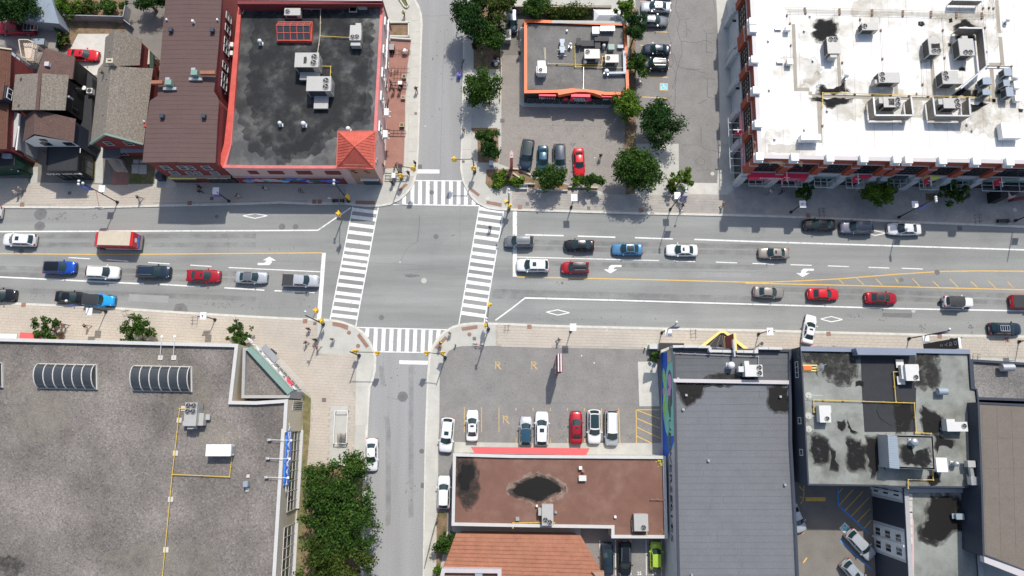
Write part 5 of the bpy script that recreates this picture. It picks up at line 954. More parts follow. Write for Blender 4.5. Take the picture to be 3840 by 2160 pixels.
# roof walkways, as pads
def wk(c, r, s): 
    P = T(c,r,s,Z9); b = MB(); b.sheet(P, Z9+.006); b.build('walkway_pad', M['walkway'], b9)
for s in ("237,242 274,242 297,880 260,880","260,880 415,882 418,918 262,918","408,920 445,922 445,960 408,955","445,945 2290,995 2290,1030 445,982","490,982 533,984 545,1440 508,1440","688,535 722,530 748,938 708,938","1268,835 1305,835 1308,948 1270,945","1630,600 1668,600 1690,965 1652,965","2285,0 2320,0 2345,335 2308,330","2315,370 2355,370 2382,660 2340,655","2225,630 2345,632 2345,662 2225,660","2228,690 2268,690 2295,1045 2258,1042"): wk(3,0,s)
for m, c, r, s, a_ in (('stain',3,0,"480,230 520,190 580,210 640,200 690,240 700,300 670,340 690,370 600,380 560,420 500,410 470,370 450,330 490,300 450,280",.35),('stain',3,0,"515,870 560,850 590,900 660,895 720,870 760,815 765,880 830,930 700,935 510,940",.3),('stain',3,0,"450,985 860,990 780,1040 690,1060 600,1080 560,1020 480,1020",.25),('stain',3,0,"1880,260 1950,205 2020,220 2100,265 1920,280 1885,310",.2),('stain',3,0,"1900,320 2060,325 2080,400 1900,395",.2),('stain',3,0,"1850,965 1900,910 1960,885 2030,910 2050,968",.25),('stain',3,0,"2060,910 2110,905 2120,965 2055,965",.2),('stain',3,0,"2035,1045 2220,1040 2130,1095 2050,1125",.25),('stain',3,0,"1515,220 1560,215 1575,245 1545,270 1510,255",.1),('stain',3,0,"1820,190 1850,180 1855,220 1825,228",.1),('stain',3,0,"1812,435 1850,440 1845,468 1818,465",.08),('stain2',3,0,"1920,690 1950,670 1985,690 1985,715 1925,712",.1),('stain2',3,0,"2520,1095 2570,1100 2560,1130 2525,1130",.1)): patch(b9, M[m], T(c,r,s,Z9), Z9+.010, 'roof_stain', amp=a_)
patch(b9, M['concrete_l'], T(3,1,"0,0 315,10 325,95 0,85",Z9), Z9+.005, 'bare_patch', amp=.1)
U = lambda *a, **k: rtu(3,0,*a, **k)
U(592,375,715,535,Z9,1.6,'roof unit with two fans just below the big black splash on the white roof',[(.3,.13,.33),(.68,.13,.33)],hood=[(.2,1,.75,1.22,.9)])
U(945,228,1107,298,Z9,1.5,'roof unit with one fan directly right of the big black splash',[(.15,.5,.33)])
U(1110,730,1320,828,Z9,1.7,'roof unit with two stacked fans in the middle of the white roof, no screen',[(.17,.2,.33),(.17,.68,.33)],hood=[(-.14,.6,0,1,.8)])
U(1610,380,1720,545,Z9,1.8,'roof unit with a sooty top and two fans at its lower end',[(.4,.8,.32),(.82,.8,.32)],hood=[(.35,-.16,.9,0,.9)],plate=(.25,.35,.95,.65))
U(1915,390,2060,555,Z9,1.8,'roof unit with two fans inside the big open-sided screen',[(.38,.82,.32),(.7,.82,.32)],hood=[(.3,-.2,.7,0,.95)])
U(1750,715,1905,840,Z9,1.8,'roof unit with two stacked fans below the big open-sided screen',[(.2,.2,.33),(.22,.55,.33)],hood=[(1.0,.45,1.35,.95,.85)])
U(1160,978,1330,1075,Z9,1.8,'roof unit with a sooty top inside the left louvred screen',[(.82,.27,.33),(.82,.74,.33)],hood=[(-.25,0,0,.6,.95)],plate=(.3,.2,.6,.8))
U(1762,990,1930,1085,Z9,1.8,'clean topped roof unit inside the right louvred screen',[(.8,.28,.33),(.83,.76,.33)],hood=[(-.28,0,0,.6,.95)])
for x0,y0,x1,y1,t in ((2160,782,2245,845,'upper of two blue grey condensers inside the yellow pipe loop'),(2160,902,2240,950,'lower of two blue grey condensers inside the yellow pipe loop'),(2375,688,2445,758,'top of three pale blue condensers near the right border'),(2370,805,2425,862,'middle of three pale blue condensers near the right border'),(2395,880,2460,965,'bottom of three pale blue condensers near the right border')):
    U(x0,y0,x1,y1,Z9,1.5,t,(),'unit_b',group='blue grey condensers')
for x0,y0,x1,y1,t in ((2395,775,2440,805,'white box between the top and middle blue condensers'),(2475,830,2535,885,'white box at the right of the middle blue condenser'),(2485,960,2540,1015,'white box below right of the bottom blue condenser'),(180,258,228,300,'upper white cube by the left walkway of the white roof'),(195,592,248,640,'lower white cube by the left walkway of the white roof')): U(x0,y0,x1,y1,Z9,.9,t,(),'white',side=None,cat='roof box',group='white boxes on the white roof')
U(335,1350,530,1405,Z9,1.4,'long plain white box near the street corner of the white roof',(),'white',side=None,cat='roof box',group=None)
U(2345,1235,2535,1385,Z9,1.2,'white three-sided well at the lower right of the white roof',(),'white',side=None,cat='roof box',group=None)
def screen(pts, zt, label):
    P = [at(3,0,x,y,Z9+zt) for x,y in pts]; root = empty('louvre_screen', (*centroid(P)[:2],Z9), label, 'equipment screen'); 
    for a_, c_ in zip(P, P[1:]):
        d = (c_-a_).normalized(); n = int((c_-a_).length/.35)
        b = MB(); b.bar((a_.x,a_.y,Z9+zt*.5+.15), (c_.x,c_.y,Z9+zt*.5+.15), .06, zt-.35); b.build('backing', M['louver'], root); b = MB()
        for i in range(n): q = a_.lerp(c_, i/n); b.tube((q.x,q.y,Z9+.3),(q.x,q.y,Z9+zt-.05),.07,n=5,cap=False)
        b.build('louvre_slats', M['louver'], root, kind='stuff'); b = MB(); b.bar((a_.x,a_.y,Z9+zt),(c_.x,c_.y,Z9+zt),.2,.1); b.build('top_rail', M['galv'], root)
    b = MB()
    for p in P: b.tube((p.x,p.y,Z9),(p.x,p.y,Z9+zt),.06,n=6)
    b.build('post', M['galv'], root)
screen([(1060,978),(1078,1160),(1460,1160),(1440,980)],1.9,'left louvred screen around the sooty roof unit')
screen([(1660,985),(1682,1162),(2035,1165),(2025,990)],1.9,'right louvred screen around the clean topped roof unit')
screen([(1925,280),(2162,285),(2200,665),(1940,890)],1.8,'largest louvred screen, open to the left, on the white roof'); screen([(1860,0),(2160,5)],1.5,'louvred screen cut off by the top border')
pipe([(3,0,2130,980),(3,0,1905,972),(3,0,1332,955),(3,0,790,938),(3,0,550,935),(3,0,550,1070)],Z9,'longest yellow gas pipe across the white roof'); pipe([(3,0,2110,980),(3,0,2245,988),(3,0,2245,850)],Z9,'yellow gas pipe looping round the two blue grey condensers')
for k, (dy, nm) in enumerate(((0,'uppermost'),(16,'second'),(32,'third'),(48,'lowest'))): pipe([(3,0,200+k*4,72+dy),(3,0,900,90+dy),(3,0,1520,108+dy),(3,0,2290,130+dy)],Z9,f'{nm} of four parallel pale pipes with rusty clamps along the top of the white roof','cream',.03,sup=3.4,group='parallel pale pipes')
for pts, nm in (([(550,1080),(562,1440)],'pale pipe running down to the long white box'),([(188,50),(205,245)],'pale pipe at the far left top of the white roof'),([(225,120),(240,560)],'pale pipe beside the left walkway'),([(935,150),(935,228)],'short pale pipe dropping to the one-fan unit'),([(1135,155),(1168,730)],'pale pipe dropping to the middle unit'),([(745,520),(785,935)],'pale pipe right of the unit under the splash'),([(1548,500),(1570,960)],'pale pipe left of the sooty unit'),([(1760,160),(1795,715)],'pale pipe between the sooty unit and the open screen'),([(2165,0),(2185,150),(2215,640)],'pale pipe along the outside of the open screen'),([(2230,0),(2240,140)],'left of two pale pipes running off the top border'),([(2270,0),(2290,150)],'right of two pale pipes running off the top border')):
    pipe([(3,0,*q) for q in pts],Z9,nm,'cream',.03,sup=3.0,group='parallel pale pipes')
pipe([(3,0,2210,665),(3,0,2450,668),(3,0,2465,1000)],Z9,'dark pipe framing the three pale blue condensers','iron',.08,name='refrigerant_pipe')
vent(3,0,805,748,Z9,.3,1.2,'white cowl vent between the walkways of the white roof','white'); vent(3,0,2430,190,Z9,.3,1.0,'white cowl vent at the upper right of the white roof','white'); vent(3,0,2510,775,Z9,.35,1.2,'white cowl vent right of the pale blue condensers','white')
for x, y, nm in ((105,280,'upper'),(125,615,'lower')): U(x-30,y-15,x+30,y+15,Z9,.35,nm+' small grey vent plate left of a white cube',(),'galv',side=None,cat='roof vent',group='grey vent plates')
for i,(x,y) in enumerate(((430,150),(372,300),(460,600),(10,400),(20,895),(605,1105),(375,1295),(75,1390),(2065,1305),(2015,1245),(1510,932),(2305,935))):
    if y == 935: t_ = empty('green_bucket', at(3,0,x,y,Z9), 'dark green bucket standing near the right walkway of the white roof', 'bucket'); b = MB(); b.lathe(t_.location,[(0,0.01),(.22,.01),(.28,.35),(.24,.34),(.2,.05),(0,.05)],12); b.build('bucket', M['green_d'], t_)
    else: vent(3,0,x,y,Z9,.12,.35,'small stub vent on the white roof '+('near its top left corner','left of the black splash','below the black splash','at the far left edge','at the left edge, lower','below the wet walkway corner','left of the long white box','at the lower left','right of the clean unit screen','below the clean unit screen','right of the middle unit')[i],'galv','box','stub vents on the white roof')
db = empty('black_kiosk', (*at(3,1,2450,480,0)[:2],.12), 'black box-like entrance kiosk at the right border with a small poster', 'kiosk'); A,B,D = at(3,1,2330,440,3), at(3,1,2330,540,3), at(3,1,2400,445,3)
b = MB(); b.box(A.x,B.y,.12,A.x+1.1,A.y,3.1); b.build('body', M['black'], db); b = MB(); b.bar((A.x+1.3,B.y+1,3.0),(A.x+8,B.y+4.5,3.0),1.7,.3); b.build('awning', M['black'], db); b = MB(); b.box(A.x+1.1,B.y+.2,2.0,A.x+2.2,A.y-.1,3.0); b.build('poster', M['pinkwall'], db)
b = MB(); b.bar((A.x+2.6,B.y+.1,1.5),(A.x+7,B.y+.9,1.5),.3,1.2); b.build('red_board', M['brick_d'], db)
# ---- pizza shop
HP = 3.5
pp = T(2,0,"125,197 1150,232 1178,955 930,950 830,932 600,915 450,930 125,935",HP)
bp_, PP = bld('pizza_shop', 'small one-storey pizza shop with a bright orange parapet and cluttered grey roof', 'shop', pp, HP, M['black'], M['pizzaroof'], M['orange'], .42, .4)
zp = HP-.4
b = MB(); b.prism(T(2,0,"405,205 1148,212 1150,240 405,232",HP), HP-.1, HP+.03); b.build('rear_coping', M['concrete'], bp_)
P = T(2,0,"460,932 560,912 660,897 740,897 830,910 900,935 900,962 820,935 740,923 660,923 560,938 470,955",HP+.35); b = MB(); b.prism(P, HP-.5, HP+.35); b.build('arched_front', M['orange'], bp_)
sp = Face(at(2,0,125,935,HP), at(2,0,1178,955,HP))
for k in range(12): sp.win(bp_, .5+k*1.32, 1.6+k*1.32, .2, 1.9, M['iron'], 1, 1)
def psign(x0, x1, z0, z1, m, o=.3): b = MB(); a0, a1 = sp.a(at(2,0,x0,960,2.6)), sp.a(at(2,0,x1,960,2.6)); sp.box(b, a0, a1, z0, z1, .05, o); b.build('sign_board', M[m], bp_); return (a0+a1)/2
for x0, x1 in ((270,440),(895,1100)):
    psign(x0,x1,2.9,3.3,'signred'); a = psign(x0+10,x1-10,2.15,2.85,'black',.32); sp.text('737-11-11', .62, M['white'], bp_, a, 2.5, .34, depth=.02, sx=1.0, name='sign_letters')
psign(590,780,2.0,3.6,'signred',.5); a = psign(615,745,2.1,3.3,'black',.54); sp.text('PIZZA', .6, M['white'], bp_, a-.1, 3.0, .57, depth=.02, sx=1.15, name='sign_letters'); sp.text('PIZZA', .6, M['white'], bp_, a+.1, 2.45, .57, depth=.02, sx=1.15, name='sign_letters')
psign(520,565,1.6,2.3,'signred',.2); psign(583,620,1.5,2.0,'orange',.2); psign(765,805,1.6,2.3,'signred',.2)
rtu(2,0,730,495,880,585,zp,1.5,'middle grey roof unit with one fan on the pizza shop',[(.2,.3,.33)]); rtu(2,0,938,550,1070,625,zp,1.5,'right-hand grey roof unit with one fan on the pizza shop',[(.22,.45,.3)]); rtu(2,0,260,612,335,730,zp,1.7,'shiny white roof unit on the left of the pizza shop roof',[(.35,.78,.3)],'white',[(-.2,.3,0,.9,.7),(1,.3,1.2,.9,.7)],None)
rtu(2,0,810,270,875,335,zp,.9,'white square box near the rear of the pizza shop roof',(),'white',side=None,cat='roof box',group=None); rtu(2,0,890,265,1030,305,zp,.8,'long pale metal box behind the pizza shop roof units',(),'galv',side=None,cat='roof box',group=None)
rtu(2,0,650,385,690,450,zp,1.1,'left black boxy exhaust fan housing on the pizza shop roof',(),'grille',side=None,cat='exhaust fan',group='black exhaust housings'); rtu(2,0,700,410,835,460,zp,.8,'flat black duct between the black housings',(),'grille',side=None,cat='duct',group='black exhaust housings'); rtu(2,0,835,375,975,410,zp,1.3,'long black duct at the back of the pizza shop roof clutter',(),'grille',side=None,cat='duct',group='black exhaust housings'); rtu(2,0,835,380,885,480,zp,1.1,'right black boxy exhaust fan housing on the pizza shop roof',(),'grille',side=None,cat='exhaust fan',group='black exhaust housings'); 
rtu(2,0,972,445,1028,495,zp,.9,'small green box unit on the pizza shop roof',(),'greenfascia',side=None,cat='roof box',group=None); rtu(2,0,1065,452,1118,480,zp,.5,'small grey blue box at the right of the pizza shop roof',(),'unit_b',side=None,cat='roof box',group=None)
tb = empty('teal_blower', (0,0,0), 'teal blower with short ducts on the left half of the pizza shop roof', 'blower'); p = at(2,0,505,465,zp+.8)
for y0, y1, w_, nm in ((.55,1.15,.75,'motor_box'),(-.15,.55,.55,'neck'),(-.75,-.1,.85,'fan_box'),(-1.15,-.75,.6,'outlet')): b = MB(); b.box(-w_/2,y0,.15,w_/2,y1,.95); b.build(nm, M['unit_b'], tb)
b = MB(); b.box(-.7,-1.25,.0,.7,-1.12,.15); b.box(-.7,-.3,.0,.7,-.15,.15); b.build('skid', M['concrete'], tb); tb.location = (p.x,p.y,zp)
for x,y,nm in ((590,435,'left'),(928,448,'middle rear'),(740,612,'centre'),(955,705,'largest front right')): vent(2,0,x,y,zp,.27 if y<700 else .38,1.1,nm+' white domed vent on the pizza shop roof','white')
vent(2,0,553,305,zp,.12,.4,'small white stub vent at the rear of the pizza shop roof','white','box')
dq = empty('blue_duct', at(2,0,1120,600,zp), 'L-shaped pale blue duct along the right edge of the pizza shop roof', 'duct'); P = [at(2,0,x,y,zp+.5) for x,y in ((1128,515),(1132,735),(975,738))]; b = MB(); b.bar(P[0],P[1],.42,.4); b.bar(P[1]+Vector((.2,0,0)),P[2],.34,.36); b.build('duct', M['unit_b'], dq)
pipe([(2,0,632,470),(2,0,635,670),(2,0,905,678),(2,0,1170,680)],zp,'longer yellow gas pipe crossing the pizza shop roof'); pipe([(2,0,365,640),(2,0,900,655),(2,0,912,570),(2,0,940,565)],zp,'yellow gas pipe from the white unit to the right-hand unit on the pizza shop roof'); pipe([(2,0,722,560),(2,0,718,890)],zp,'thin grey conduit down the middle of the pizza shop roof','galv',.04,name='conduit')
for x0,y0,x1,y1 in ((322,480,332,605),(335,480,340,600)): b = MB(); a_, c_ = at(2,0,x0,y0,zp+.06), at(2,0,x1,y1,zp+.06); b.bar(a_,c_,.09,.09); tag(b.build('loose_board', M['cream'], None), ('longer' if x0 < 330 else 'shorter')+' of two pale boards beside the white unit on the pizza shop roof', 'board', 'loose boards')
wt = empty('white_canopy', at(2,0,980,160,0), 'white fabric canopy tent behind the pizza shop', 'tent'); R0 = [at(2,0,x,y,z) for x,y,z in ((825,97,2.3),(1060,97,2.3),(1140,160,2.2),(1138,228,2.3),(822,222,2.3),(880,150,3.0),(1040,150,3.0))]
b = MB(); b.add(R0, [(0,1,6,5),(1,2,3,6),(3,4,5,6),(4,0,5)]); b.build('canopy', M['white'], wt); b = MB()
for i in (0,2,3,4): b.tube((R0[i].x,R0[i].y,.1),R0[i],.04)
b.build('leg', M['galv'], wt)
# ---- pale pink building with tar roof and red corner tower
HK = 6.9
pk = T(0,0,"2400,60 2300,1449",HK)+T(0,1,"2240,236",HK)+T(1,1,"0,242 1190,245",HK)+T(1,0,"1212,1320 1282,20",HK)
bk, PK = bld('pink_corner_building', 'two-storey pale pink building with black tar roof and red parapet', 'building', pk, HK, M['pinkwall'], M['tarroof'], M['pink_trim'], .42, .45)
ZK = HK-.45
PK_x0, PK_x1, PK_y0, PK_y1 = at(1,0,-230,700,ZK).x, at(1,0,1165,700,ZK).x, at(1,1,400,205,ZK).y, at(1,0,400,75,ZK).y
for k, sc_ in enumerate((1.2,1.0)):
    Q = T(1,0,"-30,150 1150,60 1180,500 1120,800 1080,1200 900,1300 700,1330 640,1440 300,1600 60,1440 -100,1000 -60,500",ZK); cq = centroid(Q); patch(bk, M['tarcloud'], [Vector((min(max(cq.x+(q.x-cq.x)*sc_, PK_x0), PK_x1), min(max(cq.y+(q.y-cq.y)*sc_, PK_y0), PK_y1), 0)) for q in Q], ZK+.004+.002*k, 'tar_cloud', amp=.45)
P = T(0,0,"2395,60 2400,0 2400,-300",HK+1)+T(1,0,"1300,-300 1275,0 1272,22",HK+1); b = MB(); b.prism([P[0],P[1],P[4],P[5]], .1, HK+1.2); b.build('rear_block', M['brick_d'], bk); b = MB(); b.prism(T(0,0,"2400,0 2400,-300",HK+1.2)+T(1,0,"1290,-300 1270,12",HK+1.2), HK+1.2, HK+1.3); b.build('rear_roof', M['offwhite'], bk)
b = MB(); f = Face(at(0,0,2395,45,HK+1), at(1,0,1275,45,HK+1)); f.box(b, 0, f.L, HK+.5, HK+1.35, 0, .14); b.build('red_band', M['brick_d'], bk)
b = MB(); pl_ = T(0,0,"2405,55 2385,150 2300,1045 2255,1449",HK)+T(0,1,"2205,170 2240,240",HK)+T(0,0,"2318,1449 2358,1040 2420,150 2425,60",HK); b.prism(pl_, HK-.8, HK+.03); b.build('red_side_fascia', M['red_trim'], bk)
fs = Face(at(0,1,2240,236,HK), at(1,1,815,244,HK)); fe = Face(at(1,1,1190,245,HK), at(1,0,1282,20,HK))
for x0, x1, c in ((2495,2576,0),(118,270,1),(405,555,1),(695,845,1)):
    a0, a1 = fs.a(at(c,1,x0,295,5.4)), fs.a(at(c,1,x1 if x1 != 2576 else 2590,295,5.4)); fs.win(bk, a0, a1, 4.5, 5.8, M['brick_d'], 4, 1, gm=M['brick_d']); 
b = MB(); fs.box(b, .1, fs.L, .25, 3.2, .02, .06); b.build('mural_panel', M['brick_d'], bk)
random.seed(5)
for i in range(26):
    a = 1+i*(fs.L-2)/26; m_ = random.choice(['mblue','mplum','teal','mpink','brick_d','signblue','offwhite','mgreen','unit_b']); b = MB(); cz = random.uniform(1.2,2.4); ra = random.uniform(.4,1.3); rz_ = random.uniform(.3,.8)
    b.add([fs.p(min(fs.L-.1,max(.1,a+ra*math.cos(t*.449)*(1+.3*math.sin(t*3)))), max(.3,min(3.15,cz+rz_*math.sin(t*.449))), .064+i*.0015) for t in range(14)], [tuple(range(14))]); b.build('painted_shape', M[m_], bk)
b = MB(); fs.box(b, 0, fs.L, 3.2, 3.35, 0, .2); b.build('ledge', M['pinkwall'], bk); b = MB(); fs.box(b, 0, fs.L, .1, .25, 0, .15); b.build('plinth', M['concrete'], bk)
ys_ = [(1340,1240),(1030,940),(800,705),(560,480),(280,200)]
for i,(y1,y0) in enumerate(ys_):
    a0, a1 = fe.a(at(1,0,1245,y1,5)), fe.a(at(1,0,1255,y0,5)); fe.win(bk, a0, a1, 4.2, 5.9, M['white'], 2, 1, fw=.12, out=.22); fe.win(bk, a0, a1, 1.0, 2.6, M['white'], 2, 1, fw=.1)
a0, a1 = fe.a(at(1,0,1320,700,3)), fe.a(at(1,0,1320,200,3)); b = MB(); fe.box(b, a0, a1, 3.1, 3.3, 0, .25); b.build('white_ledge', M['white'], bk)
for y, nm in ((1140,'upper'),(1360,'lower')):
    t_ = empty('wall_ac_unit', fe.p(fe.a(at(1,0,1320,y,3)),2.8,.6), nm+' white wall-hung air unit on brackets over the red patio', 'air conditioner', 'wall-hung air units'); q = t_.location; b = MB(); b.box(q.x-.3,q.y-.55,q.z,q.x+.35,q.y+.55,q.z+.75); b.build('casing', M['white'], t_); b = MB()
    for d in (-.4,.4): b.bar((q.x-1.0,q.y+d,q.z-.04),(q.x+.6,q.y+d,q.z-.04),.07)
    b.build('bracket', M['white'], t_)
# tower
HT = 7.8
e0 = [at(1,0,825,1322,HT),at(1,0,1205,1322,HT),at(1,1,1192,248,HT),at(1,1,812,240,HT)]; base = inset(e0,.3)
tw = MB(); tw.prism(base, .1, HT-.05); tw.build('tower_wall', M['brick_tan'], bk)
ap = at(1,1,990,25,HT+2.1)
b = MB(); b.add([tuple(p) for p in e0]+[tuple(ap)], [(0,1,4),(1,2,4),(2,3,4),(3,0,4),(3,2,1,0)]); 
bb = b.build('tower_roof', M['red_metal'], bk)
b = MB()
for i in range(4):
    p, q = e0[i], e0[(i+1)%4]; b.bar(p+Vector((0,0,.03)), ap+Vector((0,0,.03)), .1, .06); b.bar(p, q, .14, .16)
    for k in range(1,13):
        t = k/13; a_ = p.lerp(q, t); s = 1-abs(2*t-1); 
        mid = (p+q)/2; up = ap-mid; e_ = a_+up*(s)*.97; b.bar(a_+Vector((0,0,.04)), e_+Vector((0,0,.04)), .035, .05)
b.build('standing_seam', M['red_metal'], bk)
b = MB(); P = [at(1,1,890,208,HT+.6),at(1,1,1108,212,HT+.6)]; b.bar(P[0],P[1],.07); b.build('snow_rail', M['rust'], bk); b = MB(); P = [at(1,1,1165,30,HT+.7),at(1,1,1155,160,HT+.6)]; b.bar(P[0],P[1],.07); b.build('snow_rail', M['rust'], bk)
ft = Face(Vector((min(p.x for p in base),min(p.y for p in base))), Vector((max(p.x for p in base),min(p.y for p in base))))
for x, z in ((2.3,5.9),(2.7,5.2),(5.4,5.9),(5.8,5.2)): b = MB(); ft.box(b, x*.6, x*.6+.55, z, z+.18, -.1, .05); b.build('vent_slot', M['brick_d'], bk)
b = MB(); ft.box(b, ft.L*.45, ft.L-.2, .2, 2.6, -.2, .06); b.build('dark_shopfront', M['glass'], bk); b = MB(); ft.box(b, ft.L*.42, ft.L-.1, 2.6, 2.8, -.1, .3); b.build('shop_lintel', M['white'], bk)
ftE = Face(Vector((max(p.x for p in base),min(p.y for p in base))), Vector((max(p.x for p in base),max(p.y for p in base))))
for a, z in ((1.2,5.4),(1.9,4.7),(4.6,5.4),(5.3,4.7)): b = MB(); ftE.box(b, a, a+.35, z, z+.9, -.1, .2); b.build('white_shutter', M['pinkwall'], bk)
b = MB(); ftE.box(b, 1.5, 3.6, .2, 2.7, -.2, .05); b.build('side_door', M['black'], bk)
rtu(1,0,290,83,445,150,ZK,1.3,'pale roof unit with one fan above the red framed skylight',[(.2,.5,.33)],curb=.3)
rtu(1,0,397,532,632,672,ZK,2.3,'larger upper twin-fan roof unit with a dark smear, left of its neighbour',[(.82,.3,.42),(.8,.72,.42)],hood=[(-.08,.05,0,.85,.6),(.1,1.0,.95,1.55,.35)],plate=(.38,.3,.48,.75))
rtu(1,0,515,770,755,912,ZK,2.3,'larger lower twin-fan roof unit with the clean top, right of its neighbour',[(.8,.3,.42),(.8,.72,.42)],hood=[(-.08,.1,0,.85,.6),(.2,1.0,.8,1.9,.3)])
rtu(1,0,950,255,1058,402,ZK,1.6,'tall roof unit with two adjacent fans near the east parapet of the tar roof',[(.26,.8,.33),(.66,.78,.33)],hood=[(.45,-.2,.95,0,.9),(.05,1,.95,1.3,.8)])
rtu(1,0,1018,25,1108,62,ZK,1.2,'shaded roof box at the rear wall of the tar roof',(),'unit',None,None); rtu(1,0,940,50,1018,122,ZK,.15,'pair of square paving pads in the shade of the tar roof',(),'concrete',side=None,cat='paving pad',group=None)
sk = empty('red_skylight', (0,0,0), 'red framed ridge skylight with two rows of panes on the tar roof', 'skylight'); A,B,D,E_ = at(1,0,222,210,ZK+.9), at(1,0,555,210,ZK+.9), at(1,0,222,395,ZK+.9), at(1,0,545,400,ZK+.9); cx, cy = (A.x+B.x)/2, (A.y+D.y)/2; hw, hh = (B.x-A.x)/2, (A.y-D.y)/2; ry = hh*.32
b = MB(); b.box(-hw-.1,-hh-.1,0,hw+.1,hh+.1,.55); b.build('curb', M['red_trim'], sk)
for row in (0,1):
    y0, y1, z0, z1 = ((-hh,ry,.58,1.35) if row == 0 else (ry,hh,1.35,.58))
    for k in range(5):
        for j in range(2):
            x0, x1 = -hw+2*hw*k/5+.06, -hw+2*hw*(k+1)/5-.06; ya, yb = y0+(y1-y0)*j/2+.04, y0+(y1-y0)*(j+1)/2-.04; za, zb = z0+(z1-z0)*(ya-y0)/(y1-y0), z0+(z1-z0)*(yb-y0)/(y1-y0)
            b = MB(); b.add([(x0,ya,za),(x1,ya,za),(x1,yb,zb),(x0,yb,zb),(x0,ya,za-.04),(x1,ya,za-.04),(x1,yb,zb-.04),(x0,yb,zb-.04)], [(0,1,2,3),(7,6,5,4),(0,4,5,1),(1,5,6,2),(2,6,7,3),(3,7,4,0)]); b.build('pane', M['skyglass'], sk)
b = MB()
for y0, y1, z0, z1 in ((-hh,ry,.6,1.38),(ry,hh,1.38,.6)):
    for k in range(6): x = -hw+2*hw*k/5; b.bar((x,y0,z0),(x,y1,z1),.1,.08)
    b.bar((-hw,(y0+y1)/2,(z0+z1)/2),(hw,(y0+y1)/2,(z0+z1)/2),.08,.08)
b.bar((-hw,ry,1.38),(hw,ry,1.38),.12,.1); b.bar((-hw,-hh,.6),(hw,-hh,.6),.12,.1); b.bar((-hw,hh,.6),(hw,hh,.6),.12,.1)
for x in (-hw,hw): b.add([(x,-hh,.55),(x,hh,.55),(x,ry,1.35)],[(0,1,2)])
b.build('frame', M['red_trim'], sk); sk.location = (cx,cy,ZK)
for x,y,r_,nm in ((28,400,.32,'at the left edge of the tar roof'),(230,1228,.3,'lower left of the tar roof'),(468,1232,.36,'lower middle of the tar roof'),(920,1285,.36,'just behind the red tower roof')): vent(1,0,x,y,ZK,r_,1.2,'white cowl vent '+nm,'white')
pipe([(0,0,2440,135),(0,0,2455,80),(1,0,650,92),(1,0,645,360),(1,0,620,530)],ZK,'long yellow gas pipe round the red skylight on the tar roof','cream',.055); pipe([(1,0,645,362),(1,0,940,378)],ZK,'double yellow gas pipe to the unit by the east parapet','yellow',.05); pipe([(1,0,642,665),(1,0,752,667),(1,0,748,775)],ZK,'short yellow gas pipe hooking between the twin-fan units','yellow',.05)
# ---- dark red brick building with brown low gable roof
HB = 9.15
bb_ = empty('brown_gable_building', (*at(0,0,1850,1000,0)[:2],.1), 'long red brick building with a plain brown low-gabled roof', 'building')
RI = lambda y: 1940-(y-200)*.088
left = [(0,0,1690,-300),(0,0,1665,0),(0,0,1630,400),(0,0,1600,800),(0,0,1583,985),(0,0,1512,990),(0,0,1480,1200),(0,0,1452,1449),(0,1,1434,187)]
right = [(0,0,2240,-300),(0,0,2230,0),(0,0,2205,400),(0,0,2168,800),(0,0,2152,920),(0,0,2205,1000),(0,0,2185,1300),(0,0,2178,1449),(0,1,2168,190)]
fpL = [at(c,r,x,y,HB) for c,r,x,y in left]; fpR = [at(c,r,x,y,HB) for c,r,x,y in right]
rid0, rid1 = at(0,0,1955,-300,HB+.2), at(0,1,1800,188,HB+.2)
def strip_roof(root, pts, r0, r1, n, m, z):
    """one slope laid as parallel courses from the eave line to the ridge"""
    ys = [p.y for p in pts]; y0, y1 = max(ys), min(ys)
    def ex(y):
        for a_, c_ in zip(pts, pts[1:]):
            if a_.y >= y >= c_.y and a_.y != c_.y: return a_.x+(c_.x-a_.x)*(a_.y-y)/(a_.y-c_.y)
        return pts[-1].x
    def rx(y): return r0.x+(r1.x-r0.x)*(r0.y-y)/(r0.y-r1.y)
    for i in range(n):
        ya, yb = y0+(y1-y0)*i/n, y0+(y1-y0)*(i+1)/n-0; g_ = .012; d = .012+random.uniform(0,.012)
        v = [(ex(ya-g_),ya-g_,z),(ex(yb+g_),yb+g_,z),(rx(yb+g_),yb+g_,r0.z),(rx(ya-g_),ya-g_,r0.z)]
        b = MB(); b.add([(x,y,zz+d) for x,y,zz in v]+[(x,y,zz-.1) for x,y,zz in v], [(0,1,2,3),(7,6,5,4),(0,4,5,1),(1,5,6,2),(2,6,7,3),(3,7,4,0)]); b.build('roof_sheet', m, root)
strip_roof(bb_, fpL, rid0, rid1, 42, M['brownroof'], HB); strip_roof(bb_, fpR, rid0, rid1, 42, M['brownroof'], HB)
foot = fpL+fpR[::-1]; b = MB(); b.prism(inset(foot,.25), .1, HB-.02); b.build('wall', M['brick_d'], bb_)
b = MB(); b.add([inset(foot,.25)[0]]*0+[(fpL[-1].x+.3,fpL[-1].y+.02,HB-.1),(fpR[-1].x-.3,fpR[-1].y+.02,HB-.1),(rid1.x,rid1.y+.02,HB+.12)],[(0,1,2)]); b.build('gable', M['brick_d'], bb_)
fb = Face(at(0,1,1434,187,HB), at(0,1,2168,190,HB)); fb = Face(fb.p(.25,0,-.25), fb.p(fb.L-.25,0,-.25))
for i,(x0,x1,two) in enumerate(((1625,1710,0),(1795,1870,0),(1880,1950,0),(2035,2120,0))):
    a0, a1 = fb.a(at(0,1,x0,205,7)), fb.a(at(0,1,x1,205,7)); fb.win(bb_, a0, a1, 6.0, 7.6, M['offwhite'], 1, 2, out=.12)
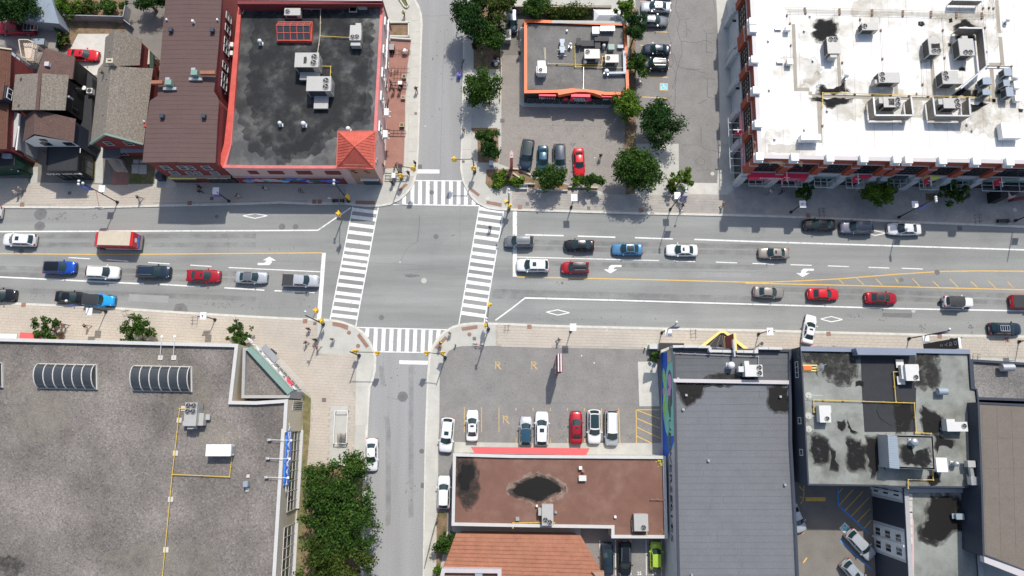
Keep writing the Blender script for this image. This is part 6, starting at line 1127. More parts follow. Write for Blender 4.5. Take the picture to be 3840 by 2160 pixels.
for x0,x1 in ((1715,1800),(1880,1940),(1965,2025),(2125,2200)):
    a0, a1 = fb.a(at(0,1,x0,275,4.6)), fb.a(at(0,1,x1,275,4.6)); fb.win(bb_, a0, a1, 3.9, 5.2, M['offwhite'], 1, 2, out=.12)
b = MB(); fb.box(b, .8, fb.L, 3.25, 3.5, 0, .45); b.build('wooden_cornice', M['wood'], bb_)
a0, a1 = fb.a(at(0,1,1700,330,3)), fb.a(at(0,1,1965,330,3)); b = MB(); fb.box(b, a0, a1, 2.6, 3.2, .1, .35); b.build('yellow_sign', M['signyel'], bb_); fb.win(bb_, a0, a1-.5, .4, 2.4, M['brick_d'], 3, 1, base=.05)
a0, a1 = fb.a(at(0,1,2060,340,3)), fb.a(at(0,1,2330,340,3)); b = MB(); fb.box(b, a0, a1, 2.3, 3.2, .1, .3); b.build('black_sign', M['black'], bb_); fb.text('Golden One', .55, M['white'], bb_, (a0+a1)/2-.3, 2.85, .32, depth=.015, sx=1.1, name='sign_letters'); fb.win(bb_, a0, a1, .4, 2.2, M['black'], 4, 1, base=.05)
feR = Face(fpR[4]+Vector((-.25,0,0)), fpR[0]+Vector((-.25,0,0)))
for y in (150,270,400,480,640,750,830):
    a = feR.a(at(0,0,2250,y+40,6)); feR.win(bb_, a-.55, a+.55, 5.3, 7.2, M['offwhite'], 1, 2, out=.1, base=.3); b = MB(); feR.box(b, a-.9, a-.6, 5.1, 5.3, 0, .25); b.build('vent_hood', M['white'], bb_)
for (y,x) in ((460,2265),(545,2325)): a = feR.a(at(0,0,x,y,4.5)); t_ = empty('window_ac_unit', feR.p(a,4.4,.3), ('upper' if y==460 else 'lower')+' white window air conditioner in the gap beside the brown roof', 'air conditioner', 'window air conditioners'); q = t_.location; b = MB(); b.box(q.x-.3,q.y-.35,q.z,q.x+.4,q.y+.35,q.z+.5); b.build('casing', M['white'], t_)
for c,r,x,y,nm in ((0,0,1710,292,'left of the upper pair'),(0,0,2128,295,'right of the upper pair'),(0,0,1623,1162,'left of the lower pair'),(0,0,2043,1163,'right of the lower pair')): vent(c,r,x,y,HB+.1,.26,.6,'dark square box vent on the brown roof, '+nm,'navy','box','dark box vents on the brown roof')
vent(0,0,1935,205,HB+.2,.14,.6,'white pipe vent on the ridge of the brown roof','white','box',None); vent(0,0,1673,190,HB,.1,.4,'tiny white vent at the left eave of the brown roof','white','box',None); vent(0,0,2183,192,HB,.1,.4,'tiny white vent at the right eave of the brown roof','white','box',None)
for (x0,x1,y,ex,nm) in ((2020,2170,735,-1,'upper'),(1530,1640,832,1,'lower')):
    t_ = empty('duct_fan', at(0,0,(x0+x1)/2,y,HB), nm+' orange ducted green fan unit on the brown roof', 'exhaust fan', 'orange ducted fans'); z = HB+.9
    a_, c_ = at(0,0,x0,y,z), at(0,0,x1,y,z); b = MB(); b.bar(a_,c_,.5,.5); b.build('orange_duct', M['orangetile'], t_)
    gx = x0-60 if ex < 0 else x1+60; g0 = at(0,0,gx,y+8,z); b = MB(); b.box(g0.x-.45,g0.y-.3,HB+.3,g0.x+.45,g0.y+.45,z+.3); b.build('green_motor', M['greenfascia'], t_); b = MB(); b.box(g0.x-1.0,g0.y-.75,HB+.15,g0.x+.9,g0.y-.35,HB+.5); b.box(g0.x-.6,g0.y+.45,HB+.15,g0.x,g0.y+.95,HB+.9); b.build('tray', M['galv'], t_)
# ---- grey-brown shingle house
bs13 = empty('grey_shingle_house', (*at(0,0,1200,900,0)[:2],.1), 'narrow house with mottled grey-brown shingles and a green trimmed gable', 'house')
Z_, E__ = 8.9, 6.0
Ra, Rb, Rc = (0,0,1157,298,Z_), (0,0,1120,665,Z_), (0,0,1058,1347,Z_)
def courses3(root, m, e0, e1, r1, r0, n, name='shingle_course'):
    """a roof slope from eave edge e0-e1 up to ridge r0-r1 as n overlapping shingle courses"""
    a0, a1, b1, b0 = [at(*q) for q in (e0,e1,r1,r0)]
    for i in range(n):
        t0, t1 = i/n, (i+1)/n+.25/n; t1 = min(1,t1); u = .035
        v = [a0.lerp(b0,t0)+Vector((0,0,u)), a1.lerp(b1,t0)+Vector((0,0,u)), a1.lerp(b1,t1), a0.lerp(b0,t1)]
        if (v[1]-v[0]).cross(v[2]-v[0]).z < 0: v = [v[1],v[0],v[3],v[2]]
        b = MB(); b.add([tuple(p) for p in v]+[(p.x,p.y,p.z-.1) for p in v], [(0,1,2,3),(7,6,5,4),(0,4,5,1),(1,5,6,2),(2,6,7,3),(3,7,4,0)]); b.build(name, m, root)
SH = M['shingle']
courses3(bs13, SH, (0,0,1062,376,E__),(0,0,1040,668,E__),Rb,Ra,8); courses3(bs13, SH, (0,0,995,690,E__),(0,0,912,1444,E__),Rc,Rb,10)
courses3(bs13, SH, (0,0,1430,390,E__),(0,0,1405,657,E__),Rb,Ra,18); courses3(bs13, SH, (0,0,1540,690,E__),(0,0,1445,1449,E__),Rc,Rb,22)
f1 = [at(0,0,x,y,E__) for x,y in ((1062,376),(1430,390),(1405,670),(1040,672))]; f2 = [at(0,0,x,y,E__) for x,y in ((995,690),(1540,690),(1445,1449),(912,1444))]
b = MB(); b.prism(inset(f1,.3), .1, E__+.1); b.prism(inset(f2,.3), .1, E__+.1); b.build('wall', M['brick_d'], bs13)
g0, g1, g2 = at(*Rc), inset(f2,.3), None
ys_g = min(p.y for p in g1); b = MB(); xs = sorted(p.x for p in g1 if p.y < ys_g+.8); b.add([(xs[0],ys_g+.01,E__),(xs[-1],ys_g+.01,E__),(g0.x,ys_g+.01,Z_-.25)],[(0,1,2)]); b.build('gable', M['brick_d'], bs13)
b = MB(); pts = [at(0,0,912,1448,E__+.03), at(0,0,1058,1350,Z_+.03), at(0,0,1440,1453,E__+.03)]; b.bar(pts[0],pts[1],.25,.3); b.bar(pts[1],pts[2],.25,.3); b.build('green_bargeboard', M['greenfascia'], bs13)
fg = Face((xs[0],ys_g),(xs[-1],ys_g))
for a in (1.6, fg.L-2.6): fg.win(bs13, a, a+1.1, 5.0, 6.4, M['offwhite'], 1, 2, out=.1)
fg.win(bs13, .8, 2.6, 1.0, 2.6, M['offwhite'], 3, 1); 
ch = empty('brick_chimney', (*at(0,0,1100,620,8.6)[:2],7.8), 'square pale brick chimney on the grey-brown shingle roof', 'chimney'); q = at(0,0,1105,612,9.6); ringmesh(*(lambda o: (o, inset(o,.22)))([Vector((q.x-.5,q.y-.35,0)),Vector((q.x+.5,q.y-.35,0)),Vector((q.x+.5,q.y+.35,0)),Vector((q.x-.5,q.y+.35,0))]), 7.2, 9.7).build('stack', M['cream'], ch); b = MB(); b.box(q.x-.45,q.y-.3,7.2,q.x+.45,q.y+.3,9.3); b.build('flue', M['black'], ch)
ch = empty('metal_cap_chimney', (*at(0,0,1470,1250,8)[:2],6), 'black and red brick chimney with a shiny metal cap between two roofs', 'chimney'); q = at(0,0,1462,1235,9.2); b = MB(); b.box(q.x-.35,q.y-.5,5.5,q.x+.6,q.y+.3,9.0); b.build('stack', M['brick'], ch); b = MB(); b.lathe((q.x-.3,q.y+.2,8.9),[(.2,0),(.22,.3),(0,.45)],10); b.build('cap', M['galv'], ch)
for x,y,nm in ((1105,510,'top'),(1008,715,'small one at the left eave'),(1072,785,'second'),(1035,1145,'lowest')): vent(0,0,x,y,7.6,.14,.7,'dark pipe vent, left slope of the shingle house, '+nm,'iron','box','dark pipe vents on the shingle house')
# rear balcony and stairs
dk = empty('rear_balcony', at(0,0,1460,560,0), 'shaded rear balcony with green trim in the gap beside the shingle house', 'balcony'); b = MB(); P = T(0,0,"1425,450 1500,500 1500,640 1405,655",3.6); b.prism(P, 3.3, 3.5); b.build('floor', M['deck'], dk); b = MB(); P = T(0,0,"1430,440 1610,620",3); b.bar((P[0].x,P[0].y,3.2),(P[1].x,P[1].y,3.2),.14,.5); b.build('railing', M['green_d'], dk); b = MB(); b.prism(T(0,0,"1505,540 1540,545 1540,700 1500,680",3.8), 3.5, 3.7); b.build('green_roof_strip', M['green_d'], dk)
b = MB()
for k in range(7): q = at(0,0,1550+k*8,590+k*10,2.6-k*.25); b.box(q.x-.5,q.y-.13,q.z-.1,q.x+.5,q.y+.13,q.z)
b.build('stair_treads', M['wood'], dk)
# front of that house: porch
pf = empty('front_porch', at(0,1,1200,120,0), 'small grey roofed front porch with stairs below the green trimmed gable', 'porch'); b = MB(); b.prism(T(0,1,"1040,20 1215,15 1205,130 1030,140",3.3), 3.1, 3.3); b.build('roof', M['greyroof_d'], pf); b = MB(); b.prism(T(0,1,"1208,25 1440,10 1440,75 1205,78",3.6), 3.3, 3.45); b.build('balcony_roof', M['unit_b'], pf)
b = MB(); b.prism(T(0,1,"1060,140 1220,150 1250,260 1140,262",1.2), .12, 1.0); b.build('landing', M['wood'], pf); b = MB(); P = T(0,1,"1040,145 1190,148 1250,260",2); b.bar((P[0].x,P[0].y,1.9),(P[1].x,P[1].y,1.9),.08); b.bar((P[1].x,P[1].y,1.9),(P[2].x,P[2].y,1.0),.08); b.build('handrail', M['offwhite'], pf)
for x in (1148,1210): b = MB(); b.prism(T(0,1,f"{x},222 {x+45},222 {x+45},252 {x},252",.6), .12, .6); b.build('dark_step_grate', M['black'], pf)
# ---- black house with three roofs and the black shop in front
b14 = empty('black_house', (*at(0,0,500,900,0)[:2],.1), 'black sided house with a grey shingle cross roof between two brown roofs', 'house')
RZ, EZ = 9.4, 7.2
courses3(b14, SH, (0,0,155,750,EZ),(0,0,120,1107,EZ),(0,0,362,1105,RZ),(0,0,395,738,RZ),16); courses3(b14, SH, (0,0,693,757,EZ),(0,0,657,1110,EZ),(0,0,375,1105,RZ),(0,0,415,738,RZ),20)
b = MB(); P = [at(0,0,x,y,z) for x,y,z in ((385,738,RZ+.05),(418,738,RZ+.05),(388,1106,RZ+.05),(352,1106,RZ+.05))]; b.add([tuple(p) for p in P]+[(p.x,p.y,p.z-.2) for p in P],[(3,2,1,0),(0,1,5,4),(1,2,6,5),(2,3,7,6),(3,0,4,7)]); b.build('ridge_cap', M['brownshingle'], b14)
poly3(b14, 'rear_roof', M['brownshingle'], [(0,0,458,480,7.4),(0,0,754,574,6.2),(0,0,728,795,6.6),(0,0,368,745,8.4)], .2)
FR = (0,0,350,1100,8.7); FG = (0,0,343,1348,8.7)
courses3(b14, M['brownshingle'], (0,0,268,1150,6.6),(0,0,230,1427,6.6),FG,FR,5); courses3(b14, M['brownshingle'], (0,0,764,1197,6.3),(0,0,742,1430,6.3),FG,FR,16)
m1 = [at(0,0,x,y,EZ) for x,y in ((165,760),(683,765),(650,1100),(130,1098))]; m2 = [at(0,0,x,y,6.3) for x,y in ((240,1150),(760,1197),(738,1440),(240,1440))]; m3 = [at(0,0,x,y,6.2) for x,y in ((465,490),(748,575),(728,790),(380,750))]
b = MB(); b.prism(inset(m1,.25), .1, EZ+.05); b.prism(inset(m3,.2), .1, 6.3); b.build('black_wall', M['black'], b14)
b = MB(); b.add([at(0,0,130,1100,EZ),at(0,0,645,1102,EZ),at(0,0,365,1102,RZ-.15)],[(0,1,2)]); b.build('black_gable', M['black'], b14)
q = inset(m2,.25); b = MB(); b.prism(q, .1, 6.3); b.build('front_wall', M['navy'], b14); ymn = min(p.y for p in q); xs = sorted(p.x for p in q if p.y < ymn+.8); gx = at(*FG); b = MB(); b.add([(xs[0],ymn-.03,4.4),(xs[-1],ymn-.03,4.4),(xs[-1],ymn-.03,6.3),(gx.x,ymn-.03,8.5),(xs[0],ymn-.03,6.5)],[(0,1,2,3,4)]); b.build('white_front', M['white'], b14)
ff = Face((xs[0],ymn-.03),(xs[-1],ymn-.03))
for a, z in ((2.6,7.0),(1.9,5.0),(5.2,5.0)):
    if z > 6: ff.win(b14, a, a+.9, 6.6, 7.3, M['blackmetal'], 1, 1)
    else: ff.win(b14, a, a+1.3, z, z+1.1, M['blackmetal'], 1, 1)
fe14 = Face((max(p.x for p in inset(m1,.25))-.1, min(p.y for p in m1)), (max(p.x for p in inset(m1,.25)), max(p.y for p in m1)))
for a in (1.0,4.2): fe14.win(b14, a, a+.7, 4.2, 5.4, M['blackmetal'], 1, 2, base=.15)
side = T(0,0,"745,600 870,690 925,760 945,960 940,1060 925,1250 915,1449 760,1449 700,1100 690,800",0.1); 
b = MB(); b.prism([at(0,0,740,620,5.4),at(0,0,860,700,2.7),at(0,0,925,780,2.7),at(0,0,915,1449,2.7),at(0,0,735,1449,5.0),at(0,0,690,1100,5.4)], .1, 2.6); b.build('side_extension', M['blackroof'], b14)
t_ = empty('condenser', (0,0,0), 'square white air condenser with a round fan beside the black house', 'air conditioner'); b = MB(); b.box(-.42,-.42,.1,.42,.42,.8); b.build('casing', M['unit_w'], t_); b = MB(); b.lathe((0,0,.8),[(.34,0),(.34,.04),(.3,.02),(0,.02)],16); b.build('fan', M['grille'], t_); p = at(0,0,895,908,3.5); t_.location = (p.x,p.y,2.6)
t_ = empty('patio_heater_box', (0,0,0), 'white rounded box on a small terrace beside the black house', 'box'); b = MB(); b.box(-.35,-.5,0,.35,.5,.6); b.build('box', M['white'], t_, bevel=.12); p = at(0,0,812,812,3.2); t_.location = (p.x,p.y,2.6)
t_ = empty('white_parasol', (0,0,0), 'small bright white round table beside the air condenser', 'table'); b = MB(); b.lathe((0,0,0),[(0,.75),(.35,.75),(.35,.7),(.04,.68),(.04,0)],14); b.build('table', M['white'], t_); p = at(0,0,845,885,3.3); t_.location = (p.x,p.y,2.6)
vent(0,0,467,640,7.6,.3,.6,'square grey box vent on the rear brown roof of the black house','greycap','box',None)
for x,y,nm in ((200,785,'upper left'),(463,778,'upper right'),(180,1052,'lower left')): vent(0,0,x,y,7.6,.12,.5,nm+' small dark pipe vent on the grey shingle cross roof','iron','box','pipe vents on the grey cross roof')
vent(0,0,690,970,6.6,.12,1.0,'thin white antenna mast at the eave of the grey cross roof','galv','box',None)
bs_ = empty('black_shop', (*at(0,1,650,150,0)[:2],.1), 'small black flat-roofed shop with white lettering along its front', 'shop'); P = T(0,1,"480,12 800,8 783,272 465,276",4.2); O = ccw(P)
b = MB(); b.prism(inset(P,.1), .12, 4.1); b.build('wall', M['black'], bs_); b = MB(); b.prism(P, 4.1, 4.2); b.build('roof', M['blackroof'], bs_); ringmesh(O, inset(O,.12), 4.2, 4.35).build('roof_edge', M['black'], bs_)
f = Face(P[3]+Vector((.1,.1,0)), P[2]+Vector((-.1,.1,0))); f.text('DZO HOUSE', .66, M['white'], bs_, f.L*.5, 3.6, .32, depth=.02, sx=1.35, name='sign_letters')
for k in range(4): f.win(bs_, f.L*(.06+k*.235), f.L*(.25+k*.235), .5, 2.9, M['blackmetal'], 1, 1)
f2_ = Face(P[2]+Vector((-.1,0,0)), P[1]+Vector((-.1,0,0))); f2_.win(bs_, .3, 2.6, .5, 3.2, M['blackmetal'], 2, 1); b = MB(); f2_.box(b, .5, .9, .7, 1.5, .03, .07); b.build('yellow_poster', M['signyel'], bs_); b = MB(); b.tube(f2_.p(2.8,4.25,.3), f2_.p(f2_.L-.6,4.25,.3), .05); b.build('white_pipe', M['white'], bs_)
# ---- far left brown roofed house
b15 = empty('rust_roof_house', (*at(0,0,50,900,0)[:2],.1), 'house with a rust-brown shingle roof at the left border', 'house')
L_ = [(460,8.2),(1449,8.2)]
courses3(b15, M['rustshingle'], (0,0,116,502,6.6),(0,0,68,1500,6.6),(0,0,-460,1500,9.8),(0,0,-420,440,9.8),22)
b = MB(); P = [at(0,0,x,y,6.6) for x,y in ((116,515),(66,1500),(-460,1500),(-420,520))]; b.prism(inset(P,.3), .1, 6.6); b.build('wall', M['brick_d'], b15)
b = MB(); b.bar(at(0,0,118,500,6.7), at(0,0,-420,425,9.9), .2,.25); b.build('gable_board', M['cream'], b15)
b = MB(); q = [at(0,0,x,y,8.3) for x,y in ((-90,830),(62,855),(40,985),(-100,1000))]; b.prism(q, 6.6, 8.2); b.build('dormer', M['navy'], b15); fd = Face(q[2],q[1]); fd.win(b15, .2, fd.L-.2, 6.9, 8.0, M['white'], 2, 1, fw=.12)
b = MB(); q = [at(0,0,x,y,8.5) for x,y in ((-90,800),(90,830),(55,1010),(-100,1030))]; 
poly3(b15, 'dormer_roof', M['rustshingle'], [(0,0,-110,800,8.6),(0,0,50,822,8.4),(0,0,20,1000,8.4),(0,0,-110,1010,8.6)], .1)
b = MB(); q = T(0,0,"112,1110 205,1150 140,1480 75,1470",5.0)+[]; b.prism(q, .1, 5.0); b.build('side_wing', M['stone'], b15); b = MB(); a_, c_ = at(0,0,207,1148,5.05), at(0,1,165,62,5.05); b.bar(a_,c_,.2,.14); b.build('gutter', M['white'], b15)
b = MB(); q = T(0,0,"205,1160 250,1190 245,1449",2.5)+T(0,1,"250,120 165,60",2.5); b.prism(q, .1, 2.6); b.build('cream_side', M['cream'], b15)
pf = empty('dark_front_block', at(0,1,100,200,0), 'dark flat-roofed front block with green siding at the left border', 'building'); P = T(0,1,"-500,62 145,88 150,215 -500,245",4.2); b = MB(); b.prism(inset(P,.1), .1, 4.1); b.build('wall', M['green_d'], pf); b = MB(); b.prism(P, 4.1, 4.25); b.build('roof', M['blackroof'], pf); b = MB(); b.prism(T(0,1,"150,90 165,60 230,130 205,300 150,215",2.4), .1, 2.4); b.build('green_siding', M['green_d'], pf)
rtu(0,1,25,98,103,138,4.25,.7,'pale box on the dark flat roof at the left border',(),'unit_b',side=None,cat='roof box',group=None)
b = MB()
for x,y in ((110,250),(178,270),(187,128)): q = at(0,1,x,y,2.6); b.lathe((q.x,q.y,2.45),[(0,.14),(.12,.1),(.12,0)],8)
b.build('round_lamp', M['white'], pf)
# balcony of the left house, glazed lean-to
dk = empty('wooden_deck', at(0,0,300,520,0), 'cream railed wooden deck behind the houses', 'deck'); P = T(0,0,"230,430 320,430 375,455 350,615 260,605 240,500",3.0); b = MB(); b.prism(P, 2.7, 2.9); b.build('floor', M['deck'], dk)
b = MB(); R_ = [Vector((p.x,p.y,0)) for p in P]
for i in range(len(R_)):
    a_, c_ = R_[i], R_[(i+1)%len(R_)]; b.bar((a_.x,a_.y,3.9),(c_.x,c_.y,3.9),.14,.08)
    n = max(1,int((c_-a_).length/.3))
    for k in range(n): q = a_.lerp(c_,k/n); b.bar((q.x,q.y,2.9),(q.x,q.y,3.9),.05)
b.build('railing', M['cream'], dk); b = MB()
for p in R_: b.bar((p.x,p.y,.1),(p.x,p.y,2.7),.14)
b.build('leg', M['wood'], dk)
lt = empty('glazed_lean_to', at(0,0,150,650,0), 'pale blue lean-to roof with dark glazing bars beside the rust roof', 'lean-to'); P = [at(0,0,x,y,z) for x,y,z in ((118,520,4.4),(210,590,3.6),(180,735,3.6),(92,720,4.4))]; b = MB(); b.add(P+[(p.x,p.y,.1) for p in P],[(3,2,1,0),(0,1,5,4),(1,2,6,5),(2,3,7,6),(3,0,4,7)]); b.build('roof_panel', M['unit_b'], lt)
b = MB(); 
for t in (0,.5,1): b.bar(P[1].lerp(P[2],t)+Vector((0,0,.03)), P[0].lerp(P[3],t).lerp(P[1].lerp(P[2],t),.5)+Vector((0,0,.03)), .07)
b.bar(P[1],P[2],.08); b.bar(P[0].lerp(P[1],.5)+Vector((0,0,.03)),P[3].lerp(P[2],.5)+Vector((0,0,.03)),.07); b.build('glazing_bars', M['blackmetal'], lt)
# metal shed roof, fences
sh_ = empty('metal_shed', at(0,0,350,130,0), 'shed with a pale blue-grey metal roof half under a tree', 'shed'); P = [at(0,0,x,y,z) for x,y,z in ((20,150,2.8),(330,-120,3.3),(510,-40,3.3),(595,238,2.8),(330,215,2.8))]; b = MB(); b.add([(p.x,p.y,p.z) for p in P]+[(p.x,p.y,.1) for p in P],[(0,4,3,2,1)]+[(k,(k+1)%5,(k+1)%5+5,k+5) for k in range(5)]); b.build('roof', M['unit_b'], sh_); b = MB()
for k in range(1,7): a_, c_ = P[0].lerp(P[3],k/7), P[1].lerp(P[2],k/7); b.bar(a_+Vector((0,0,.03)),c_+Vector((0,0,.03)),.04,.05)
b.build('roof_seam', M['unit_b'], sh_)
def fence(pts, h, m, label, name='fence', picket=1.8, cat='fence'):
    P = [at(*q, h) for q in pts]; root = empty(name, (P[0].x,P[0].y,.12), label, cat)
    for a_, c_ in zip(P, P[1:]):
        L = (c_-a_).length; n = max(1,int(L/picket))
        for i in range(n):
            q0, q1 = a_.lerp(c_, i/n), a_.lerp(c_, (i+.97)/n); b = MB(); b.bar((q0.x,q0.y,h*.5+.1),(q1.x,q1.y,h*.5+.1),.04,h-.15); b.build('panel', M[m], root); b = MB(); b.bar((q0.x,q0.y,.1),(q0.x,q0.y,h+.05),.11); b.build('post', M[m], root)
        b = MB(); b.bar((a_.x,a_.y,h),(c_.x,c_.y,h),.12,.07); b.build('top_rail', M['galv'] if m == 'stall_grey' else M[m], root)
    return root
fence([(0,0,640,150),(0,0,1235,165),(0,0,1262,40)],1.8,'stall_grey','grey panel fence with a pale top rail along the overgrown garden')
fence([(0,0,600,200),(0,0,560,480)],1.2,'green_d','thin green wire fence right of the red van')
fence([(0,0,1200,160),(0,0,1310,250)],1.4,'stall_grey','short dark fence piece running towards the shingle house')
fence([(2,0,0,62),(2,0,1000,72)],1.8,'wood','wooden fence behind the pizza shop')
fence([(1,0,2462,430),(1,0,2468,700),(1,0,2455,1000)],.8,'cream','low pale wall between the pavement and the shop lot','low_wall',cat='wall')
fence([(1,3,1830,830),(1,3,1775,1030),(1,3,1700,1340)],1.1,'iron','thin black iron railing beside the lower pavement','railing',cat='railing')
hd = empty('grey_hatch', (0,0,0), 'grey lidded bin lying by the wooden deck', 'bin'); b = MB(); b.box(-1.0,-.45,.1,1.0,.45,1.1); b.build('body', M['stall_grey'], hd); b = MB(); b.box(-1.05,-.5,1.1,1.05,.5,1.18); b.build('lid', M['unit_b'], hd); p = at(0,0,380,420,1.1); hd.location = (p.x,p.y,0)
wb = empty('white_dumpster', (0,0,0), 'grey-white ribbed dumpster lid at the left fence of the pizza lot', 'dumpster'); b = MB(); b.box(-.7,-.9,.1,.7,.9,1.4); b.build('body', M['stall_grey'], wb); b = MB(); b.box(-.75,-.95,1.4,.75,.95,1.48); b.build('lid', M['unit'], wb); b = MB()
for k in range(8): b.box(-.72,-.88+k*.24,1.48,.72,-.8+k*.24,1.52)
b.build('rib', M['offwhite'], wb); p = at(1,0,2518,350,1.4); wb.location = (p.x,p.y,.02)
# ================================================================ VEHICLES
def paint(name, col, metal=.25, rough=.3): return mat('paint_'+name, col, .24, metal*.5, var=0, coat=.4, spec=.35)
PAINT = dict(white=paint('white',(.75,.75,.74),0), black=paint('black',(.012,.014,.018),.3), navy=paint('navy',(.02,.035,.06),.4), blue=paint('blue',(.01,.08,.45),.4), skyblue=paint('sky_blue',(.08,.22,.38),.4), brightblue=paint('bright_blue',(.02,.36,.8),.2),
  red=paint('red',(.62,.015,.025),.2), crimson=paint('crimson',(.38,.012,.025),.4), darkred=paint('dark_red',(.13,.01,.015),.3), silver=paint('silver',(.52,.54,.56),.6), grey=paint('grey',(.16,.175,.19),.5), greylight=paint('light_grey',(.42,.45,.48),.5), taupe=paint('taupe',(.3,.27,.24),.5), purplegrey=paint('purple_grey',(.17,.17,.22),.5), teal=paint('dark_teal',(.03,.09,.14),.5), green=paint('lime_green',(.42,.6,.06),.2), mattblack=mat('matt_black',(.02,.021,.023),.6,var=0))
LAMPW = mat('headlamp', (.8,.82,.85), .1, .1, var=0); LAMPR = mat('tail_lamp', (.35,.01,.01), .2, 0, var=0); CHROME = mat('chrome', (.7,.7,.7), .15, .9, var=0)
def grid(b, fn, nu, nv):
    vs = [fn(i/nu, j/nv) for i in range(nu+1) for j in range(nv+1)]
    return b.add(vs, [(i*(nv+1)+j, i*(nv+1)+j+1, (i+1)*(nv+1)+j+1, (i+1)*(nv+1)+j) for i in range(nu) for j in range(nv)])
def make_wheel(root, x, y, r, w, smooth=True):
    s = 1 if y > 0 else -1; b = MB(); n = 18; prof = [(r*.62,-w/2),(r*.93,-w/2),(r,-w*.35),(r,w*.35),(r*.93,w/2),(r*.62,w/2)]; vs = []
    for k in range(n):
        t = 2*math.pi*k/n
        for (q, d) in prof: vs.append((x+q*math.cos(t), y+d, r+q*math.sin(t)))
    m = len(prof); b.add(vs, [(k*m+j, k*m+j+1, ((k+1)%n)*m+j+1, ((k+1)%n)*m+j) for k in range(n) for j in range(m-1)]); wh = b.build('wheel', M['darkrubber'], root, smooth=True)
    b = MB()
    for k in range(5): t = 2*math.pi*k/5; b.bar((x,y+s*w*.4,r),(x+r*.62*math.cos(t),y+s*w*.42,r+r*.62*math.sin(t)),.09,.04)
    b.add([(x+r*.62*math.cos(2*math.pi*k/12), y+s*w*.3, r+r*.62*math.sin(2*math.pi*k/12)) for k in range(12)], [tuple(range(12)) if s < 0 else tuple(range(12))[::-1]]); b.build('rim', CHROME, wh)
SPEC = { # L, W, H, [x, w, ztop] stations, windshield base/top, rear window top/base, belt z front/rear
 'sedan': dict(L=4.75,W=1.83,H=1.44, st=[(2.375,.60,.50),(2.33,.74,.62),(2.2,.87,.71),(1.95,.94,.77),(1.5,.975,.84),(1.0,.99,.91),(.75,1,.94),(-1.5,1,.97),(-1.75,.985,1.0),(-2.1,.95,1.02),(-2.28,.88,.97),(-2.35,.74,.8),(-2.375,.62,.55)], wb=1.02, wt=.28, rt=-.95, rb=-1.62, bz=.92, bzr=1.0, tumble=.70),
 'suv': dict(L=4.65,W=1.88,H=1.68, st=[(2.325,.62,.6),(2.28,.78,.8),(2.1,.9,.92),(1.8,.96,.98),(1.3,.985,1.03),(.95,1,1.06),(.7,1,1.08),(-1.9,1,1.1),(-2.15,.96,1.08),(-2.28,.9,.95),(-2.325,.72,.6)], wb=1.08, wt=.42, rt=-1.75, rb=-2.18, bz=1.04, bzr=1.1, tumble=.76),
 'hatch': dict(L=3.95,W=1.76,H=1.5, st=[(1.975,.62,.5),(1.93,.76,.66),(1.75,.88,.76),(1.4,.95,.86),(.9,.985,.94),(.6,1,.97),(-1.5,1,1.02),(-1.8,.95,1.0),(-1.93,.88,.85),(-1.975,.7,.55)], wb=.95, wt=.35, rt=-1.4, rb=-1.85, bz=.93, bzr=1.02, tumble=.74),
 'van': dict(L=4.9,W=1.95,H=1.78, st=[(2.45,.62,.6),(2.4,.78,.78),(2.2,.9,.9),(1.8,.97,1.0),(1.4,1,1.06),(-2.2,1,1.12),(-2.38,.93,1.0),(-2.45,.76,.6)], wb=1.55, wt=.75, rt=-2.1, rb=-2.36, bz=1.03, bzr=1.12, tumble=.78),
 'jeep': dict(L=4.4,W=1.85,H=1.82, st=[(2.2,.70,.6),(2.18,.74,1.0),(1.9,.78,1.06),(1.0,.84,1.1),(.75,.95,1.12),(-1.95,.97,1.14),(-2.1,.95,1.1),(-2.2,.8,.7)], wb=.72, wt=.5, rt=-1.85, rb=-2.0, bz=1.1, bzr=1.12, tumble=.86),
 'pickup': dict(L=5.5,W=1.95,H=1.82, st=[(2.75,.66,.6),(2.7,.82,.92),(2.5,.92,1.04),(2.0,.97,1.1),(1.5,.99,1.13),(1.2,1,1.15),(-2.5,1,1.15),(-2.7,.96,1.13),(-2.75,.84,.7)], wb=1.35, wt=.75, rt=-.7, rb=-.85, bz=1.12, bzr=1.15, tumble=.76),
}
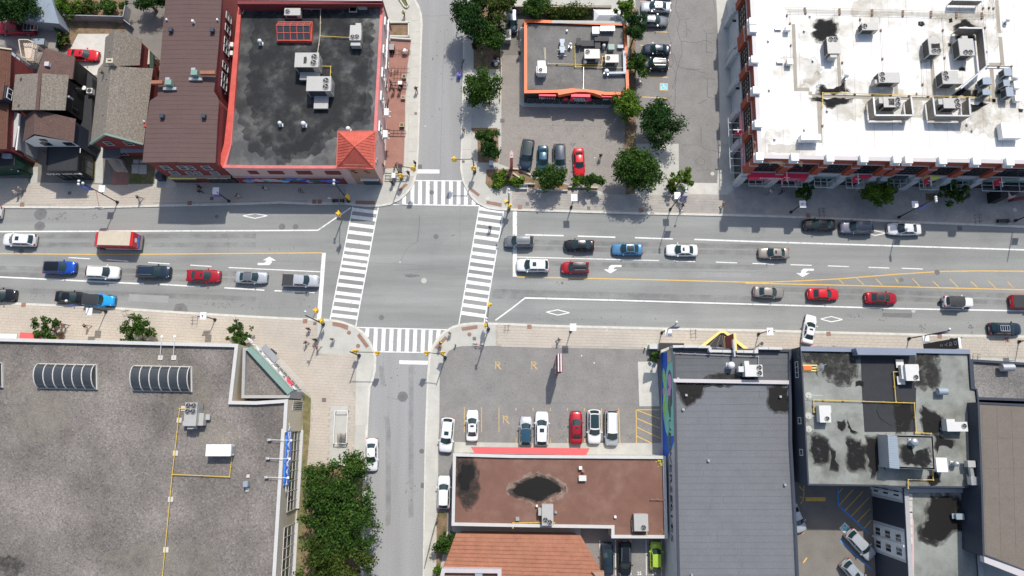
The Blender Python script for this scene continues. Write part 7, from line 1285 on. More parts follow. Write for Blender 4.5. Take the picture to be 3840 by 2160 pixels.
def make_vehicle(kind, sunroof=False, rails=False, panoroof=False):
    s = SPEC[kind]; L, Wd, H = s['L'], s['W'], s['H']; hw = Wd/2; root = empty('vehicle_'+kind, (0,0,0)); wx = L*.295; wr = .34 if kind in ('sedan','hatch') else .38
    xs = sorted(set([q[0] for q in s['st']]+[sg*wx+d for sg in (1,-1) for d in (-wr-.07,-wr*.8,-wr*.3,wr*.3,wr*.8,wr+.07)]+[0,-.5,.4]), reverse=True)
    sx = [q[0] for q in s['st']][::-1]; sw = [q[1] for q in s['st']][::-1]; sz = [q[2] for q in s['st']][::-1]
    secs = []
    for x in xs:
        w = float(np.interp(x,sx,sw))*hw; zt = float(np.interp(x,sx,sz)); zb = .24; d = min(abs(x-wx),abs(x+wx))
        arch = max(0, wr+.07-d)/(wr+.07); za = zb+(math.sqrt(max(0,1-(d/(wr+.08))**2))*(wr+.35-zb+ .02) if arch > 0 else 0); zm = max(.45, za+.04); zm = min(zm, zt-.12)
        half = [(0,zt+.02),(.5*w,zt+.01),(.8*w,zt-.03),(.93*w,zt-.09),(.985*w,zt-.2 if zt>.6 else zt-.08),(w,max(zm+.01,zt-.36)),(w*.99,zm),(w*.95,min(za,zm-.01)),(w*.6,min(za,zm-.01)),(0,zb if arch <= 0 else min(za,zm-.01))]
        secs.append([(x,y,z) for y,z in half]+[(x,-y,z) for y,z in half[-2:0:-1]])
    b = MB(); m = len(secs[0]); b.add([v for sc in secs for v in sc], [(i*m+j, i*m+(j+1)%m, (i+1)*m+(j+1)%m, (i+1)*m+j) for i in range(len(secs)-1) for j in range(m)]+[tuple(range(m))[::-1], tuple((len(secs)-1)*m+j for j in range(m))])
    b.build('body', PAINT['white'], root, smooth=True)
    wb,wt,rt,rb,bz,bzr,tu = s['wb'],s['wt'],s['rt'],s['rb'],s['bz'],s['bzr'],s['tumble']
    bw, tw = hw*.90, hw*tu*.93; zt = H-.05
    def glassf(o): # windshield surface
        return lambda u,v: ((wb+(wt-wb)*u)+(.20*(1-u*.5))*(1-(2*v-1)**2)-.1+o*.6, (2*v-1)*(bw*.93*(1-u)+tw*u), bz+(zt-bz)*u+.03*(1-(2*v-1)**2)+o)
    def rearf(o): return lambda u,v: ((rb+(rt-rb)*u)-(.13*(1-u*.5))*(1-(2*v-1)**2)+.06-o*.7, (2*v-1)*(bw*.9*(1-u)+tw*.97*u), bzr+(zt-.02-bzr)*u+o)
    def sidef(sg,o): return lambda u,v: ((wb-.1+(rb+.06-wb+.1)*v)*(1-u)+(wt-.1+(rt+.06-wt+.1)*v)*u, sg*((bw*(.93+.07*math.sin(math.pi*v)))*(1-u)+tw*u+o), (bz+(bzr-bz)*v)*(1-u)+zt*u)
    def rooff(o): return lambda u,v: (wt-.1+(rt+.06-wt+.1)*u+(.10*(1-u)-.065*u)*(1-(2*v-1)**2)*(1 if u<.01 or u>.99 else 1), (2*v-1)*tw*(1-.03*u), zt+.05*(1-(2*v-1)**2)*(.75+.5*math.sin(math.pi*u))-.02*u+o)
    b = MB(); grid(b, glassf(0), 3, 8); grid(b, lambda u,v: rearf(0)(1-u,v), 3, 8); grid(b, lambda u,v: sidef(1,0)(u,v), 2, 8); grid(b, lambda u,v: sidef(-1,0)(1-u,v), 2, 8); b.build('pillars', PAINT['white'], root, smooth=True)
    b = MB(); grid(b, rooff(0), 6, 8); b.build('roof', PAINT['white'], root, smooth=True)
    def sub(fn, u0,u1,v0,v1): return lambda u,v: fn(u0+(u1-u0)*u, v0+(v1-v0)*v)
    b = MB(); grid(b, sub(glassf(.012),.03,.96,.04,.96), 3, 8); b.build('windshield', M['autoglass'], root, smooth=True)
    b = MB(); grid(b, sub(rearf(.012),.08,.93,.07,.93), 3, 8); b.build('rear_window', M['autoglass'], root, smooth=True)
    for sg in (1,-1):
        for v0,v1 in ((.10,.50),(.54,.92)) if kind != 'pickup' else ((.10,.52),(.57,.93)):
            b = MB(); grid(b, sub(sidef(sg,.012),.12,.88,v0,v1), 2, 4); b.build('side_window', M['autoglass'], root)
        b = MB(); x = wb-.32; b.box(x-.09, sg*(hw*.95), bz-.02, x+.06, sg*(hw+.16), bz+.13) if sg > 0 else b.box(x-.09, -(hw+.16), bz-.02, x+.06, -(hw*.95), bz+.13); b.build('mirror', PAINT['white'], root)
        w0 = float(np.interp(L/2-.2,sx,sw))*hw; zz = float(np.interp(L/2-.22,sx,sz)); b = MB(); b.add([(L/2-.42,sg*w0*.98,zz-.03),(L/2-.14,sg*w0*.82,zz-.08),(L/2-.03,sg*w0*.70,zz-.22),(L/2-.22,sg*(w0+.02),zz-.22),(L/2-.36,sg*w0*.8,zz+.012),(L/2-.16,sg*w0*.66,zz-.03)],[(0,3,2,1),(0,1,5,4),(1,2,5)]); b.build('headlight', LAMPW, root)
        zr_ = float(np.interp(-L/2+.12,sx,sz)); w1 = float(np.interp(-L/2+.12,sx,sw))*hw; b = MB(); b.box(-L/2-.012, sg*w1*.6 if sg>0 else -w1*.98, zr_-.3, -L/2+.16, w1*.98 if sg>0 else -w1*.6, zr_-.08); b.build('taillight', LAMPR, root)
    b = MB(); b.box(L/2-.1,-hw*.5,.42,L/2+.01,hw*.5,.62); b.build('grille', M['grille'], root); b = MB(); b.box(-L/2-.02,-.26,.55,-L/2+.05,.26,.68); b.build('number_plate', M['offwhite'], root)
    b = MB(); b.box(-L/2+.05,-hw*.9,.2,L/2-.08,hw*.9,.3); b.build('underbody', M['grille'], root)
    b = MB(); b.bar((wb+.18,.0,bz+.05),(wb-.0,hw*.62,bz+.12),.025); b.bar((wb+.16,-.45,bz+.04),(wb+.06,.2,bz+.11),.025); b.build('wiper', M['grille'], root)
    for sg in (1,-1):
        for k in (1,-1): make_wheel(root, k*wx, sg*(hw-.13), wr, .22)
    if sunroof: b = MB(); grid(b, sub(rooff(.008),.18,.42,.27,.73), 2, 4); b.build('sunroof', M['autoglass'], root)
    if panoroof: b = MB(); grid(b, sub(rooff(.008),.08,.95,.08,.92), 4, 6); b.build('roof_glass', M['autoglass'], root, smooth=True)
    if rails:
        for sg in (1,-1): b = MB(); P = [Vector(rooff(.05)(u,.5+sg*.43)) for u in (.08,.4,.7,.96)]; [b.bar(p,q,.045) for p,q in zip(P,P[1:])]; b.build('roof_rail', CHROME, root)
    if kind == 'pickup':
        b = MB(); b.box(-L/2+.1,-hw*.9,1.13,-1.0,hw*.9,1.2); b.build('bed_cover', PAINT['mattblack'], root)
    if kind == 'jeep': make_wheel(root, -L/2-.12, 0, .38, .24)
    return root
PROTO = {}
def vehicle(kind, rear, front, col, label, cat='car', sunroof=False, rails=False, panoroof=False, roofcol=None, name=None, z=.6, group='cars in the streets and lots', zoff=0.0, bodytop=None):
    key = (kind,sunroof,rails,panoroof)
    if key not in PROTO: PROTO[key] = make_vehicle(*key); first = True
    else: first = False
    o = PROTO[key] if first and not PROTO.get(('used',)+key) else dup(PROTO[key]); PROTO[('used',)+key] = True
    a, b_ = at(*rear, z), at(*front, z); d = b_-a; o.location = ((a.x+b_.x)/2,(a.y+b_.y)/2,zoff); o.rotation_euler = (0,0,math.atan2(d.y,d.x)); k = min(1.12,max(.86,(d.length-.0)/SPEC[kind]['L'])); o.scale = (k, min(1.04,max(.94,k)), 1)
    o.name = name or {'suv':'suv','sedan':'sedan','hatch':'hatchback','van':'minivan','jeep':'off_road_car','pickup':'pickup_truck'}[kind]; tag(o, label, cat, group)
    for ch in o.children:
        n = ch.name.split('.')[0]
        if n in ('body','pillars','roof','mirror'):
            ch.material_slots[0].link = 'OBJECT'; ch.material_slots[0].material = PAINT[roofcol if (n == 'roof' and roofcol) else col]
    return o
V = vehicle
V('suv',(0,1,365,972),(0,1,40,962),'white','white SUV with sunroof driving left, alone ahead of the red mail truck',sunroof=True)
V('suv',(0,1,446,1243),(0,1,767,1246),'blue','bright blue SUV with a black roof at the tail of the queue on the left',roofcol='black')
V('suv',(0,1,873,1290),(0,1,1206,1299),'white','plain white roofed SUV second from the tail of the left queue')
V('suv',(0,1,1380,1286),(0,1,1720,1292),'navy','dark navy SUV with silver roof rails in the left queue',rails=True)
V('sedan',(0,1,1885,1326),(0,1,2220,1332),'crimson','crimson sedan with sunroof waiting in the left queue between navy SUV and grey sedan',sunroof=True)
V('sedan',(0,1,2372,1340),(0,1,2693,1347),'greylight','light grey sedan with dark roof second from the west stop line',roofcol='grey')
V('pickup',(1,1,272,1372),(1,1,634,1382),'silver','silver pickup truck with a black bed cover first at the west stop line','pickup truck')
V('sedan',(0,2,-170,72),(0,2,162,76),'black','black sedan cut off by the left border on the lower lane')
V('sedan',(0,2,566,86),(0,2,862,100),'black','black sedan parked nose to tail behind the bright blue off-road car')
V('jeep',(0,2,846,120),(0,2,1158,134),'brightblue','bright blue off-road car with a black soft top at the lower kerb','off-road car',roofcol='mattblack')
V('suv',(0,1,20,690),(0,1,-300,690),'white','white vehicle mostly outside the left border near the upper kerb')
V('sedan',(0,0,690,556),(0,0,1000,566),'red','red sedan with sunroof parked on the pale concrete yard between the houses',sunroof=True,zoff=.12)
V('suv',(2,1,217,982),(2,1,-78,985),'grey','dark grey SUV with roof rails at the east stop line, upper lane',roofcol='grey',rails=True)
V('sedan',(2,1,828,1024),(2,1,523,1020),'black','black sedan second in the upper lane of the right queue')
V('sedan',(2,1,1315,1064),(2,1,1005,1058),'skyblue','sky blue sedan with a black glass roof in the right queue',panoroof=True)
V('sedan',(2,1,1866,1074),(2,1,1548,1068),'white','white sedan with small sunroof fourth in the upper lane of the right queue',sunroof=True)
V('suv',(2,1,370,1226),(2,1,44,1222),'white','white SUV first in the left-turn lane at the east stop line',sunroof=True)
V('suv',(2,1,773,1248),(2,1,494,1246),'crimson','crimson SUV with black roof behind the white SUV in the left-turn lane',roofcol='black',rails=True)
V('sedan',(2,1,2782,1103),(2,1,2478,1096),'taupe','taupe sedan with sunroof alone at the end of the right queue',sunroof=True)
V('sedan',(3,1,670,818),(3,1,353,814),'black','black sedan, leftmost of three parked at the upper kerb on the right')
V('suv',(3,1,1052,842),(3,1,723,840),'purplegrey','purple-grey SUV parked between a black and a white car at the upper kerb',roofcol='navy')
V('sedan',(3,1,1532,858),(3,1,1202,855),'white','white sedan, rightmost of three parked at the upper kerb on the right')
V('sedan',(3,2,-146,36),(3,2,157,52),'taupe','taupe sedan driving right, first of the eastbound cars')
V('sedan',(3,2,397,60),(3,2,708,64),'red','bright red sedan with a red roof driving right',)
V('sedan',(3,2,978,100),(3,2,1292,106),'crimson','crimson car with a black glass roof driving right',panoroof=True)
V('jeep',(3,2,1760,138),(3,2,2047,150),'white','white off-road car with black top and a spare wheel','off-road car',roofcol='mattblack')
V('pickup',(3,2,2438,138),(3,2,2850,146),'red','red pickup cut off by the right border','pickup truck')
V('suv',(3,2,2222,410),(3,2,2538,416),'navy','dark navy SUV carrying a silver ladder rack at the lower kerb near the right border')
V('sedan',(3,2,388,565),(3,2,438,272),'white','white sedan turning out across the lower pavement',sunroof=True)
V('suv',(1,2,1938,1305),(1,3,1905,205),'white','white SUV with sunroof at the left edge of the lower lot',sunroof=True,zoff=.12)
V('sedan',(1,3,2175,94),(1,2,2180,1225),'white','white sedan with sunroof, second from the left in the lower lot',sunroof=True,zoff=.12)
V('suv',(1,3,1888,770),(1,3,1897,438),'white','white SUV parked alone against the red-brown roofed shop',zoff=.12)
V('sedan',(1,3,1167,62),(1,3,1163,396),'white','white sedan parked on the lower side street beside the big tree')
V('hatch',(2,3,137,142),(2,2,142,1290),'silver','silver hatchback with dark roof, third from the left in the lower lot',roofcol='teal',zoff=.12)
V('suv',(2,3,296,138),(2,2,300,1243),'white','tall white SUV with sunroof next to the silver hatchback',sunroof=True,zoff=.12)
V('sedan',(2,3,645,120),(2,2,645,1236),'crimson','crimson sedan with sunroof in the lower lot',sunroof=True,zoff=.12)
V('suv',(2,2,823,1222),(2,3,826,118),'white','white SUV with a black glass roof right of the crimson sedan',panoroof=True,rails=True,zoff=.12)
V('van',(2,2,1000,1230),(2,3,1000,138),'greylight','pale grey minivan, rightmost in the lower lot','minivan',roofcol='white',rails=True,zoff=.12)
V('sedan',(2,3,958,1435),(2,3,955,1105),'navy','dark sedan, left of two dark cars in the numbered lot',zoff=.12)
V('suv',(2,3,1132,1100),(2,3,1130,1447),'black','black SUV, right of two dark cars in the numbered lot',zoff=.12,rails=True)
V('hatch',(2,3,1446,1388),(2,3,1444,1098),'green','lime green hatchback by the mural building wall',zoff=.12)
V('suv',(3,3,800,1000),(3,3,1045,1262),'silver','silver SUV parked diagonally over the blue wheelchair sign',zoff=.12)
V('suv',(3,3,755,1300),(3,3,990,1570),'greylight','pale SUV parked diagonally, cut off by the bottom border',sunroof=True,zoff=.12)
V('sedan',(3,3,240,760),(3,3,322,960),'silver','silver car almost hidden under the grey roof edge in the alley',zoff=.12)
V('suv',(2,0,168,1412),(2,1,128,266),'navy','dark SUV, leftmost of four in the pizza shop lot',panoroof=True,zoff=.12)
V('sedan',(2,1,312,24),(2,1,305,300),'teal','dark teal car half under a tree, second in the pizza shop lot',zoff=.12)
V('suv',(2,1,474,6),(2,1,482,310),'grey','grey SUV, third in the pizza shop lot, nose under the tree',roofcol='navy',zoff=.12)
V('sedan',(2,1,666,52),(2,1,681,325),'red','red sedan, rightmost of four in the pizza shop lot',zoff=.12)
V('sedan',(2,0,1592,82),(2,0,1298,72),'silver','silver sedan with a sunroof at the top of the right-hand lot',sunroof=True,zoff=.12)
V('sedan',(2,0,1262,212),(2,0,1566,222),'grey','blue-grey sedan facing right beside the cedar tree',zoff=.12)
V('sedan',(2,0,1588,508),(2,0,1312,500),'navy','dark sedan, upper of the adjacent pair below the cedar tree',zoff=.12)
V('suv',(2,0,1572,662),(2,0,1292,654),'black','black SUV with roof rails, lower of the adjacent pair, partly under a tree',rails=True,zoff=.12)
V('sedan',(2,0,1580,-70),(2,0,1380,-75),'navy','dark car only just showing at the top border of the right-hand lot',zoff=.12)
V('suv',(2,0,0,120),(2,0,0,330),'navy','dark blue vehicle in the shade left of the pizza shop',zoff=.12)
V('pickup',(0,0,440,272),(0,0,-150,272),'crimson','dark red pickup with a ladder rack beside the metal shed','pickup truck',zoff=.12,z=1.2)
# ladder racks
def rack(loc, rz, L, Wd, z, label):
    r = empty('ladder_rack', (0,0,0), label, 'ladder rack'); b = MB(); 
    for s in (1,-1): b.bar((-L/2,s*Wd/2,z),(L/2,s*Wd/2,z),.07)
    for k in range(5): x = -L/2+L*k/4; b.bar((x,-Wd/2,z),(x,Wd/2,z),.06)
    b.build('rack_frame', M['galv'], r); b = MB()
    for k in range(2):
        for s in (1,-1): b.bar((-L/2+L*k,s*Wd/2,z-.25),(-L/2+L*k,s*Wd/2,z),.05)
    b.build('rack_leg', M['galv'], r); r.location = loc; r.rotation_euler = (0,0,rz)
p = at(3,2,2385,405,1.8); rack((p.x,p.y,0),-.02,1.3,.8,1.85,'small silver ladder on the roof of the dark navy SUV')
p = at(0,0,315,265,1.9); rack((p.x,p.y,.1),0,2.3,1.5,1.95,'grey slatted rack over the bed of the dark red pickup')
# mail truck
mt = empty('mail_truck', (0,0,0), 'red delivery truck with a flat cream roof driving left', 'truck'); a_, c_ = at(0,1,940,968,1.4), at(0,1,1385,978,1.4); LT = (c_-a_).length
b = MB(); b.box(-LT/2,-1.12,.55,LT/2-1.55,1.12,2.75); b.build('cargo_box', PAINT['red'], mt, bevel=.08); b = MB(); b.box(-LT/2-.0,-1.13,.55,LT/2-1.6,1.13,.95); b.build('white_skirt', PAINT['white'], mt)
b = MB(); b.box(-LT/2+.35,-1.05,2.75,LT/2-1.5,1.05,2.83); b.build('roof', M['cream'], mt, bevel=.04)
b = MB(); b.add([(LT/2-1.55,-1.08,.5),(LT/2-.05,-.95,.5),(LT/2-.05,.95,.5),(LT/2-1.55,1.08,.5),(LT/2-1.55,-1.08,2.7),(LT/2-.95,-.95,2.45),(LT/2-.95,.95,2.45),(LT/2-1.55,1.08,2.7),(LT/2-.1,-.92,1.3),(LT/2-.1,.92,1.3)],[(0,3,2,1),(0,1,8,5,4),(3,7,6,9,2),(4,5,6,7),(1,2,9,8),(5,8,9,6)]); b.build('cab', PAINT['red'], mt)
b = MB(); b.add([(LT/2-.90,-.8,2.35),(LT/2-.90,.8,2.35),(LT/2-.16,.8,1.42),(LT/2-.16,-.8,1.42)],[(0,3,2,1)]); b.build('windshield', M['autoglass'], mt); b = MB(); b.disc((LT/2-.55,0),.22,2.0,14); 
b = MB(); n = 16; b.add([(LT/2-.42+.14*math.cos(t*.3927)*.6, .22*math.sin(t*.3927), 1.78-.0+.14*math.cos(t*.3927)*-.76+.03) for t in range(n)],[tuple(range(n))]); b.build('round_emblem', M['white'], mt)
b = MB(); b.add([(-LT/2-.01,.35*math.cos(t*.3927),1.9+.35*math.sin(t*.3927)) for t in range(n)],[tuple(range(n))[::-1]]); b.build('rear_emblem', M['white'], mt); b = MB(); b.box(-LT/2-.02,-1.0,.95,-LT/2,1.0,1.35); b.build('blue_band', M['signblue'], mt); b = MB(); b.box(-LT/2-.3,-1.1,.4,-LT/2,1.1,.6); b.build('rear_bumper', M['iron'], mt)
for sx_ in (LT/2-1.0,-LT/2+1.1):
    for sg in (1,-1): make_wheel(mt, sx_, sg*1.0, .42, .26)
for sg in (1,-1): b = MB(); b.box(LT/2-1.0,sg*1.25-.08,1.5,LT/2-.9,sg*1.25+.08,1.85); b.build('mirror', M['blackmetal'], mt)
mt.location = ((a_.x+c_.x)/2,(a_.y+c_.y)/2,0); mt.rotation_euler = (0,0,math.atan2(a_.y-c_.y,a_.x-c_.x))
# ================================================================ TREES AND SHRUBS
rng = np.random.default_rng(11)
def leaf_mesh(name, blobs, n, size, m, parent, ctr, updown=.5):
    """n leaf faces spread through a set of clumps (x,y,z,r,flat)"""
    B = np.array(blobs); wgt = B[:,3]**2; idx = rng.choice(len(B), n, p=wgt/wgt.sum()); c = B[idx]
    d = rng.normal(size=(n,3)); d /= np.linalg.norm(d,axis=1)[:,None]; rr = c[:,3]*(rng.random(n)**.55)*(1+rng.normal(0,.12,n))
    P = c[:,:3]+d*rr[:,None]*np.stack([np.ones(n),np.ones(n),c[:,4]],1)
    nm = d*.6+rng.normal(size=(n,3))*.55+np.array([0,0,updown]); nm /= np.linalg.norm(nm,axis=1)[:,None]
    t = np.cross(nm, rng.normal(size=(n,3))); t /= np.linalg.norm(t,axis=1)[:,None]; s = np.cross(nm,t); sz = size*(.5+1.1*rng.random(n)**1.6)[:,None]
    v = np.stack([P-t*sz, P+s*sz*.55+nm*sz*.12, P+t*sz, P-s*sz*.55+nm*sz*.12],1).reshape(-1,3)-np.array(ctr)
    me = bpy.data.meshes.new(name); me.vertices.add(4*n); me.vertices.foreach_set('co', v.astype(np.float32).ravel()); me.loops.add(4*n); me.loops.foreach_set('vertex_index', np.arange(4*n,dtype=np.int32)); me.polygons.add(n); me.polygons.foreach_set('loop_start', np.arange(0,4*n,4,dtype=np.int32)); me.update(calc_edges=True); me.materials.append(m)
    o = bpy.data.objects.new(name, me); C.objects.link(o); o.parent = parent; return o
def tree(c, r, x, y, rpx, h, leaf, label, name='tree', cat='tree', group='street and yard trees', ry=None, z0=.12, flat=.75, dens=1.0, lsz=.16, nb=None, trunk=True, gaps=0, base=None):
    R0 = rpx*.0186; Ry = (ry or rpx)*.0186; hc = h*.62 if trunk else h*.5; p = at(c,r,x,y,hc); bx = at(*base) if base else Vector((p.x,p.y,0)); root = empty(name, (bx.x,bx.y,z0), label, cat, group)
    nb = nb or max(9,int(12+R0*Ry*2.2)); blobs = []; Rz = min((h-hc)*1.0, max(R0,Ry)*flat); br = (R0+Ry)/2*(.36 if gaps == 0 else .26)
    for i in range(nb):
        q = rng.normal(size=3); q /= np.linalg.norm(q); k = (rng.random()**.4)*(1-(br/((R0+Ry)/2))*.75) if i > 2 else .1; k *= 1+(gaps+.3)*rng.random()*.25
        bb = br*rng.uniform(.4,1.05); blobs.append((p.x+q[0]*R0*k, p.y+q[1]*Ry*k, hc+max(-.45,q[2])*Rz*k, bb, .8))
    if trunk:
        tr_ = max(.07, min(.3,R0*.07)); b = MB(); b.tube((bx.x,bx.y,z0),(bx.x*.5+p.x*.5,bx.y*.5+p.y*.5,hc*.55),tr_,tr_*.75,8,False); b.tube((bx.x*.5+p.x*.5,bx.y*.5+p.y*.5,hc*.55),(p.x,p.y,hc),tr_*.75,tr_*.4,8,False); b.build('trunk', M['bark'], root, smooth=True)
        for i in range(min(7,nb)): q = blobs[i+2 if i+2 < nb else i]; b = MB(); b.tube((bx.x*.5+p.x*.5,bx.y*.5+p.y*.5,hc*.5),(q[0],q[1],q[2]),tr_*.5,tr_*.12,5,False); b.build('limb', M['bark'], root)
    n = int(min(26000, 420*R0*Ry*dens*(1+.5*flat)/(lsz/.16)**1.3)+250)
    leaf_mesh('crown', blobs, n, lsz, LEAF[leaf], root, (bx.x,bx.y,z0)); return root
t_ = tree
t_(1,0,2160,160,225,8,'dark','large dense dark green tree at the top beside the side street')
t_(1,0,2360,330,150,6.5,'mid','olive green tree right below the large dark tree by the side street',ry=190)
t_(1,0,2440,80,170,8,'olive','thin brownish half-bare tree at the top between two greener ones',gaps=.4,dens=.6)
t_(1,0,2230,440,70,4,'brown','small browning tree leaning over the upper side pavement',gaps=1,dens=.6)
t_(1,0,2300,880,205,6.5,'mid','round bright green tree halfway along the upper side-street pavement',dens=1.1)
t_(1,0,2345,1390,115,5,'mid','oval dark green tree just above the street corner planter',ry=130,z0=.12)
t_(1,1,2345,60,105,4.5,'dark','lower half clump of the tree above the street corner planter',ry=110)
t_(1,1,2450,355,120,1.6,'light','wide clipped green shrub at the street corner by the crosswalk',name='shrub',cat='shrub',group='shrubs in the planting beds',ry=85,trunk=False,flat=.5)
t_(2,1,30,370,110,1.5,'light','leafy green shrub below the pink pylon',name='shrub',cat='shrub',group='shrubs in the planting beds',ry=55,trunk=False,flat=.5)
t_(2,1,395,335,172,5,'mid','broad green tree covering the noses of the parked cars',ry=140)
t_(2,1,640,375,65,1.8,'light','small bright shrub between two trees under the red car',name='shrub',cat='shrub',group='shrubs in the planting beds',ry=65,trunk=False,flat=.5)
t_(2,1,805,375,110,4,'mid','smaller round tree right of the red car',ry=100)
t_(2,1,1250,255,232,8,'mid','big round tree shading the pavement between the two lots',dens=1.15)
t_(2,0,1490,1265,215,8,'dark','large dark green tree with a ragged edge beside the wheelchair bays')
t_(2,0,1165,1070,165,5,'light','bright green tree touching the lower right corner of the pizza shop')
t_(2,0,1248,300,102,8,'dark','tall dark cedar squeezed between the pizza shop and the parked cars',ry=190,lsz=.12,flat=1.2)
t_(2,0,1265,655,108,5,'mid','uneven green tree hanging over the black parked SUV',ry=170)
t_(2,0,1115,70,115,7,'light','yellow-green tree at the top above the white canopy tent')
t_(2,0,230,60,145,6,'mid','green bushy tree at the top left of the pizza shop')
t_(2,0,560,120,420,2.2,'olive','long overgrown hedge behind the pizza shop',name='hedge',cat='hedge',ry=50,trunk=False,flat=.3,nb=26)
t_(2,1,1700,355,118,4.5,'light','small open pale green tree beside the driveway and lamp post',gaps=1,dens=.6)
t_(2,1,1620,430,55,.9,'olive','dull low planting in the dark pit beside the driveway',name='shrub',cat='shrub',group='shrubs in the planting beds',trunk=False,flat=.5)
t_(3,1,370,450,92,3.6,'mid','smallest shaded tree on the pavement before the stone store',dens=.8)
t_(3,1,1145,490,165,5,'light','largest bright leaved tree on the pavement before the stone store',dens=.9)
t_(3,1,1850,470,135,4.6,'mid','medium tree on the pavement, right of the largest, before the stone store',gaps=.6,dens=.7)
t_(0,2,455,415,125,4,'mid','open branching tree on the lower left pavement, leftmost of three',gaps=1.2,dens=.55)
t_(0,2,1385,430,155,4,'mid','open branching tree on the lower left pavement, middle of three',gaps=1.2,dens=.6)
t_(0,2,2400,465,125,4,'mid','open branching tree by the store corner, rightmost of three',gaps=1.2,dens=.5)
t_(1,3,790,540,290,7,'mid','large green tree over the lower pavement, upper crown of the thicket beside the pharmacy windows',ry=260,dens=.8,flat=.6,lsz=.17,gaps=.7)
t_(1,3,825,950,310,7.5,'mid','widest tree in the thicket beside the pharmacy windows, reaching over the road',ry=290,dens=.9,flat=.6,lsz=.17,gaps=.6)
t_(1,3,810,1390,300,7,'olive','lowest tree of the thicket, cut off by the bottom border',ry=260,dens=1,flat=.6,lsz=.17,gaps=.6)
t_(1,3,1020,380,90,4.5,'light','thin pale branch tree between thicket and parked white sedan',gaps=1.3,dens=.5)
t_(1,3,1895,1105,105,3.5,'mid','round green bush at the corner of the orange roofed house',name='shrub',cat='shrub',group=None)
t_(1,3,1845,1400,62,2,'light','bright green bush cut off by the bottom border below the railing',name='shrub',cat='shrub',group=None,trunk=False)
t_(2,2,1440,680,55,2,'mid','scraggly green plant beside the mural wall corner',name='plant',cat='plant',group=None,gaps=1,dens=.6,trunk=False)
t_(0,0,110,60,250,7,'dark','big dark tree overhanging the metal shed in the top left corner',ry=150)
t_(0,0,650,70,150,3.5,'light','tangled vines covering the left end of the garden behind the grey fence',name='vine_tangle',cat='bush',group='overgrown garden clumps',flat=.5,trunk=False)
t_(0,0,880,70,165,3,'olive','straw-coloured dry brush in the middle of the overgrown garden',name='vine_tangle',cat='bush',group='overgrown garden clumps',ry=95,flat=.4,trunk=False)
t_(0,0,1110,60,150,3.2,'mid','green bushes at the right end of the overgrown garden',name='vine_tangle',cat='bush',group='overgrown garden clumps',ry=100,flat=.5,trunk=False)
t_(0,0,1480,0,250,5,'dark','dark shaded trees at the top between garden and brown roof',ry=90)
t_(0,0,650,400,75,2,'olive','weedy bush beside the red sedan in the yard',name='bush',cat='bush',group=None,trunk=False,gaps=.6,dens=.5,ry=95)
t_(0,0,560,280,55,2,'light','small sapling by the wire fence right of the shed',name='bush',cat='bush',group=None,trunk=False,gaps=1,dens=.5)
# tree pits
for c,r,s in ((3,1,"272,480 330,480 330,545 272,545"),(3,1,"935,478 1010,478 1010,560 935,560"),(3,1,"1580,500 1680,500 1680,572 1580,572"),(0,2,"570,450 648,450 648,525 570,525"),(2,1,"1560,365 1640,365 1640,510 1590,510")): sheet(blkNE, 'tree_pit', M['dirt'], T(c,r,s), .152)
# ================================================================ LAMPS, SIGNALS, SIGNS
def lamp(base, h, box, label, banner=None, top=None, arm=None, bcol='purple', name='street_lamp', txt=None, sign=None):
    p = at(*base); root = empty(name, (p.x,p.y,.13), label, 'street lamp', 'street lamps'); b = MB(); b.lathe((p.x,p.y,.13),[(.22,0),(.2,.35),(.11,.45),(.09,.6)],10); b.build('base', M['blackmetal'], root); b = MB(); b.tube((p.x,p.y,.5),(p.x,p.y,h),.085,.06,8); b.build('pole', M['blackmetal'], root)
    if box:
        q = at(*box, 4.2); b = MB(); b.box(q.x-.45,q.y-.52,4.12,q.x+.45,q.y+.52,4.24); b.build('white_lamp_panel', M['white'], root); b = MB(); b.box(q.x-.3,q.y-.35,4.02,q.x+.3,q.y+.35,4.12); b.build('lamp_housing', M['galv'], root); b = MB(); b.bar((p.x,p.y,4.05),(q.x,q.y,4.05),.07); b.build('arm', M['blackmetal'], root)
    if top:
        b = MB()
        for (dx,dy) in top: b.lathe((p.x+dx,p.y+dy,h-.25),[(.05,0),(.17,.08),(.19,.22),(.1,.36),(0,.4)],12)
        b.build('globe', M['white'], root, smooth=True); b = MB()
        for (dx,dy) in top: b.bar((p.x,p.y,h-.3),(p.x+dx,p.y+dy,h-.28),.07)
        b.build('globe_bracket', M['blackmetal'], root)
    if banner:
        zb0, zb1, side = banner; s = -1 if side == 'l' else 1; f = Face((p.x-1.05,p.y-.05) if s < 0 else (p.x+.12,p.y-.05),(p.x-.12,p.y-.05) if s < 0 else (p.x+1.05,p.y-.05)); bn = MB(); f.box(bn, 0, f.L, zb0, zb1, -.03, .03); bo = bn.build('banner', M[bcol], root); b = MB(); b.bar((p.x,p.y,zb1+.04),(p.x+s*1.1,p.y,zb1+.04),.05); b.bar((p.x,p.y,zb0-.04),(p.x+s*1.1,p.y,zb0-.04),.05); b.build('banner_rod', M['blackmetal'], root)
        if txt: me = text(txt, .36, M['offwhite'], root, (0,0,0), (0,0,-1) if s<0 else (0,0,1), (0,-1,0), name='banner_lettering', depth=.006); q = f.p(f.L/2,(zb0+zb1)/2,.05); me.location = q-root.location
    return root
lamp((0,1,1190,590),9.5,(0,1,1025,450),'tall black lamp post with blue banner and white panel on the upper left pavement',(6.0,8.1,'l'),[(-.15,.1),(-.15,-.35),(.45,-.2)],bcol='banblue',txt='BANK ST')
lamp((0,1,2310,580),4.6,(0,1,2170,470),'short black lamp post with white panel and purple banner before the golden shop sign',(2.6,3.9,'l'))
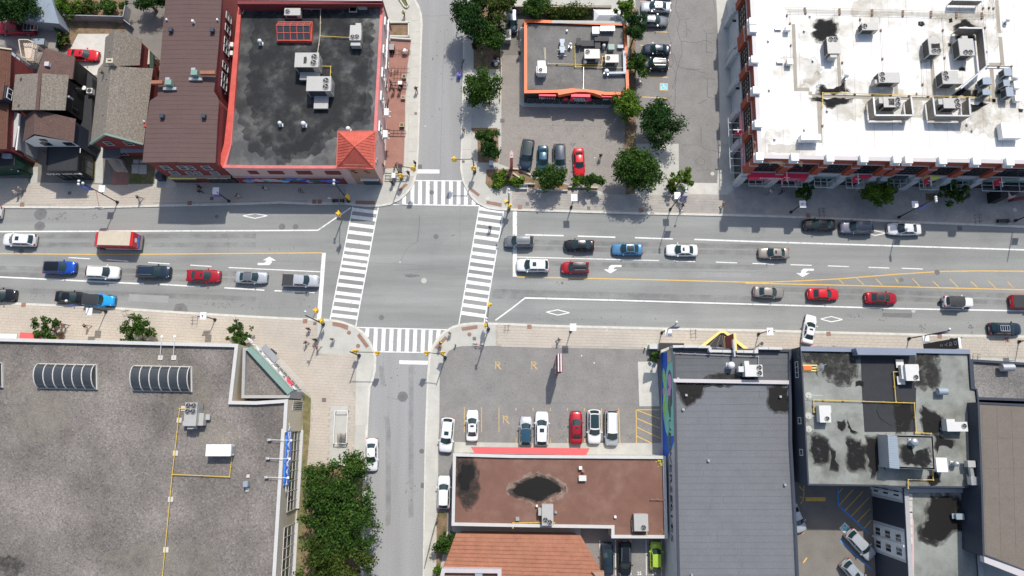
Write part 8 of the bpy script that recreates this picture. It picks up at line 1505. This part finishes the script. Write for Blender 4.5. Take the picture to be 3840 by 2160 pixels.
lamp((2,1,595,640),4.3,(2,1,627,540),'short lamp post with white panel right of the corner bench')
lamp((2,1,1590,660),9.4,(2,1,1665,520),'tall lamp post with white panel beside the small driveway tree',(5.0,6.4,'r'),[(.1,.15),(.1,-.3)],txt='BANK ST')
lamp((3,1,225,690),4.6,(3,1,350,605),'short lamp post with white panel in shade, left of the three parked cars',(3.0,4.2,'r'))
lamp((3,1,1310,740),9.3,(3,1,1480,608),'tall lamp post with blue banner in the shade before the stone store',(4.6,6.2,'r'),[(.1,.2),(.1,-.1),(.1,-.4)],bcol='banblue',txt='BANK ST')
lamp((3,1,2480,775),9.3,None,'lamp post with purple banner cut off by the right border, upper pavement',(4.0,5.4,'r'))
lamp((0,2,1075,240),9.3,(0,2,895,237),'tall lamp post with blue banner leaning over the black sedan at the lower left kerb',(5.6,7.6,'l'),[(-.1,.1)],bcol='banblue',txt='BANK ST')
lamp((0,2,2170,320),4.6,(0,2,2045,280),'short lamp post with white panel and small purple banner on the lower left pavement',(2.6,3.6,'l'))
lamp((2,2,590,435),4.2,(2,2,615,395),'short lamp post with white panel above the striped sign in the lot')
lamp((2,2,1505,450),9.0,(2,2,1575,452),'tall lamp post with a side arm and banner at the mural wall corner',(5.2,6.8,'r'),[(.1,.35)],bcol='banblue')
lamp((2,2,2475,465),4.6,(3,2,20,437),'short lamp post with white panel right of the triangle awning',(2.8,3.8,'r'))
lamp((3,2,1410,510),9.6,(3,2,1590,515),'tall lamp post with blue banner before the raised blue-grey front',(5.6,7.6,'r'),[(.1,.2)],bcol='banblue',txt='BANK ST')
lamp((3,2,2515,540),4.6,(3,2,2640,520),'short lamp post at the right border of the lower pavement')
lamp((3,2,1835,520),2.6,None,'low thick post beside the black vertical sign on the lower right pavement')
def signal_head(root, p, z, face=(0,-1)):
    b = MB(); b.box(p.x-.17,p.y-.17,z-.55,p.x+.17,p.y+.17,z+.5); h_ = b.build('signal_head', M['sigyellow'], root); b = MB()
    fx, fy = face; 
    for k, m in enumerate(('darkrubber','darkrubber','green_d')):
        zz = z+.3-k*.33; b.tube((p.x+fx*.16,p.y+fy*.16,zz),(p.x+fx*.40,p.y+fy*.40,zz),.14,.15,10,False)
    b.build('visor', M['sigyellow'], h_); b = MB()
    for k in range(3): zz = z+.3-k*.33; b.tube((p.x+fx*.17,p.y+fy*.17,zz),(p.x+fx*.2,p.y+fy*.2,zz),.12,.12,10)
    b.build('lens', M['grille'], h_); b = MB(); ox, oy = (abs(fy),abs(fx)); b.box(p.x-.05-ox*.32,p.y-.05-oy*.32,z-.68,p.x+.05+ox*.32,p.y+.05+oy*.32,z+.63); b.build('backboard', M['sigyellow'], h_)
def signal(base, h, heads, label, arms=(), globes=None):
    p = at(*base); root = empty('traffic_signal', (p.x,p.y,.13), label, 'traffic light', 'traffic lights at the crossing'); b = MB(); b.lathe((p.x,p.y,.13),[(.26,0),(.24,.5),(.14,.7),(.12,.9)],10); b.build('base', M['blackmetal'], root); b = MB(); b.tube((p.x,p.y,.8),(p.x,p.y,h),.11,.08,8); b.build('pole', M['blackmetal'], root)
    for (c,r,x,y,z,face) in heads:
        q = at(c,r,x,y,z); signal_head(root, q, z, face); b = MB(); b.bar((p.x,p.y,z+.1),(q.x,q.y,z+.1),.09 if (q-Vector((p.x,p.y,z))).length > 1.5 else .06); b.build('arm', M['blackmetal'], root)
    if globes: b = MB(); [b.lathe((p.x+dx,p.y+dy,h-.2),[(.05,0),(.18,.1),(.18,.25),(0,.4)],12) for dx,dy in globes]; b.build('globe', M['white'], root, smooth=True)
signal((1,1,935,580),9.0,[(1,1,928,530,2.8,(-1,0)),(1,1,837,703,5.6,(-1,0))],'signal with one head hanging over the white diagonal lane line, north-west side',globes=[(0,.2),(0,-.3)])
signal((1,1,1467,350),6.0,[(1,1,1455,318,2.6,(0,-1)),(1,1,1580,247,5.6,(0,1))],'signal at the corner by the black bench, its arm reaching the side street kerb')
signal((1,1,2202,285),5.8,[(1,1,2190,245,2.6,(0,-1)),(1,1,1995,158,5.4,(0,1))],'signal whose long thin arm reaches left over the upper side street')
signal((1,1,2546,655),8.6,[(1,1,2512,582,3.0,(1,0)),(1,1,2545,618,2.6,(1,0))],'tall signal post with two stacked heads by the bright corner shrub',globes=[(0,.2),(0,-.3)])
signal((1,2,682,365),9.0,[(1,2,662,328,2.8,(-1,0)),(1,2,610,225,5.6,(-1,0))],'signal at the left stop line, lower kerb',globes=[(-.1,.5)])
signal((1,2,1042,680),6.0,[(1,2,1000,630,2.8,(0,-1)),(1,2,1220,648,5.6,(0,-1))],'signal at the lower-left corner with an arm to the right')
signal((1,2,1905,702),6.0,[(1,2,1877,647,2.8,(0,-1)),(1,2,1715,648,5.6,(0,-1))],'signal at the lower-right corner with an arm to the left')
signal((1,2,2340,415),8.6,[(1,2,2305,375,2.8,(1,0)),(1,2,2343,165,5.6,(1,0))],'tall signal whose arm reaches up over the east crosswalk end',globes=[(0,.4),(0,0)])
def signpost(base, h, w, hh, m, label, txt=None, face=(0,-1), sym=None):
    p = at(*base); root = empty('road_sign', (p.x,p.y,.12), label, 'sign'); b = MB(); b.tube((p.x,p.y,.12),(p.x,p.y,h),.035); b.build('post', M['galv'], root); f = Face((p.x-w/2,p.y-.04),(p.x+w/2,p.y-.04)); b = MB(); f.box(b, 0, w, h-hh, h, 0, .03); b.build('plate', M[m], root)
    if sym: b = MB(); f.box(b, w*.1, w*.5, h-hh*.9, h-hh*.5, .03, .04); b.build('black_symbol', M['black'], root)
    return root
p = at(0,1,1190,590); q = at(0,1,1000,638,5.6); root = empty('lane_sign', q, 'square white lane sign hung on a long arm from the tall left lamp post', 'sign'); b = MB(); b.bar((p.x,p.y,5.7),(q.x,q.y+.1,5.7),.06); b.build('arm', M['rust'], root); f = Face((q.x-.6,q.y-.03),(q.x+.5,q.y-.03)); b = MB(); f.box(b, 0, 1.05, 4.7, 6.0, 0, .04); b.build('plate', M['white'], root); b = MB(); f.box(b, .08, .42, 4.85, 5.3, .04, .05); b.build('black_symbol', M['black'], root)
signpost((1,1,775,585),2.4,.4,.5,'white','small parking sign left of the black bench on the shaded pavement'); signpost((2,1,1668,720),2.6,.3,.5,'galv','thin sign post at the kerb beside the tall driveway lamp'); signpost((3,1,1400,745),2.6,.5,.5,'unit_b','blue and green small sign at the kerb near the tall shaded lamp')
# striped lot sign, pylon, vertical sign
st = empty('striped_sign', at(2,2,455,790), 'tall maroon and white striped sign on two red posts in the lower lot', 'sign'); a_, c_ = at(2,2,448,708), at(2,2,455,862); b = MB()
b.tube((a_.x,a_.y,.12),(a_.x,a_.y,3.2),.16); b.tube((c_.x,c_.y,.12),(c_.x,c_.y,3.2),.16); b.build('post', M['pink_trim'], st); cx = (a_.x+c_.x)/2; y0, y1 = c_.y-.1, a_.y+.1; b = MB(); b.box(cx-.33,y0,2.4,cx+.33,y1,6.4); b.build('sign_box', M['brick_d'], st); b = MB()
for k in (-.2,.16): b.box(cx+k-.07,y0-.01,6.4,cx+k+.07,y1+.01,6.45)
b.box(cx-.36,y0-.02,2.5,cx-.33,y1+.02,2.9); b.build('white_stripe', M['white'], st)
py = empty('pink_pylon', at(2,1,-5,255), 'slim pink pylon with a tapering cap standing in the corner planting bed', 'pylon'); q = at(2,1,-5,250); b = MB(); b.box(q.x-.22,q.y-.3,.12,q.x+.22,q.y+.35,5.4); b.build('shaft', M['pink_trim'], py); b = MB(); b.box(q.x-.25,q.y-.35,5.4,q.x+.25,q.y+.5,5.5); b.box(q.x-.13,q.y+.0,5.5,q.x+.13,q.y+.7,5.6); b.build('cap', M['pinkwall'], py)
vs_ = empty('vertical_blade_sign', at(3,2,1900,600,8), 'black vertical blade sign with white letters on the blue-grey building front', 'sign'); a_ = at(3,2,1760,600,6); x0 = at(3,2,1905,600,9.0).x; y0 = at(3,2,1900,612,H3-.5).y; f = Face((x0,y0+1.9),(x0,y0+.1)); b = MB(); b.box(x0,y0+.1,1.5,x0+.25,y0+1.5,9.3); b.build('sign_box', M['black'], vs_)
for k, ch in enumerate('DGYS'): text(ch, .85, M['offwhite'], vs_, (x0-.02,y0+.85,8.7-k*1.0), (0,-1,0), (-1,0,0), name='letter', depth=.02)
b = MB(); b.box(x0-.02,y0+.1,9.3,x0+.3,y0+1.55,9.42); b.build('cap', M['white'], vs_)
# ================================================================ PEOPLE
def skin(name, verts, edges, radii, m, parent, sub=1, root_i=0):
    me = bpy.data.meshes.new(name); me.from_pydata(verts, edges, []); o = bpy.data.objects.new(name, me); C.objects.link(o); md = o.modifiers.new('skin','SKIN'); md.use_smooth_shade = True
    for i, sv in enumerate(me.skin_vertices[0].data): rr = radii[i]; sv.radius = (rr,rr) if not isinstance(rr,tuple) else rr; sv.use_root = (i == root_i)
    if sub: s_ = o.modifiers.new('sub','SUBSURF'); s_.levels = sub; s_.render_levels = sub
    bpy.context.view_layer.update(); dg = bpy.context.evaluated_depsgraph_get(); nm = bpy.data.meshes.new_from_object(o.evaluated_get(dg)); bpy.data.objects.remove(o); nm.materials.clear(); nm.materials.append(m); nm.name = name; nm.shade_smooth()
    q = bpy.data.objects.new(name, nm); C.objects.link(q); q.parent = parent; return q
SKINM = mat('skin', (.42,.25,.17), .6, var=0); HAIR = mat('hair_dark', (.02,.015,.012), .7, var=0)
CL = {k: mat('cloth_'+k, c, .85, var=0) for k, c in dict(black=(.015,.015,.018), white=(.7,.7,.68), grey=(.25,.25,.27), red=(.4,.04,.04), blue=(.05,.09,.2), denim=(.05,.07,.12), yellow=(.75,.8,.05), tan=(.4,.28,.18), pink=(.5,.22,.2), purple=(.15,.1,.17), cream=(.6,.55,.45)).items()}
def make_person(st, arm):
    """x forward; st = stride, arm = arm swing"""
    r = empty('person', (0,0,0)); J = {'pel':(0,0,.95),'sp':(.01,0,1.15),'ch':(.02,0,1.36),'nk':(.02,0,1.5),'h0':(.03,0,1.6),'h1':(.03,0,1.7),'ns':(.13,0,1.63)}
    for s, sg in (('l',1),('r',-1)):
        f = st*sg; J.update({'hp'+s:(0,.09*sg,.9),'kn'+s:(f*.5+.05,.10*sg,.5),'an'+s:(f-(.12 if f<0 else 0),.10*sg,.09+(.06 if f<0 else 0)),'to'+s:(f+.16-(.12 if f<0 else 0),.11*sg,.05),'sh'+s:(.02,.19*sg,1.42),'el'+s:(.02-arm*sg*.5,.25*sg,1.15),'wr'+s:(.12-arm*sg,.26*sg,.93),'pa'+s:(.14-arm*sg*1.1,.26*sg,.86)})
    n = list(J); I = {k:i for i,k in enumerate(n)}; R_ = dict(pel=.12,sp=.11,ch=.13,nk=.05,h0=.085,h1=.09,ns=.02,hp=.085,kn=.06,an=.042,to=.035,sh=.06,el=.042,wr=.028,pa=.034)
    E_ = [('pel','sp'),('sp','ch'),('ch','nk'),('nk','h0'),('h0','h1'),('h0','ns')]
    for s in 'lr': E_ += [('pel','hp'+s),('hp'+s,'kn'+s),('kn'+s,'an'+s),('an'+s,'to'+s),('ch','sh'+s),('sh'+s,'el'+s),('el'+s,'wr'+s),('wr'+s,'pa'+s)]
    V_ = [J[k] for k in n]; Rr = [R_.get(k, R_.get(k[:2],.03)) for k in n]; ed = [(I[a],I[b]) for a,b in E_]
    for s, sg in (('l',1),('r',-1)):
        pa = J['pa'+s]
        for k in range(5):
            if k < 4: d = (-.03+k*.02, 0, 0); L = (.06,.075,.07,.055)[k]; p1 = (pa[0]+d[0],pa[1],pa[2]-.05-L*.3); p2 = (pa[0]+d[0]+.015,pa[1]-.01*sg,pa[2]-.05-L)
            else: p1 = (pa[0]+.045,pa[1]-.01*sg,pa[2]-.01); p2 = (pa[0]+.06,pa[1]-.015*sg,pa[2]-.045)
            i0 = len(V_); V_ += [p1,p2]; Rr += [.009,.007]; ed += [(I['pa'+s],i0),(i0,i0+1)]
    skin('body', V_, ed, Rr, SKINM, r)
    def part(nm, keys, edges, rr, m): ii = {k:i for i,k in enumerate(keys)}; return skin(nm, [J[k] for k in keys], [(ii[a],ii[b]) for a,b in edges], rr, m, r)
    part('shirt', ['pel','sp','ch','shl','ell','shr','elr'], [('pel','sp'),('sp','ch'),('ch','shl'),('shl','ell'),('ch','shr'),('shr','elr')], [(.17,.13),(.165,.125),(.175,.135),.085,.062,.085,.062], CL['black'])
    part('trousers', ['pel','hpl','knl','anl','hpr','knr','anr'], [('pel','hpl'),('hpl','knl'),('knl','anl'),('pel','hpr'),('hpr','knr'),('knr','anr')], [(.15,.125),.105,.08,.062,.105,.08,.062], CL['denim'])
    for s in 'lr': a_, t2 = J['an'+s], J['to'+s]; skin('shoe', [(a_[0]-.05,a_[1],.05),(t2[0]+.06,t2[1],.05)], [(0,1)], [.05,.042], CL['black'], r)
    skin('hair', [(.0,0,1.66),(.0,0,1.77)], [(0,1)], [.098,.075], HAIR, r); return r
PP_ = {'walk':make_person(.28,.2),'step':make_person(.16,-.14),'stand':make_person(.03,.03)}; used_p = set()
def person(c, r, x, y, yaw, shirt, trs, label, pose='walk', hair=None, z0=.13, sc=1.0, h=1.2):
    p = at(c,r,x,y,h)
    o = PP_[pose] if pose not in used_p else dup(PP_[pose]); used_p.add(pose); o.name = 'person'; o.location = (p.x,p.y,z0); o.rotation_euler = (0,0,R(yaw)); o.scale = (sc,sc,sc); tag(o, label, 'person', 'people on foot')
    for ch in o.children:
        n = ch.name.split('.')[0]; mm = {'shirt':CL.get(shirt),'trousers':CL.get(trs),'hair':CL.get(hair) if hair else HAIR}.get(n)
        if mm: ch.material_slots[0].link = 'OBJECT'; ch.material_slots[0].material = mm
    return o
Pn = person
Pn(0,1,155,485,180,'cream','grey','person in a pale hat, nearer the kerb of two by the dark front block',hair='white'); Pn(0,1,195,450,180,'grey','grey','person in grey walking beside one in a pale hat, left pavement','step')
Pn(0,1,1385,535,0,'black','grey','person in black top carrying a bag on the sunlit upper left pavement'); Pn(0,1,1995,425,10,'black','black','upper of two people in black close together on the shaded pavement','stand'); Pn(0,1,2000,470,-20,'black','black','lower of two people in black close together on the shaded pavement')
Pn(0,1,2380,517,-20,'black','cream','person with a pale cap right of the short lamp before the shops','step',hair='cream'); Pn(1,1,75,440,-10,'black','white','person in black and white walking by the left end of the mural'); Pn(1,1,443,465,-40,'black','grey','person by the middle of the mural wall','step')
Pn(1,1,2355,832,85,'grey','black','person crossing the road on the east crosswalk','walk',z0=0); Pn(2,1,893,115,80,'black','black','person in black standing alone in the pizza shop lot','stand'); Pn(2,1,1720,613,10,'black','purple','person in dark clothes passing the tall driveway lamp')
Pn(2,1,2130,605,5,'tan','tan','person in tan clothes at the edge of the store shadow','walk'); Pn(2,1,1505,295,0,'black','black','person in black partly behind the big round tree','stand'); Pn(1,0,1485,128,80,'yellow','black','person in a hi-vis yellow vest at the top corner','walk')
Pn(1,0,1610,890,90,'black','grey','person in dark clothes walking up the side pavement','walk'); Pn(1,0,1378,890,80,'grey','purple','person in grey on the red patio, left of two','stand'); Pn(1,0,1440,888,80,'tan','black','person in black and tan on the red patio, right of two','step'); Pn(1,0,1350,820,0,'purple','black','seated looking person in purple against the pink wall','stand')
Pn(1,0,2085,1300,90,'cream','black','person in pale top on the pavement beside the upper side street','step'); Pn(1,1,1530,285,80,'black','black','person in black leaning at the bench end by the side street','stand'); Pn(1,1,1365,382,80,'black','black','person in black just below the white box at the patio corner','stand'); Pn(1,1,1285,215,30,'red','cream','person in red by the tower side door','stand'); Pn(1,1,1597,185,60,'black','black','person in black near the hanging yellow signal head','step')
Pn(0,2,630,372,0,'pink','denim','person in pink and black beside the leftmost open tree','walk'); Pn(0,2,590,368,0,'white','white','person in white pushing a stroller beside the leftmost open tree','step'); Pn(0,2,855,380,180,'black','tan','person in black walking between the leftmost and middle trees')
Pn(1,2,520,408,90,'black','black','person in black, topmost of the group on the lower left corner','stand'); Pn(1,2,497,548,150,'purple','grey','person in purple at the left of the corner group','step'); Pn(1,2,586,518,90,'black','black','person in black in the centre of the corner group','stand'); Pn(1,2,615,592,0,'red','cream','person in dark red and white at the bottom of the corner group','walk'); Pn(1,2,764,515,90,'black','white','person in black standing alone on the grey corner concrete','stand')
Pn(1,2,1948,450,90,'cream','tan','person waiting at the right end of the lower crosswalk','stand'); Pn(1,2,1853,548,70,'yellow','black','cyclist-like person in a bright yellow top at the lower right corner','stand'); Pn(1,2,1848,590,90,'pink','tan','person behind the yellow-topped one at the lower right corner','stand')
Pn(2,2,470,518,0,'grey','grey','person in grey on the pavement above the striped sign','walk'); Pn(2,2,2510,560,0,'purple','cream','person at the store front right of the triangle awning','stand'); Pn(3,1,25,478,20,'white','grey','person in white in the shade by the store entrance','walk'); Pn(3,1,150,470,30,'black','black','person in black in deep shade under the canopy','walk'); Pn(3,1,2000,535,30,'black','black','person in black in the shade left of the black kiosk','walk'); Pn(2,0,75,530,80,'black','black','person in black in the shade left of the pizza shop','stand')
# ================================================================ STREET FURNITURE
def bench(c, r, x, y, rz, m, label, L=1.8):
    o = empty('bench', (0,0,0), label, 'bench'); 
    for k in range(4): b = MB(); b.box(-L/2,-.22+k*.12,.42,L/2,-.13+k*.12,.46); b.build('seat_slat', M[m], o)
    for k in range(3): b = MB(); b.box(-L/2,.27,.55+k*.12,L/2,.30,.64+k*.12); b.build('back_slat', M[m], o)
    for s in (-1,1): b = MB(); b.box(s*L*.42-.03,-.22,0,s*L*.42+.03,.3,.42); b.box(s*L*.42-.03,.24,.4,s*L*.42+.03,.3,.95); b.build('leg', M['blackmetal'], o)
    p = at(c,r,x,y,.5); o.location = (p.x,p.y,.13); o.rotation_euler = (0,0,R(rz)); return o
bench(2,1,97,440,0,'offwhite','pale wooden bench below the corner shrub'); bench(1,1,830,568,180,'black','black bench on the shaded pavement by the signal post'); bench(3,1,2370,770,180,'black','black bench at the shaded kerb near the right border'); bench(1,1,1455,245,90,'black','black slatted bench beside the corner signal',1.4)
def boxy(name, c, r, x, y, w, d, h, m, lid, label, cat, rz=0, z0=.13, inner=None):
    o = empty(name, (0,0,0), label, cat); b = MB(); b.box(-w/2,-d/2,0,w/2,d/2,h*.92); b.build('body', M[m], o); b = MB(); b.box(-w/2-.03,-d/2-.03,h*.92,w/2+.03,d/2+.03,h); b.build('lid', M[lid], o)
    if inner: b = MB(); b.box(-w/2+.08,-d/2+.08,h,w/2-.08,d/2-.08,h+.03); b.build('filling', M[inner], o)
    p = at(c,r,x,y,h); o.location = (p.x,p.y,z0); o.rotation_euler = (0,0,R(rz)); return o
boxy('utility_cabinet',1,1,2367,190,.55,.6,1.3,'unit_b','white','white topped utility cabinet above the corner shrub','cabinet'); boxy('utility_cabinet',1,1,1385,318,.5,.7,1.3,'unit_b','white','pale blue-white cabinet by the patio railing','cabinet'); boxy('litter_bin',1,2,155,645,.75,.75,1.1,'stall_grey','black','dark grey litter bin below the white sign letters','bin',-40)
boxy('planter_box',1,0,1490,770,.6,.6,.5,'wood','wood','topmost of three square wooden planters on the red patio','planter',inner='green_d'); boxy('planter_box',1,0,1481,978,.6,.6,.5,'wood','wood','middle of three square wooden planters on the red patio','planter',inner='silt'); boxy('planter_box',1,0,1468,1258,.65,.65,.5,'green_d','wood','lowest, greenest of three square planters on the red patio','planter',inner='grass')
boxy('grill_cart',1,0,1365,475,.7,.9,1.1,'black','stall_grey','black covered cart against the pink wall on the red patio','cart'); boxy('menu_stand',1,0,1450,835,.6,.5,1.0,'black','white','dark stand with a white top at the patio rail','stand'); boxy('recycling_cart',0,1,1600,300,1.1,1.5,1.4,'navy','navy','big dark blue bin beside the red brick front','bin'); boxy('meter_box',2,2,1437,590,1.5,.6,1.3,'teal','offwhite','painted box with a mural beside the mural building corner','cabinet'); boxy('planter_box',2,2,1405,640,.8,.3,.4,'iron','iron','small dark planter under the painted box','planter',inner='dirt')
boxy('blue_cart',1,0,2040,745,.5,.6,.9,'signblue','purple','blue and purple cart on the upper side street edge','cart',z0=.0)
for c,r,x,y,nm in ((1,0,1440,822,'upper railing between two patio sections'),(1,0,1425,1305,'lower railing between two patio sections')):
    o = empty('patio_rail', at(c,r,x,y), nm, 'railing', 'patio railings'); q = at(c,r,x,y,1); b = MB(); 
    for k in range(2): b.bar((q.x-1.3,q.y-.12-k*.32,.6+.4*(1-k)),(q.x+1.2,q.y-.18-k*.32,.6+.4*(1-k)),.08)
    for k in range(5): b.bar((q.x-1.3+k*.62,q.y-.12,.13),(q.x-1.3+k*.62,q.y-.12,1.0),.05)
    b.build('rails', M['blackmetal'], o)
o = empty('patio_rail', at(1,1,1405,300), 'black double railing at the foot of the red patio', 'railing', 'patio railings'); q0, q1 = at(1,1,1298,295,1), at(1,1,1525,322,1); b = MB(); b.bar((q0.x,q0.y,1),(q1.x-1.3,q0.y-.05,1),.1); b.bar((q0.x,q0.y-.4,1),(q1.x,q1.y,1),.1); [b.bar((q0.x+k*.7,q0.y-.4,.13),(q0.x+k*.7,q0.y-.4,1),.05) for k in range(5)]; b.build('rails', M['blackmetal'], o)
def brack(c, r, x, y, rz, label, n=3, name='bike_rack', m='blackmetal'):
    o = empty(name, (0,0,0), label, 'bike rack', 'bike racks'); 
    for k in range(n):
        b = MB(); x_ = (k-(n-1)/2)*.5; P = [Vector((x_,-.35,0)),Vector((x_,-.35,.65)),Vector((x_,-.2,.8)),Vector((x_,.2,.8)),Vector((x_,.35,.65)),Vector((x_,.35,0))]; b.path(P,.018,5); b.build('hoop', M[m], o)
    b = MB(); b.bar((-n*.25,-.35,.02),(n*.25,-.35,.02),.03); b.bar((-n*.25,.35,.02),(n*.25,.35,.02),.03); b.build('base_rail', M[m], o); p = at(c,r,x,y,.4); o.location = (p.x,p.y,.13); o.rotation_euler = (0,0,R(rz))
brack(0,2,1955,330,90,'bike rack below the short lamp on the lower left pavement'); brack(3,1,545,690,90,'bike rack above the leftmost parked black sedan'); brack(3,1,2115,748,90,'bike rack near the black bench in the shade'); brack(2,2,1828,462,90,'bike rack left of the triangle awning'); brack(3,2,2098,685,80,'bike rack beside the navy building corner',2); brack(1,0,1455,520,0,'upper rusty row of bike hoops on the red patio',6,m='rust'); brack(1,0,1430,700,0,'lower rusty row of bike hoops on the red patio',7,m='rust'); brack(1,0,1425,760,0,'short orange row of hoops by the topmost planter',3,m='orangetile'); brack(1,2,2525,400,0,'small dark rack near the tall east signal',2); brack(0,2,1265,250,20,'small dark rack at the lower left kerb',2); brack(2,1,805,505,0,'hoop rack below the smaller round tree',2)
def bike(c, r, x, y, rz, label, m='blackmetal'):
    o = empty('bicycle', (0,0,0), label, 'bicycle', 'parked bicycles')
    for s in (-.52,.52):
        b = MB(); n = 16
        for k in range(n): t0, t1 = 2*math.pi*k/n, 2*math.pi*(k+1)/n; b.bar((s+.33*math.cos(t0),0,.34+.33*math.sin(t0)),(s+.33*math.cos(t1),0,.34+.33*math.sin(t1)),.035)
        for k in range(6): t0 = math.pi*k/6; b.bar((s+.32*math.cos(t0),0,.34+.32*math.sin(t0)),(s-.32*math.cos(t0),0,.34-.32*math.sin(t0)),.008)
        b.build('wheel', M['darkrubber'], o)
    b = MB(); pts = dict(a=(-.52,0,.34),b=(-.05,0,.3),c=(-.2,0,.8),d=(.35,0,.82),e=(.52,0,.34)); [b.bar(pts[p],pts[q],.04) for p,q in ('ab','bc','ca','cd','bd','de')]; b.build('frame', M[m], o); b = MB(); b.bar((.32,-.28,1.0),(.32,.28,1.0),.03); b.bar((.35,0,.82),(.32,0,1.0),.03); b.build('handlebar', M['blackmetal'], o); b = MB(); b.box(-.32,-.07,.86,-.1,.07,.92); b.build('saddle', M['black'], o); p = at(c,r,x,y,.5); o.location = (p.x,p.y,.13); o.rotation_euler = (0,0,R(rz))
bike(1,0,2080,640,75,'dark green bicycle at the kerb under the dark tree','green_d'); bike(2,0,1275,820,-50,'grey bicycle beside the planting strip left of the wheelchair bay','galv'); bike(1,0,1380,718,10,'white bicycle locked at the lower row of hoops','white'); bike(1,1,1400,232,70,'black bicycle leaning by the corner bench'); bike(1,0,1328,1040,80,'black and white bicycle against the pink wall'); bike(1,2,2235,570,-10,'red and black bicycle lying near the tall east signal','signred'); bike(1,0,1500,520,0,'bicycle under a white bag on the upper hoops','galv')
wbag = empty('white_bags', (0,0,0), 'pile of white bags on the upper row of hoops', 'bag'); b = MB()
for k in range(5): b.lathe((random.uniform(-.3,.3),random.uniform(-.2,.25),.5),[(0,.0),(.22,.08),(.27,.25),(.15,.42),(0,.48)],7)
b.build('bag', M['white'], wbag, smooth=False); p = at(1,0,1505,510,1); wbag.location = (p.x,p.y,.13)
gb = empty('garbage_pile', (0,0,0), 'pile of mixed rubbish bags against the low pale wall', 'rubbish'); 
for k,m_ in enumerate(('black','white','stall_grey','black','offwhite','silt','black')): b = MB(); b.lathe((random.uniform(-.9,.9),random.uniform(-.5,.9),0),[(0,.02),(.3,.05),(.36,.25),(.2,.5),(0,.55)],7); b.build('rubbish_bag', M[m_], gb)
p = at(1,0,2400,625,.3); gb.location = (p.x,p.y,.13)
sl = empty('stroller', (0,0,0), 'pale stroller between a person in white and the leftmost open tree', 'stroller'); b = MB(); b.box(-.3,-.25,.35,.35,.25,.6); b.add([(-.35,-.25,.6),(-.35,.25,.6),(0,.25,1.0),(0,-.25,1.0),(.25,.25,.85),(.25,-.25,.85)],[(0,1,2,3),(3,2,4,5)]); b.build('seat_hood', CL['white'], sl)
for sg in (1,-1):
    for x_ in (-.35,.4): b = MB(); b.tube((x_,sg*.26,.14),(x_,sg*.3,.14),.14,n=12); b.build('wheel', M['darkrubber'], sl)
b = MB(); b.bar((-.3,0,.5),(-.7,0,1.0),.04); b.bar((-.7,-.2,1.0),(-.7,.2,1.0),.04); b.build('handle', M['blackmetal'], sl); p = at(0,2,560,372,.6); sl.location = (p.x,p.y,.13); sl.rotation_euler = (0,0,math.pi)
# trolley corral with trolleys
co = empty('trolley_corral', at(1,2,855,1340), 'white railed shopping trolley corral on the lower plaza', 'trolley corral'); P = [at(1,2,795,1235,1.0),at(1,2,922,1235,1.0),at(1,3,908,115,1.0),at(1,3,778,112,1.0)]; b = MB(); b.bar(P[0],P[1],.08); b.bar(P[1],P[2],.08); b.bar(P[2],P[3],.08); b.bar(P[3],P[0],.08); b.build('top_rail', M['white'], co); b = MB(); [b.bar((p.x,p.y,.13),(p.x,p.y,1.0),.08) for p in P]; b.build('post', M['iron'], co)
for i in range(5):
    o = empty('shopping_trolley', (0,0,0), ('topmost','second','third','fourth','lowest')[i]+' of five nested shopping trolleys in the white corral', 'shopping trolley', 'nested shopping trolleys'); b = MB()
    for k in range(6): y_ = -.26+k*.104; b.bar((-.45,y_,.95),(.45,y_*.8,.85),.02); b.bar((-.4,y_,.5),(.4,y_*.8,.5),.02)
    for s in (-.45,0,.45): b.bar((s,-.26,.9),(s,.26,.9),.025)
    b.bar((-.55,-.26,1.0),(-.55,.26,1.0),.05); b.build('basket', M['iron'], o); b = MB(); [b.tube((x_,y_-.02,.1),(x_,y_+.02,.1),.08,n=8) for x_ in (-.35,.35) for y_ in (-.24,.24)]; b.build('wheels', M['darkrubber'], o); q = at(1,3,865,35+i*17,.9); o.location = (q.x,q.y,.13)
for c,r,x,y,nm in ((1,2,2005,572,'at the curved corner of the lower lot'),(2,2,1345,603,'with a white top, at the lot edge near the painted box'),(1,3,1822,893,'square one at the end of the black railing')):
    o = empty('bollard', (0,0,0), 'dark bollard '+nm, 'bollard', 'bollards'); b = MB(); b.tube((0,0,0),(0,0,.95),.1,.09,10); b.build('post', M['iron'], o); b = MB(); b.lathe((0,0,.95),[(.11,0),(.1,.07),(0,.1)],10); b.build('cap', M['white'] if 'white' in nm else M['iron'], o); p = at(c,r,x,y,.9); o.location = (p.x,p.y,.13)
# litter specks
for c,r,x,y,nm in ((1,1,1450,1187,'in the middle of the crossing'),(2,2,952,422,'on the pavement above the lot'),(2,2,698,683,'in the lower lot right of the striped sign'),(2,2,825,755,'in the middle of the lower lot'),(1,0,1703,1270,'on the upper side street'),(0,1,2060-365,427,'on the shaded shop pavement'),(2,1,830,143,'in the pizza shop lot')):
    o = MB(); p = at(c,r,x,y); zz = .14 if (c,r) not in ((1,1),(1,0)) else .01; o.add([(p.x-.1,p.y-.06,zz),(p.x+.08,p.y-.08,zz+.03),(p.x+.1,p.y+.07,zz),(p.x-.06,p.y+.08,zz+.04)],[(0,1,2,3)]); tag(o.build('paper_scrap', M['white'], None), 'scrap of white paper lying '+nm, 'litter', 'scraps of paper')
